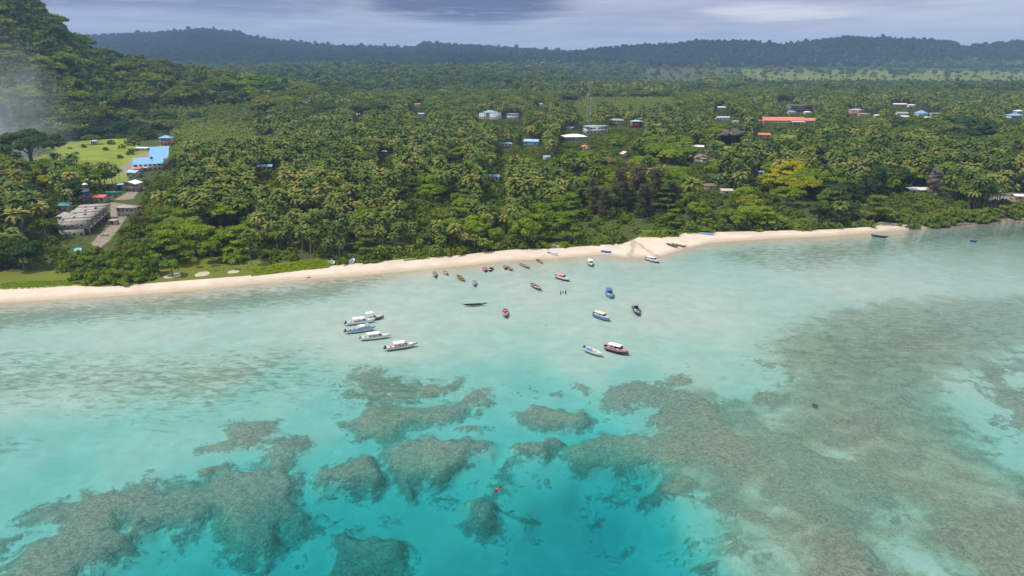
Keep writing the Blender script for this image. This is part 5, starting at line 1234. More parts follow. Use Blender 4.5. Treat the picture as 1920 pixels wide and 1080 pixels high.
# drop planted trees that stand where a picked-out tree stands
spec = []
for kind, leaf, px, py, s, lab in SPECIAL:
    zc = KIND[kind][2] * s
    x, y = px2w(px, py, zc + 3)
    for _ in range(6 if py > 150 else 1):
        g = float(land_z(x, y)); x, y = px2w(px, py, zc + g)
    if py < 150:                                  # on the hill: walk out along the sight line to the slope
        u, v = (px - 960) / F, -(py - 540) / F
        dy = math.cos(PITCH) + v * math.sin(PITCH); dz = -math.sin(PITCH) + v * math.cos(PITCH)
        best = None
        for yy in range(800, 1500, 8):
            gz = float(land_z(u / dy * yy, yy)); e = abs(CH + dz / dy * yy - gz - zc)
            if best is None or e < best[0]: best = (e, yy, gz)
        y = best[1]; x = u / dy * y; g = best[2]
    spec.append((kind, leaf, x, y, g, s, lab, py))
    # the crown keeps its view: nothing nearer may cover its upper half
    if py > 200:
        tall_ = 1.0 if leaf in ('yellow', 'casuarina', 'twig') else .2
        d = math.hypot(x, y); k = F / d; rx = KIND[kind][0] * s * k
        CLEAR.append((px - rx * .6, py - KIND[kind][1] * s * k * .7, px + rx * .6, py + KIND[kind][1] * s * k * (.2 if tall_ < 1 else .55), d - 4))
sx = np.array([(a[2], a[3], KIND[a[0]][0] * a[5]) for a in spec])
final = []
HT = {'P': (8, 18, 6.0), 'B': (1, 17, 8), 'D': (1, 17, 8), 'M': (1, 17, 8), 'Y': (1, 15, 6.5), 'R': (0, 10, 5), 'Lp': (0, 6, 4), 'S': (0, 4, 2.5), 'F': (0, 10, 5), 'H': (0, 10, 5)}
for t_, x, y, g in cand:
    if y < 1500:
        dd = np.hypot(sx[:, 0] - x, sx[:, 1] - y)
        if (dd < sx[:, 2] * (0.75 if t_ != 'P' else .6)).any(): continue
        z0, hh, r_ = HT[t_]
        if t_ in 'FH' and y < 1700: z0, hh = 0, 12
        if blocked(x, y, g + z0, r_, hh):
            # a low bush or young palm can still grow there
            if t_ in 'BMDPS' and not near_building(x, y, 2): final.append(('S' if not blocked(x, y, g, 2.0, 3.4) else 's', x, y, g))
            continue
    final.append((t_, x, y, g))

# ------------------------------------------------------------------ the prototypes
def proto_mesh(name, vf, mat, smooth=False):
    me = np_mesh(name, vf[0], vf[1], smooth); me.materials.append(M[mat]); return me
PALM = [[(proto_mesh('trunk', a, 'palmbark'), proto_mesh('crown', b, ['palm', 'palm', 'palm_deep', 'palm', 'palm', 'palm_yellow', 'palm', 'palm_deep'][j])) for j, (a, b) in enumerate(palm_geo(10 + i, [13.5, 15.5, 17, 11.5, 14.5, 16, 12.5, 18][i], lod, [1.0, 1.1, .9, 1.0, 1.2, .95, .8, 1.25][i]) for i in range(8))] for lod in (0, 1, 2)]
TM = {}
def tree_mesh(kind, leaf, seed, lod=0):
    k = (kind, leaf, seed, lod)
    if k not in TM:
        a, b = make_tree_meshes(kind, seed, lod)
        TM[k] = (proto_mesh('trunk', a, 'bark'), proto_mesh('crown', b, leaf))
    return TM[k]
def merged(name, pair):
    """trunk and crown in one mesh, for the scattered copies"""
    a, b = pair
    def arr(me):
        v = np.empty(len(me.vertices) * 3, np.float32); me.vertices.foreach_get('co', v)
        f = np.empty(len(me.loops), np.int32); me.loops.foreach_get('vertex_index', f)
        return v.reshape(-1, 3), f.reshape(-1, 4)
    va, fa = arr(a); vb, fb = arr(b)
    me = np_mesh(name, np.concatenate([va, vb]), np.concatenate([fa, fb + len(va)]))
    me.materials.append(a.materials[0]); me.materials.append(b.materials[0])
    mi = np.zeros(len(me.polygons), np.int32); mi[len(fa):] = 1
    me.polygons.foreach_set('material_index', mi)
    return me
def scatter(name, label, cat, pts, protos):
    """one mass of plants nobody could count, standing at given places; pts: (x, y, z, scale, rz, k)"""
    if not pts: return
    P = np.array(pts, float)
    me = bpy.data.meshes.new(name); me.vertices.add(len(P)); me.vertices.foreach_set('co', P[:, :3].astype(np.float32).ravel())
    for nm, col in (('size', 3), ('turn', 4)):
        at = me.attributes.new(nm, 'FLOAT', 'POINT'); at.data.foreach_set('value', P[:, col].astype(np.float32))
    at = me.attributes.new('which', 'INT', 'POINT'); at.data.foreach_set('value', P[:, 5].astype(np.int32))
    me.update()
    o = link(name, me); tag(o, kind='stuff')
    ng = bpy.data.node_groups.new(name, 'GeometryNodeTree')
    ng.interface.new_socket('Geometry', in_out='INPUT', socket_type='NodeSocketGeometry'); ng.interface.new_socket('Geometry', in_out='OUTPUT', socket_type='NodeSocketGeometry')
    gi = ng.nodes.new('NodeGroupInput'); go = ng.nodes.new('NodeGroupOutput')
    iop = ng.nodes.new('GeometryNodeInstanceOnPoints'); iop.inputs['Pick Instance'].default_value = True
    L(ng, gi.outputs[0], iop.inputs['Points'])
    jn = ng.nodes.new('GeometryNodeJoinGeometry')
    for pm in reversed(protos):
        po = bpy.data.objects.new(pm.name, pm)
        oi = ng.nodes.new('GeometryNodeObjectInfo'); oi.inputs['Object'].default_value = po; oi.inputs['As Instance'].default_value = False
        g2 = ng.nodes.new('GeometryNodeGeometryToInstance'); L(ng, oi.outputs['Geometry'], g2.inputs[0]); L(ng, g2.outputs[0], jn.inputs[0])
    L(ng, jn.outputs[0], iop.inputs['Instance'])
    def na(nm, ty):
        n = ng.nodes.new('GeometryNodeInputNamedAttribute'); n.data_type = ty; n.inputs['Name'].default_value = nm; return n.outputs['Attribute']
    L(ng, na('which', 'INT'), iop.inputs['Instance Index'])
    cx = ng.nodes.new('ShaderNodeCombineXYZ'); L(ng, na('turn', 'FLOAT'), cx.inputs[2])
    L(ng, cx.outputs[0], iop.inputs['Rotation'])
    sc_ = ng.nodes.new('ShaderNodeCombineXYZ'); s_ = na('size', 'FLOAT')
    for i in range(3): L(ng, s_, sc_.inputs[i])
    L(ng, sc_.outputs[0], iop.inputs['Scale'])
    L(ng, iop.outputs[0], go.inputs[0])
    md = o.modifiers.new('grow', 'NODES'); md.node_group = ng
    return o

# ------------------------------------------------------------------ single trees
def single(name, pair, x, y, g, s, rz, label, cat, group=None, tilt=(0, 0)):
    e = empty(name, (x, y, g - 0.15), rz); e.scale = (s, s, s); e.rotation_euler = (tilt[0], tilt[1], rz)
    tag(e, label, cat, group)
    a = bpy.data.objects.new('trunk', pair[0]); COL.objects.link(a); a.parent = e
    b = bpy.data.objects.new('crown', pair[1]); COL.objects.link(b); b.parent = e
    return e
NAMES = {'casuarina': 'casuarina_tree', 'columnar': 'columnar_tree', 'rain': 'spreading_tree', 'broad': 'broadleaf_tree', 'layered': 'layered_tree'}
for i, (kind, leaf, x, y, g, s, lab, py) in enumerate(spec):
    nm = 'bare_tree' if leaf == 'twig' else NAMES[kind]
    single(nm, tree_mesh(kind, leaf, i % 3, 0 if y < 900 else 0), x, y, g, s, RNG.uniform(0, 6.28), lab, 'tree')
for i, (px, py) in enumerate(MOUNDS):
    x, y = px2w(px, py, 4.5); y = max(y, float(treeline_y(x, y)) + 1.0)
    single('leafy_shrub', tree_mesh('mound', 'bright', i % 3), x, y, float(land_z(x, y)), RNG.uniform(.9, 1.15), RNG.uniform(0, 6.28),
           'big leafy shrub in the green mound at the left, ' + ('its lowest row by the sand' if py > 505 else 'its middle row' if py > 485 else 'its back row'), 'shrub', 'green mound shrubs, ' + ('front' if py > 505 else 'middle' if py > 485 else 'back'))
for i, (px, py, s_, lab) in enumerate(((198, 277, .5, 'round bush in the field below the white shed, left'), (228, 273, .6, 'round bush in the field near the track, upper'), (223, 291, .55, 'dark bush beside the field track, lower'), (142, 284, .4, 'small bush in the left part of the field'),
                                   (130, 274, .35, 'smallest bush at the upper left of the field'), (246, 284, .8, 'big bush where the field track begins'), (208, 266, .7, 'bush at the upper edge of the field, middle'), (240, 264, .7, 'bush at the upper edge of the field, right'), (155, 272, .6, 'bush left of the small white field shed'))):
    x, y = px2w(px, py, 5); single('field_bush', tree_mesh('mound', 'bright' if i % 3 else 'mid', i % 3), x, y, float(land_z(x, y)), s_ * 1.3, i * 1.1, lab, 'bush')
SB = []
# young palms and stub posts on the lawn
for px, py, s, lab in ((368, 500, .34, 'young palm on the lawn by the sand path, leftmost of the lawn palms'), (401, 505, .22, 'smallest young palm in the middle of the lawn'),
                       (438, 503, .36, 'young palm on the lawn behind the right sand circle'), (402, 497, .30, 'thin young palm at the back of the lawn')):
    x, y = px2w(px, py, 2.2); single('young_palm', PALM[0][3], x, y, float(land_z(x, y)), s, 1.0, lab, 'palm')

ZON2 = ['left part', 'right part']
ZON = [(-9999, 135, 'at the far left above the grass verge'), (135, 290, 'behind the green shrub mound at the left'), (290, 480, 'behind the lawn'), (480, 610, 'above the low bushes'), (610, 720, 'behind the two white beached boats'),
       (720, 860, 'above the driftwood log'), (860, 1000, 'behind the moored wooden boats'), (1000, 1190, 'behind the blue beached boats'), (1190, 1300, 'by the sand spit'), (1300, 1450, 'behind the sky blue beached boat'),
       (1450, 1650, 'along the narrow right beach'), (1650, 1830, 'in the right beach thicket'), (1830, 9999, 'on the rocky shore at the right edge')]
def zone(px):
    for a, b, s in ZON:
        if a <= px < b:
            if a < -999 or b > 9000: return s
            q = (px - a) / (b - a)
            return s + (', left end' if q < .34 else ', middle' if q < .67 else ', right end')
def front(x, y): return y - float(treeline_y(x, y)) < 11
final.sort(key=lambda a: math.hypot(a[1], a[2]))
in_view = lambda x, y, g: -25 < w2px(x, y, g + 10)[0] < 1945
npalm = 0; nbroad = 0
masses = {k: [] for k in ('P0', 'P1', 'P2', 'B', 'D', 'M', 'Y', 'R', 'F', 'H', 'Lp', 'S', 'B1', 'D1', 'M1', 'RG')}
LEAF = {'B': 'bright', 'D': 'dark', 'M': 'mid', 'Y': 'lime', 'R': 'mangrove'}
LOOK = {'B': 'bright green', 'D': 'dark green', 'M': 'mid green', 'Y': 'lime green', 'R': 'olive green'}
for t_, x, y, g in final:
    rz = RNG.uniform(0, 6.28); d = math.hypot(x, y)
    if t_ == 'P':
        s = RNG.choice([RNG.uniform(.62, .85), RNG.uniform(.85, 1.1), RNG.uniform(.85, 1.1), RNG.uniform(1.05, 1.25)]); k = RNG.randrange(8)
        if npalm < 292 and in_view(x, y, g):
            npalm += 1; fr = front(x, y); zn = zone(w2px(x, y, g + 10)[0])
            if front(x, y) < 15 and RNG.random() < .7: s *= .62
            elif front(x, y) < 32: s *= .82
            tone = 'yellowing ' if k == 5 else 'deep green ' if k in (2, 7) else ''
            size = 'low ' if s * [13.5, 15.5, 17, 11.5, 14.5, 16, 12.5, 18][k] < 11 else 'tall ' if s * [13.5, 15.5, 17, 11.5, 14.5, 16, 12.5, 18][k] > 15.5 else ''
            lab = size + tone + ('coconut palm in the front row ' if fr else 'coconut palm second row ' if front(x, y) < 22 else 'coconut palm deeper inland ') + zn
            if len(lab.split()) > 16: lab = ' '.join(w for w in lab.split() if w not in ('low', 'tall'))
            if len(lab.split()) > 16: lab = lab.replace('coconut ', '')
            single('coconut_palm', PALM[0][k], x, y, g, s, rz, lab, 'palm', lab.replace('coconut palm', 'coconut palms'), (R(RNG.uniform(-4, 4)) - (R(7) if fr else 0), R(RNG.uniform(-4, 4))))
            continue
        masses['P0' if y < 620 else 'P1' if y < 1150 else 'P2'].append((x, y, g - .2, s * (1.0 if y < 1600 else 1.5), rz, k))
    elif t_ in LEAF:
        kd = 'mound' if t_ == 'R' or (y - float(treeline_y(x, y)) < 5 and RNG.random() < .6) else ('layered' if RNG.random() < .3 else 'broad')
        s = RNG.uniform(.8, 1.4) * (1.15 if t_ == 'R' else 1)
        if y > 900: s *= 1.15
        if nbroad < 230 and in_view(x, y, g):
            nbroad += 1; fr = front(x, y); zn = zone(w2px(x, y, g + 5)[0])
            nm = {'mound': 'leafy_shrub', 'layered': 'layered_tree', 'broad': 'broadleaf_tree'}[kd]; ct = 'shrub' if kd == 'mound' else 'tree'
            wd = {'mound': 'rounded shrub', 'layered': 'layered tree', 'broad': 'broadleaf tree'}[kd]
            lab = f"{LOOK[t_]} {wd} {'in front ' if fr else ''}{zn}"
            single(nm, tree_mesh(kd, LEAF[t_], RNG.randrange(4)), x, y, g, s, rz, lab, ct, lab + ' group')
            continue
        if t_ in 'BDM' and y > 800: masses[t_ + '1'].append((x, y, g - .2, s * 1.05, rz, RNG.randrange(4)))
        else: masses[t_].append((x, y, g - .2, s, rz, RNG.randrange(4)))
    elif t_ == 's': masses['S'].append((x, y, g - .2, RNG.uniform(.18, .32), rz, RNG.randrange(3)))
    elif t_ == 'S': masses['S'].append((x, y, g - .2, RNG.uniform(.45, .8), rz, RNG.randrange(3)))
    elif t_ == 'Lp': masses['Lp'].append((x, y, g - 7.5 * .62, RNG.uniform(.6, .75), rz, RNG.randrange(4)))
    else:
        s = RNG.uniform(.8, 1.3) * (1.0 if y < 1600 else 1.25 + (y - 1600) * .00045)
        if RNG.random() < .06: s *= 1.35
        if x / y > .08 and 2000 < y < 3300 and t_ == 'F': s *= .5
        if t_ == 'H' and y > 3000: s *= .72
        masses['RG' if t_ == 'H' and y > 3000 else t_].append((x, y, g - 1.5, s * (.62 if t_ == 'F' and 1600 < y < 3000 and RNG.random() < .3 else 1), rz, RNG.randrange(6)))
KS = [('broad', 0), ('rain', 1), ('layered', 2), ('mound', 3)]
for k, lab in (('B', 'bright_broadleaf_wood'), ('D', 'dark_broadleaf_wood'), ('M', 'mixed_broadleaf_wood')):
    scatter(lab, '', '', masses[k], [merged(lab, tree_mesh(a, LEAF[k], b, 0)) for a, b in KS])
    scatter(lab, '', '', masses[k + '1'], [merged(lab, tree_mesh(a, LEAF[k], b, 1)) for a, b in KS])
scatter('lime_wood', '', '', masses['Y'], [merged('lime_wood', tree_mesh(['broad', 'layered'][b % 2], ['lime', 'lime', 'yellow', 'lime'][b], b, 0)) for b in range(4)])
scatter('mangrove_thicket', '', '', masses['R'], [merged('mangrove_thicket', tree_mesh('mound', 'mangrove', b, 0)) for b in range(4)])
scatter('undergrowth', '', '', masses['S'] , [merged('undergrowth', tree_mesh('mound', ['mid', 'bright', 'mid'][b], b, 0)) for b in range(3)])
for lod in range(3):
    scatter('palm_grove', '', '', masses[f'P{lod}'], [merged('palm_grove', p) for p in PALM[lod]])
YP = [(PALM[1][i][0], proto_mesh('crown', palm_geo(10 + i, 12, 1)[1], 'palm_light')) for i in range(4)]
scatter('young_palm_plantation', '', '', masses['Lp'], [merged('young_palm_plantation', p) for p in YP])
KF = [('broad', 0), ('broad', 1), ('layered', 2), ('round2', 3), ('broad', 4), ('tallf', 5)]
KIND['round2'] = (6.5, 4.2, 6.5, 'round', 12, 2200, .55, .35); KIND['tallf'] = (4.6, 6.2, 9.5, 'round', 14, 2200, .55, .35)
scatter('distant_forest', '', '', masses['F'], [merged('distant_forest', tree_mesh(a, 'forest', b, 2)) for a, b in KF])
scatter('hill_forest', '', '', masses['H'], [merged('hill_forest', tree_mesh(a, 'hillforest', b, 2)) for a, b in KF])
scatter('ridge_forest', '', '', masses['RG'], [merged('ridge_forest', tree_mesh(a, 'ridge', b, 2)) for a, b in KF])
print('TREES', npalm, nbroad, {k: len(v) for k, v in masses.items()})
# ------------------------------------------------------------------ boats
M.update({
 'hullwhite': paint('white_hull_paint', (0.78, 0.78, 0.78), 0.35, 0.06, 1.0, spec=0.5), 'deckwhite': paint('white_deck', (0.70, 0.70, 0.68), 0.5, 0.06, 1.5), 'hullred': paint('red_boat_paint', (0.50, 0.05, 0.07), 0.4, 0.1, 1.5),
 'hullpink': paint('pink_deck_paint', (0.62, 0.28, 0.30), 0.5, 0.12, 1.5), 'hullblue': paint('blue_boat_paint', (0.03, 0.18, 0.55), 0.4, 0.1, 1.5), 'hullsky': paint('sky_blue_boat_paint', (0.10, 0.42, 0.68), 0.4, 0.1, 1.5),
 'hullblack': paint('black_boat_paint', (0.025, 0.025, 0.03), 0.35, 0.1, 1.0), 'hullgrey': paint('grey_boat_paint', (0.26, 0.28, 0.29), 0.5, 0.1, 1.0), 'oldwood': paint('old_boat_wood', (0.155, 0.115, 0.085), 0.8, 0.3, 2.0),
 'greywood': paint('grey_green_boat_wood', (0.20, 0.21, 0.16), 0.8, 0.25, 2.0), 'redwood': paint('red_brown_boat_wood', (0.21, 0.085, 0.06), 0.75, 0.25, 2.0), 'orangewood': paint('orange_varnished_wood', (0.50, 0.20, 0.06), 0.5, 0.2, 2.0),
 'palewood': paint('pale_thwart_wood', (0.50, 0.42, 0.33), 0.8, 0.2, 2.0), 'inside': paint('dark_bilge', (0.05, 0.04, 0.035), 0.9, 0.2, 2.0), 'motor': paint('black_outboard_cowl', (0.02, 0.02, 0.025), 0.3, 0.1, 1.0),
 'canopy': paint('white_canopy', (0.84, 0.82, 0.80), 0.6, 0.05, 1.0), 'canopycream': paint('cream_canopy', (0.76, 0.62, 0.46), 0.6, 0.06, 1.0), 'canopypink': paint('salmon_canopy', (0.78, 0.30, 0.22), 0.6, 0.08, 1.0), 'canopygrey': paint('grey_canopy', (0.30, 0.32, 0.33), 0.6, 0.1, 1.0),
 'cushion': paint('orange_cushion', (0.70, 0.36, 0.20), 0.7, 0.1, 1.0), 'darkgreen': paint('dark_green_canoe', (0.025, 0.045, 0.02), 0.7, 0.3, 2.0), 'tealpaint': paint('dark_teal_canoe', (0.02, 0.075, 0.085), 0.6, 0.2, 2.0), 'olivein': paint('olive_canoe_inside', (0.13, 0.115, 0.04), 0.8, 0.25, 2.0),
 'windscreen': paint('smoked_windscreen', (0.02, 0.025, 0.03), 0.1, 0.05, 1.0),
})
def hull_sections(Lb, B, H, bow=1.6, stern=0.75, sheer=0.25, rake=0.08, n=15):
    """half-breadth, sheer height and keel height along the boat (x from stern to bow)"""
    S = []
    for i in range(n):
        t_ = i / (n - 1)
        wb = (1 - max(0, (t_ - 0.38) / 0.62) ** bow)
        ws = stern + (1 - stern) * min(1, t_ / 0.42) ** 0.7
        b_ = max(0.012, B / 2 * wb * ws) if stern > 0 else max(0.012, B / 2 * wb * (1 - max(0, (0.45 - t_) / 0.45) ** 1.8))
        z = H + sheer * max(0, (t_ - 0.35) / 0.65) ** 2 * H * 1.6 + (0 if stern > 0 else sheer * H * 1.2 * max(0, (0.4 - t_) / 0.4) ** 2)
        kz = -0.42 * H + (max(0, (t_ - 0.72) / 0.28) ** 2) * (z + 0.1) * 0.9 + (0 if stern > 0 else max(0, (0.25 - t_) / 0.25) ** 2 * z * .7)
        S.append((-Lb / 2 + t_ * Lb, b_, z, kz))
    return S
def skin(S, prof, close_stern=True):
    """loft a profile function through the sections"""
    rows = [prof(*s) for s in S]; m_ = len(rows[0]); V = [v for r in rows for v in r]; Fc = []
    for i in range(len(rows) - 1):
        for j in range(m_ - 1):
            a = i * m_ + j; Fc.append((a, a + 1, a + m_ + 1, a + m_))
    return V, Fc, m_
def hull_mesh(S, wall=0.07, floor_z=0.1):
    def prof(x, b_, z, kz):
        bi = max(0.004, b_ - wall); zc = kz * 0.55 + z * 0.18; fz = max(floor_z, kz + 0.08); fz = min(fz, z - 0.03)
        return [(x, -bi * .82, fz), (x, -bi, z - .02), (x, -b_, z), (x, -b_ * 0.93, z * .45 + kz * .2), (x, -b_ * 0.62, zc * 0.6 + kz * .4), (x, 0, kz), (x, b_ * 0.62, zc * 0.6 + kz * .4), (x, b_ * 0.93, z * .45 + kz * .2), (x, b_, z), (x, bi, z - .02), (x, bi * .82, fz)]
    V, Fc, m_ = skin(S, prof)
    Fc.append(tuple(range(2, 9))[::-1])                                   # transom
    for i in range(len(S) - 1): a = i * m_; Fc.append((a + m_, a + m_ + m_ - 1, a + m_ - 1, a))   # floor
    Fc.append((0, 1, 2, 8, 9, 10))
    return poly_mesh('hull', V, Fc)
def deck_mesh(S, i0, i1, dz=0.0, name='deck'):
    V = []; Fc = []
    for i in range(i0, i1 + 1):
        x, b_, z, kz = S[i]; bb = max(.003, b_ - .02); V += [(x, -bb, z + dz), (x, 0, z + dz + .05), (x, bb, z + dz)]
    for i in range(i1 - i0): a = i * 3; Fc += [(a, a + 3, a + 4, a + 1), (a + 1, a + 4, a + 5, a + 2)]
    o = len(V); V += [(v[0], v[1], v[2] - .04) for v in V[:3]]; Fc += [(0, 1, o + 1, o), (1, 2, o + 2, o + 1)]
    return poly_mesh(name, V, Fc)
def band_mesh(S, za, zb, off, name='stripe'):
    """a painted strake running round the hull side, off metres proud"""
    V = []; Fc = []; n = len(S)
    for side in (-1, 1):
        o = len(V)
        for x, b_, z, kz in S: V += [(x, side * (b_ * .985 + off), za * z), (x, side * (b_ + off), zb * z)]
        for i in range(n - 1): a = o + i * 2; Fc.append((a, a + 2, a + 3, a + 1) if side < 0 else (a, a + 1, a + 3, a + 2))
    return poly_mesh(name, V, Fc)
def canopy_mesh(x0, x1, w, z, camber=0.12, th=0.06, name='canopy'):
    V = []; Fc = []; n = 6; k = 5
    for i in range(k):
        x = x0 + (x1 - x0) * i / (k - 1); wi = w * (0.92 if i in (0, k - 1) else 1.0)
        for j in range(n + 1):
            u = -1 + 2 * j / n; V.append((x, u * wi / 2, z + camber * (1 - u * u)))
        for j in range(n + 1):
            u = 1 - 2 * j / n; V.append((x, u * wi / 2, z + camber * (1 - u * u) - th))
    m_ = 2 * (n + 1)
    for i in range(k - 1):
        for j in range(m_): a = i * m_ + j; b_ = i * m_ + (j + 1) % m_; Fc.append((a, b_, b_ + m_, a + m_))
    Fc.append(tuple(range(m_))[::-1]); Fc.append(tuple(range((k - 1) * m_, k * m_)))
    return poly_mesh(name, V, Fc)
def outboard(root, x, y, z, mt='motor'):
    """outboard engine tilted on the transom: cowl, leg and propeller"""
    V = [(-.32, -.22, .15), (.22, -.2, .05), (.22, .2, .05), (-.32, .22, .15), (-.42, -.2, .55), (.16, -.2, .66), (.16, .2, .66), (-.42, .2, .55), (-.3, -.14, .78), (.08, -.14, .82), (.08, .14, .82), (-.3, .14, .78)]
    Fc = [(3, 2, 1, 0), (0, 1, 5, 4), (1, 2, 6, 5), (2, 3, 7, 6), (3, 0, 4, 7), (4, 5, 9, 8), (5, 6, 10, 9), (6, 7, 11, 10), (7, 4, 8, 11), (8, 9, 10, 11)]
    o = link('outboard', poly_mesh('outboard', V, Fc), root, [M[mt]]); o.location = (x, y, z)
    link('shaft', boxes_mesh('shaft', [(-.75, -.1, -.07, .07, -.12, .14)]), o, [M[mt]])
    link('propeller', join_mesh('propeller', [tube([(-.80, -.2, -.05), (-.80, .2, .05)], [.07, .07], 4), tube([(-.80, -.05, -.2), (-.80, .05, .2)], [.07, .07], 4)]), o, [M['steel']])
    return o
def post_part(root, x, y, z0, z1, mt='deckwhite', r=.035):
    link('post', join_mesh('post', [tube([(x, y, z0), (x, y, z1)], [r, r], 5)]), root, [M[mt]])
def bench(root, x, w, z, mt, dx=.3, name='bench'):
    link(name, boxes_mesh(name, [(x - dx / 2, x + dx / 2, -w / 2, w / 2, z - .05, z)]), root, [M[mt]])
def rest_z(x, y):
    c = x / (y + OFF); yw = float(yw_c(np.array([c]))[0]); yv = float(yv_c(np.array([c]))[0])
    return 0.0 if y <= yw else 1.2 * min(1.0, ((y - yw) / (yv - yw))) ** 0.85 if y <= yv else float(land_z(x, y))
def moor(name, px, py, head, label, group, cat='boat', lift=0.0, roll=0.0):
    x, y = px2w(px, py, 0.4)
    g = rest_z(x, y)
    x, y = px2w(px, py, 0.4 + g); g = rest_z(x, y)
    e = empty(name, (x, y, g + lift), R(head)); e.rotation_euler = (R(roll), 0, R(head)); tag(e, label, cat, group); return e
GM, GB, GS = 'small boats moored off the beach', 'boats pulled up on the sand', 'excursion boats at anchor in the lagoon'
def wooden(px, py, head, Lb, label, mt='oldwood', B=None, thw=3, tmt='palewood', group=GM, stem=True, stern_post=False, foredeck=True, roll=0, inside='inside', cargo=None, name='wooden_boat', lift=0.0):
    root = moor(name, px, py, head, label, group, lift=lift, roll=roll)
    B = B or Lb * .27; H = .62
    S = hull_sections(Lb, B, H, 1.9, 0.62, 0.5)
    link('hull', hull_mesh(S), root, [M[mt]])
    link('gunwale', band_mesh(S, .80, 1.03, .03, 'gunwale'), root, [M[tmt] if mt in ('oldwood', 'redwood', 'greywood') else M['oldwood']])
    link('bilge', deck_mesh([(x, b_ - .12, .2 if i < 11 else .35, kz) for i, (x, b_, z, kz) in enumerate(S)], 1, 11, 0, 'bilge'), root, [M[inside]])
    if foredeck: link('foredeck', deck_mesh(S, 11, 14, .01, 'foredeck'), root, [M[tmt]])
    for i in range(thw):
        k = 2 + int(i * 8 / max(1, thw - 1)) if thw > 1 else 6
        bench(root, S[k][0], S[k][1] * 2 - .1, S[k][2] - .06, tmt, .45 if i % 2 else .7, 'thwart')
    if stem: link('stem_post', join_mesh('stem_post', [tube([(Lb / 2 - .15, 0, .3), (Lb / 2 + .1, 0, 1.15), (Lb / 2 + .22, 0, 1.7)], [.12, .09, .06], 5)]), root, [M[mt]])
    if stern_post: link('stern_post', join_mesh('stern_post', [tube([(-Lb / 2 + .1, 0, .3), (-Lb / 2 - .15, 0, 1.35)], [.11, .06], 5)]), root, [M[mt]])
    link('rudder', boxes_mesh('rudder', [(-Lb / 2 - .35, -Lb / 2 - .02, -.03, .03, -.1, .75)]), root, [M[mt]])
    if cargo: link('cargo', boxes_mesh('cargo', [(-.5, .5, -B * .25, B * .25, .22, .6)]), root, [M[cargo]])
    return root
wooden(815.5, 515, -81, 7.2, 'grey brown wooden boat with two pale thwarts, leftmost of the moored row', 'oldwood', thw=4)
wooden(835.5, 511, -72, 6.2, 'grey green wooden boat with a white thwart, second from the left in the moored row', 'greywood', tmt='deckwhite', thw=3)
wooden(864, 521, -66, 7.6, 'orange varnished wooden boat with tall posts at bow and stern', 'orangewood', tmt='oldwood', stern_post=True, thw=3, inside='orangewood')
wooden(889.5, 531, -88, 6.6, 'small dark boat with broad white thwarts, nearest of the moored row to the open water', 'hullgrey', tmt='deckwhite', thw=3, stem=False)
wooden(909.5, 505, -84, 6.0, 'wide red brown boat left of the dark boat with a white patch', 'redwood', tmt='hullpink', thw=4, B=2.0, stem=False)
wooden(921, 503.5, 78, 5.8, 'dark boat with a white patch right of the wide red brown boat', 'hullblack', tmt='deckwhite', thw=2, stem=False)
wooden(946.5, 501, -84, 5.2, 'brown boat with pale cross boards, left one of the touching pair', 'oldwood', thw=3, stem=False)
wooden(955.5, 503, -66, 6.2, 'reddish brown boat, right one of the touching pair', 'redwood', thw=3, tmt='palewood')
wooden(984, 498.5, -58, 7.6, 'long narrow brown boat with sharp bow right of the touching pair', 'oldwood', B=1.7, thw=4)
wooden(1011.5, 489.5, -70, 6.6, 'olive and dark wooden boat nearest to the waterline', 'greywood', tmt='palewood', thw=2)
wooden(1005.5, 537.5, -66, 8.6, 'large weathered wooden boat with brown cargo amidships', 'oldwood', B=2.4, thw=4, cargo='cushion')
wooden(1261, 460, -60, 7.8, 'dark brown wooden boat on wet sand, left one of two', 'oldwood', group=GB, thw=3, tmt='oldwood', roll=5, B=2.0, stern_post=True)
wooden(1274, 459.5, -46, 7.8, 'dark brown wooden boat on wet sand, right one of two', 'oldwood', group=GB, thw=3, tmt='palewood', roll=-4, B=2.0, stern_post=True)
# pink and maroon launch with a decked bow
b = wooden(947.5, 587, -88, 8.0, 'pink decked maroon boat alone below the moored row', 'redwood', tmt='hullpink', thw=4, B=2.3, stem=False, group=GM)
link('hatch', boxes_mesh('hatch', [(.6, 1.5, -.4, .4, .62, .86)]), b, [M['hullblack']])
link('bow_deck', poly_mesh('bow_deck', [(.3, -1.05, .66), (2.4, -.8, .72), (3.4, -.25, .85), (3.4, .25, .85), (2.4, .8, .72), (.3, 1.05, .66), (.3, -1.05, .6), (.3, 1.05, .6)], [(0, 1, 2, 3, 4, 5), (6, 0, 5, 7)]), b, [M['hullpink']])
def canoe(px, py, head, Lb, B, label, mt, imt, group=GM, ends=.9, H=.5, name='canoe'):
    root = moor(name, px, py, head, label, group)
    S = hull_sections(Lb, B, H, 1.5, 0.0, 0.35, n=17)
    link('hull', hull_mesh(S, .06, .06), root, [M[mt]])
    link('bilge', deck_mesh([(x, max(.01, b_ - .1), .17, kz) for x, b_, z, kz in S], 2, 14, 0, 'bilge'), root, [M[imt]])
    for s in (-1, 1): link('prow', join_mesh('prow', [tube([(s * (Lb / 2 - .3), 0, .38), (s * (Lb / 2 + ends), 0, .55)], [.13, .06], 5)]), root, [M[mt]])
    for k in (4, 8, 12): bench(root, S[k][0], S[k][1] * 2 - .1, S[k][2] - .05, imt, .25, 'thwart')
    return root
c = canoe(891, 570, 9, 8.6, 1.15, 'long dark green canoe lying across the lagoon left of the pink boat', 'darkgreen', 'olivein', ends=.8)
link('cover', boxes_mesh('cover', [(2.2, 3.2, -.4, .4, .46, .56)]), c, [M['palewood']])
canoe(1649, 443, -35, 8.2, 1.2, 'long dark teal canoe off the right end of the beach', 'tealpaint', 'tealpaint', ends=.3, H=.75)
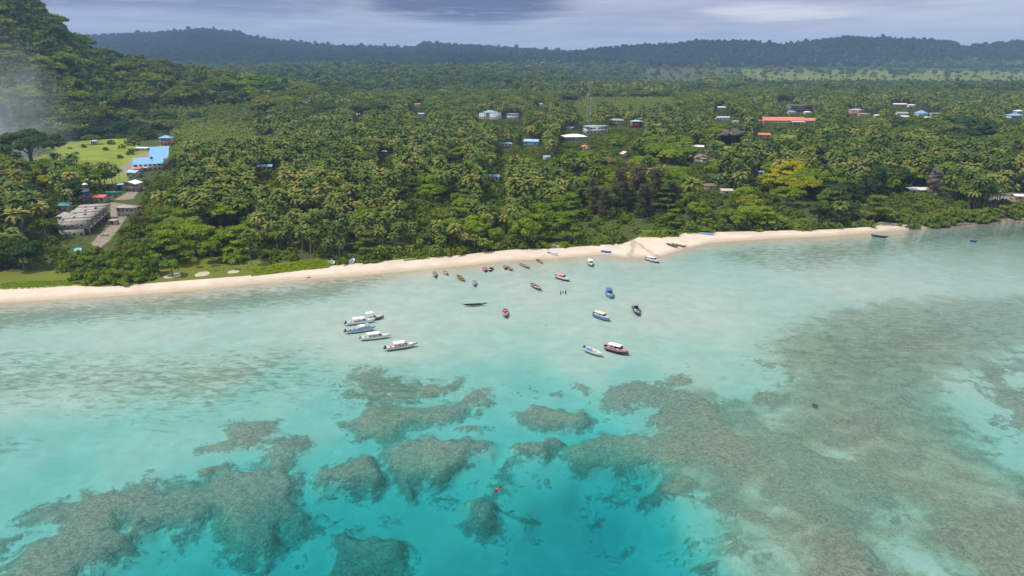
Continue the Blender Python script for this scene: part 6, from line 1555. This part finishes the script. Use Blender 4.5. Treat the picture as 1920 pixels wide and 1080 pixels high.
canoe(1826, 451.5, -30, 3.4, 1.0, 'tiny dark blue dinghy alone at the far right of the lagoon', 'navy', 'hullblack', ends=.1, H=.5, name='dinghy')
def dinghy(px, py, head, Lb, label, mt, imt, smt=None, group=GB, B=None, roll=0, name='open_boat', thw=3):
    root = moor(name, px, py, head, label, group, roll=roll, lift=.15 if group == GB else 0); B = B or Lb * .28
    S = hull_sections(Lb, B, .6, 2.2, .85, .35)
    link('hull', hull_mesh(S), root, [M[mt]])
    link('gunwale', band_mesh(S, .84, 1.04, .025, 'gunwale'), root, [M[smt or mt]])
    link('bilge', deck_mesh([(x, max(.01, b_ - .11), .2 if i < 11 else .36, kz) for i, (x, b_, z, kz) in enumerate(S)], 0, 12, 0, 'bilge'), root, [M[imt]])
    for k in ([2, 5, 8, 11][:thw]): bench(root, S[k][0], S[k][1] * 2 - .12, S[k][2] - .08, smt or mt, .32, 'thwart')
    return root
b = dinghy(1036, 475, -38, 6.2, 'white boat with blue trim on the sand left of the channel', 'hullwhite', 'hullgrey', 'hullblue', roll=-6)
link('stern_cover', boxes_mesh('stern_cover', [(-3.0, -1.7, -.7, .7, .62, .7)]), b, [M['hullblue']])
dinghy(1042.5, 461.5, -40, 4.6, 'navy boat with white rail half hidden in beach creepers', 'hullwhite', 'navy', 'hullblue', roll=8)
dinghy(1137, 471.5, -32, 5.4, 'plain bright blue boat at the edge of the wet sand', 'hullblue', 'hullblue', 'hullblue', roll=-8, B=1.7)
b = dinghy(1326, 437.5, -22, 7.6, 'pale blue boat with white rail close to the trees', 'hullsky', 'deckwhite', 'hullwhite', roll=-5, B=1.7)
for px, py, h_, lab in ((623, 492, -58, 'white open boat tilted on the grass, left one of the white pair'), (660.5, 489, 92, 'white boat with dark centre console on the grass, right one of the white pair')):
    b = dinghy(px, py, h_, 6.6, lab, 'hullwhite', 'deckwhite', 'hullwhite', roll=4, B=2.3)
    cn_ = link('console', boxes_mesh('console', [(-.5, .3, -.4, .4, .2, 1.0)]), b, [M['hullgrey']]); link('seat', boxes_mesh('seat', [(-1.5, -.9, -.6, .6, .22, .62)]), b, [M['hullgrey']])
    outboard(b, -3.4, 0, .3)
x_, y_ = px2w(1624, 413, 1.8)

def speedboat(px, py, head, Lb, label, hull='hullwhite', stripe=None, cano='canopy', deck='deckwhite', seats='hullgrey', cx=(-.34, .12), motors=2, B=None, tee=False, canopy=True, H=.85, bottom=None, zc=1.95, windscreen=True, motor='motor', name='speedboat', front=None):
    root = moor(name, px, py, head, label, GS); B = B or Lb * .235
    S = hull_sections(Lb, B, H, 2.3, .86, .22)
    link('hull', hull_mesh(S, .1, .28), root, [M[hull]])
    if bottom: link('boot_stripe', band_mesh(S, .0, .46, .03, 'boot_stripe'), root, [M[bottom]])
    if stripe: link('stripe', band_mesh(S, .62, .86, .035, 'stripe'), root, [M[stripe]])
    link('rub_rail', band_mesh(S, .95, 1.05, .05, 'rub_rail'), root, [M['deckwhite' if hull != 'hullblack' else 'hullgrey']])
    link('foredeck', deck_mesh(S, 10, 14, .02, 'foredeck'), root, [M[front or deck]])
    link('cockpit_floor', deck_mesh([(x, max(.01, b_ - .14), .36, kz) for x, b_, z, kz in S], 0, 10, 0, 'cockpit_floor'), root, [M[deck]])
    for k in (2, 4, 6, 8): bench(root, S[k][0], S[k][1] * 2 - .5, .72, seats, .5, 'seat')
    if windscreen:
        k = S[9]; link('windscreen', poly_mesh('windscreen', [(k[0] - .3, -k[1] + .15, .9), (k[0] + .25, -k[1] * .6, .9), (k[0] + .25, k[1] * .6, .9), (k[0] - .3, k[1] - .15, .9), (k[0] - .7, -k[1] + .2, 1.5), (k[0] - .25, -k[1] * .55, 1.5), (k[0] - .25, k[1] * .55, 1.5), (k[0] - .7, k[1] - .2, 1.5)], [(0, 1, 5, 4), (1, 2, 6, 5), (2, 3, 7, 6)]), root, [M['windscreen']])
    link('console', boxes_mesh('console', [(S[8][0] - .3, S[8][0] + .3, -.95 * B / 3, -.1, .38, 1.25)]), root, [M['deckwhite']])
    if canopy:
        x0, x1 = cx[0] * Lb, cx[1] * Lb; w = B * .86
        link('canopy', canopy_mesh(x0, x1, w, zc), root, [M[cano]])
        for xx in ([x0 + .15, (x0 + x1) / 2, x1 - .15] if not tee else [(x0 + x1) / 2 - .4, (x0 + x1) / 2 + .4]):
            for s in (-1, 1): post_part(root, xx, s * (w / 2 - .12 if not tee else .35), .5, zc + .03)
    for i in range(motors):
        outboard(root, -Lb / 2 - .1, (i - (motors - 1) / 2) * .62, .45, motor)
    # bow rail
    link('bow_rail', join_mesh('bow_rail', [tube([(S[i][0], s * (S[i][1] - .08), S[i][2] + .35) for i in (10, 11, 12, 13)], [.025] * 4, 4) for s in (-1, 1)] + [tube([(S[i][0], s * (S[i][1] - .08), S[i][2]), (S[i][0], s * (S[i][1] - .08), S[i][2] + .35)], [.02, .02], 3) for i in (10, 12) for s in (-1, 1)]), root, [M['steel']])
    return root
# anchored group at the left
speedboat(677, 603, 19, 10.2, 'white excursion boat with long white canopy, upper left of the anchored five', cx=(-.30, .12))
speedboat(697, 596.5, 21, 8.8, 'boat with high white sunshade and red stripe, farthest of the anchored five', stripe='hullred', cx=(-.24, .06), tee=True, zc=2.7, bottom='hullblack', front='deckwhite', motors=1)
b = speedboat(677, 618, 20, 10.2, 'white and blue excursion boat with a short cream sunshade, among the anchored five', stripe='hullblue', cano='canopy', deck='hullblue', seats='navy', cx=(-.10, .13), front='hullsky', windscreen=False)
link('wheelhouse_roof', canopy_mesh(1.4, 2.8, 1.9, 2.35, .08, .06, 'wheelhouse_roof'), b, [M['hullsky']])
for s in (-1, 1): post_part(b, 1.6, s * .8, .6, 2.38, 'hullsky'); post_part(b, 2.6, s * .7, .8, 2.38, 'hullsky')
speedboat(705.5, 631.5, 15, 10.2, 'white excursion boat with broad white canopy, fourth down of the anchored five', cx=(-.32, .12), motors=1, motor='hullgrey')
speedboat(754, 648.5, 21, 10.6, 'white and red striped excursion boat, nearest of the anchored five', stripe='hullpink', deck='deckwhite', seats='hullred', cx=(-.28, .08), front='deckwhite')
# cabin boats at the right
def cabin_boat(px, py, head, Lb, label, hull, top, side='deckwhite', bottom='hullblack', B=None, stripe=None, ribs=False, zc=1.9, cx=(-.38, .2), rack=False, deck='deckwhite', motors=1, H=.95, people=False):
    root = speedboat(px, py, head, Lb, label, hull=hull, stripe=stripe, cano=top, cx=cx, B=B or Lb * .31, bottom=bottom, zc=zc, H=H, motors=motors, deck=deck, front=side, name='cabin_boat', windscreen=False)
    Bb = B or Lb * .31; x0, x1 = cx[0] * Lb + .3, cx[1] * Lb + .25; w = Bb * .70
    V = [(x0, -w / 2, .9), (x1, -w / 2 * .8, .9), (x1, w / 2 * .8, .9), (x0, w / 2, .9), (x0 + .05, -w / 2 + .05, 1.25), (x1 - .15, -w / 2 * .78, 1.25), (x1 - .15, w / 2 * .78, 1.25), (x0 + .05, w / 2 - .05, 1.25)]
    link('cabin', poly_mesh('cabin', V, [(0, 1, 5, 4), (1, 2, 6, 5), (2, 3, 7, 6), (3, 0, 4, 7), (4, 5, 6, 7)]), root, [M[side]])
    link('front_window', boxes_mesh('front_window', [(x1 - .12, x1 - .05, -w / 2 * .7, w / 2 * .7, 1.27, zc - .08)]), root, [M['windscreen']])
    for s in (-1, 1):
        link('side_window', boxes_mesh('side_window', [(x0 + (x1 - x0) * .5, x1 - .4, s * (w / 2 - .1) - .03, s * (w / 2 - .1) + .03, 1.27, zc - .12)]), root, [M['windscreen']])
    if ribs:
        for i in range(4): link('roof_rib', canopy_mesh(x0 + .4 + i * .8, x0 + .5 + i * .8, Bb * .84, zc + .03, .12, .05, 'roof_rib'), root, [M['canopycream']])
    if rack:
        link('roof_rack', join_mesh('roof_rack', [tube([(x0 - .2, y_, zc + .25), (x1 - .2, y_, zc + .25)], [.05, .05], 4) for y_ in (-.9, -.45, 0, .45, .9)] + [tube([(xx, -1.0, zc + .22), (xx, 1.0, zc + .22)], [.05, .05], 4) for xx in (x0, (x0 + x1) / 2, x1 - .3)]), root, [M['canopygrey']])
    return root
cabin_boat(1107, 494, -86, 7.0, 'white cabin boat pointing at the viewer close to the wet sand', 'hullwhite', 'canopy', B=2.4)
cabin_boat(1223.5, 488, -52, 7.8, 'white cabin boat with black bottom grounded below the sand channel', 'hullwhite', 'canopy', B=2.5)
cabin_boat(1055, 521.5, -48, 7.6, 'white boat with a salmon pink canopy above the three swimmers', 'hullwhite', 'canopypink', B=2.4, cx=(-.42, .12))
cabin_boat(1143, 552.5, -86, 7.0, 'bright blue cabin boat with a grey roof rack', 'hullsky', 'hullblue', side='hullsky', deck='hullblue', bottom=None, stripe='hullblue', rack=True, zc=2.3, cx=(-.4, .05), B=2.9)
cabin_boat(1193, 583, -89, 8.6, 'black and grey cabin boat pointing at the viewer', 'hullblack', 'canopygrey', side='hullgrey', deck='hullblack', bottom=None, zc=2.5, cx=(-.45, -.02), B=2.4)
cabin_boat(1128.5, 594, -50, 7.6, 'blue sided boat with a cream ribbed roof', 'hullwhite', 'canopycream', stripe='hullblue', bottom='hullblue', ribs=True, B=2.5, cx=(-.42, .18))
cabin_boat(1157, 656, -36, 8.2, 'pink railed boat with white roof and black bottom, nearest at the right', 'hullpink', 'canopy', side='hullpink', bottom='hullblack', deck='hullpink', B=2.7, cx=(-.36, .18), zc=2.1)
b = speedboat(1112.5, 659, -48, 7.4, 'open white speedboat with orange bow cushions left of the pink railed boat', canopy=False, B=2.2, seats='hullblue', deck='hullwhite', windscreen=False, motors=1, front='deckwhite', H=.75)
link('bow_cushion', poly_mesh('bow_cushion', [(.2, -.7, .8), (1.9, -.5, .85), (2.4, 0, .9), (1.9, .5, .85), (.2, .7, .8), (.2, -.7, .6), (1.9, -.5, .6), (2.4, 0, .6), (1.9, .5, .6), (.2, .7, .6)], [(0, 1, 2, 3, 4), (0, 5, 6, 1), (1, 6, 7, 2), (2, 7, 8, 3), (3, 8, 9, 4), (4, 9, 5, 0)]), b, [M['cushion']])

# ------------------------------------------------------------------ people in the water
M['skin'] = paint('skin', (0.30, 0.16, 0.10), 0.6, 0.1, 3); M['darkcloth'] = paint('dark_swimwear', (0.012, 0.016, 0.025), 0.7, 0.2, 3); M['redcloth'] = paint('red_shirt', (0.62, 0.05, 0.05), 0.6, 0.1, 3)
M['hair'] = paint('black_hair', (0.01, 0.008, 0.007), 0.5, 0.1, 5)
def blend_body(name, joints, bones, mat):
    """one continuous figure grown from a skeleton: joints {name: (x,y,z,r)}"""
    me = bpy.data.meshes.new(name); ks = list(joints); me.from_pydata([joints[k][:3] for k in ks], [(ks.index(a), ks.index(b_)) for a, b_ in bones], [])
    o = link(name, me, None, [mat])
    md = o.modifiers.new('skin', 'SKIN'); md.use_smooth_shade = True
    for i, k in enumerate(ks):
        r_ = joints[k][3]; sv = me.skin_vertices[0].data[i]; sv.radius = (r_, r_); sv.use_root = (k == 'pelvis')
    s = o.modifiers.new('sub', 'SUBSURF'); s.levels = s.render_levels = 1
    return o
def person(px, py, head, label, pose='stand', cloth='darkcloth', z=0.0, group=None, sc=1.0):
    J = {'pelvis': (0, 0, .95, .15), 'waist': (0, 0, 1.1, .135), 'chest': (0, 0, 1.32, .17), 'neck': (0, 0, 1.5, .06), 'head0': (.01, 0, 1.6, .09), 'head1': (.02, 0, 1.73, .095),
         'shL': (0, .18, 1.42, .07), 'elL': (.06, .27, 1.15, .048), 'haL': (.2, .26, .95, .035), 'shR': (0, -.18, 1.42, .07), 'elR': (.06, -.27, 1.15, .048), 'haR': (.2, -.26, .95, .035),
         'hiL': (0, .1, .86, .1), 'knL': (.04, .11, .48, .065), 'anL': (0, .11, .1, .045), 'toL': (.16, .12, .03, .035), 'hiR': (0, -.1, .86, .1), 'knR': (.04, -.11, .48, .065), 'anR': (0, -.11, .1, .045), 'toR': (.16, -.12, .03, .035)}
    Bn = [('pelvis', 'waist'), ('waist', 'chest'), ('chest', 'neck'), ('neck', 'head0'), ('head0', 'head1'), ('chest', 'shL'), ('shL', 'elL'), ('elL', 'haL'), ('chest', 'shR'), ('shR', 'elR'), ('elR', 'haR'), ('pelvis', 'hiL'), ('hiL', 'knL'), ('knL', 'anL'), ('anL', 'toL'), ('pelvis', 'hiR'), ('hiR', 'knR'), ('knR', 'anR'), ('anR', 'toR')]
    if pose == 'float':
        J['haL'] = (.35, .5, 1.3, .035); J['elL'] = (.2, .42, 1.4, .048); J['haR'] = (.45, -.35, 1.6, .035); J['elR'] = (.3, -.35, 1.4, .048)
    x, y = px2w(px, py, z + .2)
    o = blend_body('person', J, Bn, M['skin'])
    if pose == 'stand': o.location = (x, y, -1.05 + z); o.rotation_euler = (0, R(8), R(head))
    else: o.rotation_euler = (0, R(68), R(head)); o.location = (x - 1.3 * math.cos(R(head)), y - 1.3 * math.sin(R(head)), -.48 + z)
    o.scale = (sc, sc, sc)
    tag(o, label, 'person', group)
    def shell(nm, pts, rs, mt):
        q = link(nm, join_mesh(nm, [tube(pts, rs, 10)]), o, [M[mt]])
        for p_ in q.data.polygons: p_.use_smooth = True
    shell('shirt', [(0, 0, .9), (0, 0, 1.1), (0, 0, 1.32), (0, 0, 1.46), (0, 0, 1.5)], [.19, .185, .225, .19, .08], cloth)
    shell('shorts', [(0, 0, .62), (0, 0, .8), (0, 0, .95)], [.2, .21, .185], 'darkcloth')
    shell('hair', [(-.02, 0, 1.62), (-.02, 0, 1.74), (0, 0, 1.83), (0, 0, 1.86)], [.115, .125, .09, .02], 'hair')
    return o
person(1052, 549, 200, 'swimmer in dark clothes standing in the shallows, left one of three', 'stand', sc=1.15)
person(1055.5, 548, 90, 'smallest dark swimmer, middle one of three in the shallows', 'stand', z=-.35)
person(1059.5, 548.5, 20, 'swimmer in dark clothes, right one of three in the shallows', 'stand', z=.1, sc=1.3)
person(1525.5, 757, 170, 'snorkeller in dark clothes above the reef at the right, left one of two', 'float')
person(1530, 759, -60, 'snorkeller in dark clothes above the reef at the right, right one of two', 'float', sc=1.1)
person(933, 917, 40, 'swimmer in a red shirt floating above the lower reef', 'float', 'redcloth', z=.1, sc=1.25)

# ------------------------------------------------------------------ beach things
M['log'] = paint('driftwood', (0.13, 0.09, 0.06), 0.9, 0.3, 1.0); M['sandpit'] = paint('sand_circle', (0.52, 0.44, 0.35), 0.95, 0.08, 0.8)
def on_land(px, py, z0=1.6):
    x, y = px2w(px, py, z0)
    for _ in range(4): g = rest_z(x, y); x, y = px2w(px, py, g)
    return x, y, g
def log(a, b_, r, label, name='driftwood_log'):
    x0, y0, z0 = on_land(*a); x1, y1, z1 = on_land(*b_)
    o = link(name, join_mesh(name, [tube([(0, 0, r * .7), ((x1 - x0) * .4, (y1 - y0) * .4 + .3, (z1 - z0) * .4 + r * .8), ((x1 - x0), (y1 - y0), (z1 - z0) + r * .6)], [r, r * .8, r * .45], 7), tube([((x1 - x0) * .6, (y1 - y0) * .6, (z1 - z0) * .6 + r), ((x1 - x0) * .72, (y1 - y0) * .6 + .8, (z1 - z0) * .6 + r + .7)], [r * .4, r * .15], 5)]), None, [M['log']])
    o.location = (x0, y0, z0); tag(o, label, 'log')
log((757, 489), (805, 485), .3, 'long dark driftwood log along the edge of the creepers')
log((575, 522), (583, 521), .22, 'short dark log lying at the waterline left of the moored row')
log((1705, 425), (1716, 424), .25, 'dark log on the tapering end of the right beach')
log((1790, 423), (1822, 421), .3, 'fallen trunk lying on the rocks below the right mangroves')
log((1545, 430), (1549, 425), .25, 'upright stump at the waterline of the narrow right beach')
log((655, 494), (674, 493), .2, 'dark plank under the right white beached boat')
for i, (px, py, rx, ry, lab) in enumerate(((324, 516, 3.9, 2.0, 'left'), (380, 513, 3.3, 1.9, 'middle'), (438, 509, 2.7, 1.3, 'right'))):
    x, y, g = on_land(px, py, 1.8)
    V = [(0, 0, .10)] + [(math.cos(k * .3927) * rx * .75, math.sin(k * .3927) * ry * 1.6, .09) for k in range(16)] + [(math.cos(k * .3927) * rx * (1 + .06 * math.sin(k * 2.1)), math.sin(k * .3927) * ry * 2.1 * (1 + .06 * math.cos(k * 1.7)), -.12) for k in range(16)]
    Fc = [(0, 1 + k, 1 + (k + 1) % 16) for k in range(16)] + [(1 + k, 17 + k, 17 + (k + 1) % 16, 1 + (k + 1) % 16) for k in range(16)]
    o = link('sand_circle', poly_mesh('sand_circle', V, Fc), None, [M['sandpit']]); o.location = (x, y, g + .02); tag(o, f'{lab} one of three pale oval sand beds in the lawn', 'sand bed', 'sand beds in the lawn')
for px, py, lab in ((342, 517, 'short dark post at the right of the left sand bed'), (390, 508, 'short dark post behind the middle sand bed'), (420, 511, 'short dark post between the middle and right sand beds'), (300, 520, 'short dark post at the left of the left sand bed'), (465, 506, 'short dark post right of the right sand bed')):
    x, y, g = on_land(px, py, 1.8); o = link('wooden_post', join_mesh('wooden_post', [tube([(0, 0, -.2), (0, 0, 1.3), (.03, 0, 1.6)], [.2, .18, .12], 7)]), None, [M['wood']]); o.location = (x, y, g); tag(o, lab, 'post')
# rocks on the right shore
rk = random.Random(4); M['rock'] = paint('shore_rock', (0.16, 0.13, 0.105), 0.9, 0.3, .8)
VR = []; FR = []
for i in range(170):
    px = rk.uniform(1735, 1960); y0 = np.interp(px, [1735, 1830, 1920, 1960], [423.5, 415, 409, 407]); x, y, g = on_land(px, float(y0) + rk.uniform(-3.5, 4.5), .4)
    s = rk.uniform(.25, .8); o = len(VR)
    for k in range(6): a = k * 1.047 + rk.uniform(-.3, .3); VR.append((x + math.cos(a) * s * 1.5, y + math.sin(a) * s, g - .4))
    for k in range(6): a = k * 1.047 + rk.uniform(-.3, .3); VR.append((x + math.cos(a) * s * .9, y + math.sin(a) * s * .6, g + s * rk.uniform(.25, .5)))
    FR += [(o + k, o + (k + 1) % 6, o + 6 + (k + 1) % 6, o + 6 + k) for k in range(6)] + [tuple(o + 6 + k for k in range(6))]
tag(link('shore_rocks', poly_mesh('shore_rocks', VR, FR), None, [M['rock']]), kind='stuff')

# ------------------------------------------------------------------ creepers and low bushes in front of the trees
def carpet(name, pts, n, h, ls, leaf, z=1.6):
    """low leafy ground cover over an outlined patch"""
    w = np.array([px2w(a, b_, z) for a, b_ in pts]); g = np.random.RandomState(abs(hash(name)) % 1000 if False else len(pts) * 7)
    P = []
    while len(P) < n:
        x = g.uniform(w[:, 0].min(), w[:, 0].max()); y = g.uniform(w[:, 1].min(), w[:, 1].max())
        if in_poly(x, y, w): P.append((x, y, g.uniform(0.02, h) * (.5 + .5 * math.sin(x * .9) * math.cos(y * 1.3))))
    P = np.array(P); P[:, 2] = np.abs(P[:, 2]) + np.array([rest_z(a, b_) for a, b_ in P[:, :2]]) - .02
    nn = g.normal(size=(n, 3)) * .6 + np.array([0, 0, 1.0]); nn /= np.linalg.norm(nn, axis=1)[:, None]
    a = np.cross(nn, g.normal(size=(n, 3))); a /= np.linalg.norm(a, axis=1)[:, None]; b_ = np.cross(nn, a); s = ls * g.uniform(.6, 1.4, (n, 1))
    V = np.stack([P - a * s, P - b_ * s * .6, P + a * s, P + b_ * s * .6], 1).reshape(-1, 3)
    return proto_mesh(name, (V, np.arange(n * 4).reshape(-1, 4)), leaf)
for pts, n, h, leaf_ in (([(470, 516), (500, 513), (560, 506), (616, 500), (622, 492), (600, 487), (540, 493), (470, 505)], 9000, 1.1, 'lime'), ([(688, 492), (716, 490), (720, 480), (690, 482)], 1500, .6, 'lime'),
                      ([(735, 485), (800, 482), (870, 476), (862, 470), (735, 476)], 2600, .7, 'lime'), ([(1020, 465), (1060, 463), (1100, 459), (1096, 452), (1020, 456)], 3500, 1.0, 'lime'), ([(1200, 444), (1266, 443), (1280, 436), (1262, 431), (1205, 435)], 3500, .9, 'lime'),
                      ([(1288, 437), (1312, 436), (1312, 430), (1288, 431)], 700, .6, 'lime'), ([(0, 541), (60, 539), (135, 534), (140, 524), (60, 526), (0, 530)], 2600, .35, 'lime')):
    tag(link('beach_creepers', carpet('beach_creepers', pts, n, h, .30, 'creeper')), kind='stuff')
ROW = []
px = 630.0; rr = random.Random(12)
while px < 1990:
    if not (1168 < px < 1206 or 1640 < px < 1652 or 608 < px < 642 or 646 < px < 678 or 1030 < px < 1054 or 1308 < px < 1346): ROW.append(px)
    px += rr.uniform(9, 17) * (1 if px < 1735 else .55)
for px in ROW:
    py = float(np.interp(px, [a for a, b_ in VEGLINE], [b_ for a, b_ in VEGLINE])) - rr.uniform(1.0, 7) + (rr.uniform(2, 12) if px > 1735 else 6 if px > 1700 else 0)
    x, y = px2w(px, py, 1.6); y = max(y, float(yv_c(np.array([x / (y + OFF)]))[0]) + (.8 if px < 1700 else -7 if px < 1735 else -60)); y = max(y, float(yw_c(np.array([x / (y + OFF)]))[0]) + 1.0)
    leaf = 'mangrove' if px > 1560 else rr.choice(['bright', 'bright', 'mid', 'lime'])
    zn = zone(px)
    if rr.random() < .22 and px < 1560:
        lab = 'low young palm by the sand ' + zn; single('young_palm', PALM[0][3], x, y, float(land_z(x, y)) - 2.2, rr.uniform(.5, .7), rr.uniform(0, 6), lab, 'palm', lab + ' group')
    else:
        wd = {'mangrove': 'olive green', 'bright': 'bright green', 'mid': 'dull green', 'lime': 'yellow green'}[leaf]
        lab = f'low {wd} bush by the sand {zn}' if px < 1830 else f'{wd} mangrove bush overhanging the water at the right edge'
        single('low_bush', tree_mesh('mound', leaf, rr.randrange(3)), x, y, rest_z(x, y), rr.uniform(.42, .75) if px < 1650 else rr.uniform(.7, 1.35), rr.uniform(0, 6), lab, 'bush', lab + ' group')

# ------------------------------------------------------------------ smoke drifting up at the left edge
def smoke():
    x, y = px2w(-20, 300, 8)
    m, t, out = mat_new('smoke')
    tcn = N(t, 'ShaderNodeTexCoord'); g = N(t, 'ShaderNodeNewGeometry')
    nz = NOISE(t, MAPV(t, g.outputs['Position'], (1, 1, .6)), 0.028, 4, .6, .8)
    grad = N(t, 'ShaderNodeVectorMath', operation='LENGTH'); L(t, tcn.outputs['Object'], grad.inputs[0])
    sp = N(t, 'ShaderNodeSeparateXYZ'); L(t, tcn.outputs['Object'], sp.inputs[0])
    fall = SMOOTH(t, grad.outputs['Value'], .25, 1.0, 1.0, 0.0)
    low = SMOOTH(t, sp.outputs[2], -.75, .1, 1.9, .30)
    d = MATH(t, 'MULTIPLY', MATH(t, 'MULTIPLY', fall, SMOOTH(t, nz, .38, .68)), MATH(t, 'MULTIPLY', low, 0.048))
    pv = N(t, 'ShaderNodeVolumePrincipled'); pv.inputs['Color'].default_value = (.85, .92, 1.0, 1); L(t, d, pv.inputs['Density'])
    L(t, pv.outputs[0], out.inputs[1])
    import bmesh
    bm = bmesh.new(); bmesh.ops.create_icosphere(bm, subdivisions=3, radius=1.0); me = bpy.data.meshes.new('smoke'); bm.to_mesh(me); bm.free()
    o = link('smoke', me, None, [m]); o.location = (x - 2, y + 10, 42); o.scale = (84, 52, 88); o.rotation_euler = (0, R(8), 0); tag(o, kind='stuff')
smoke()
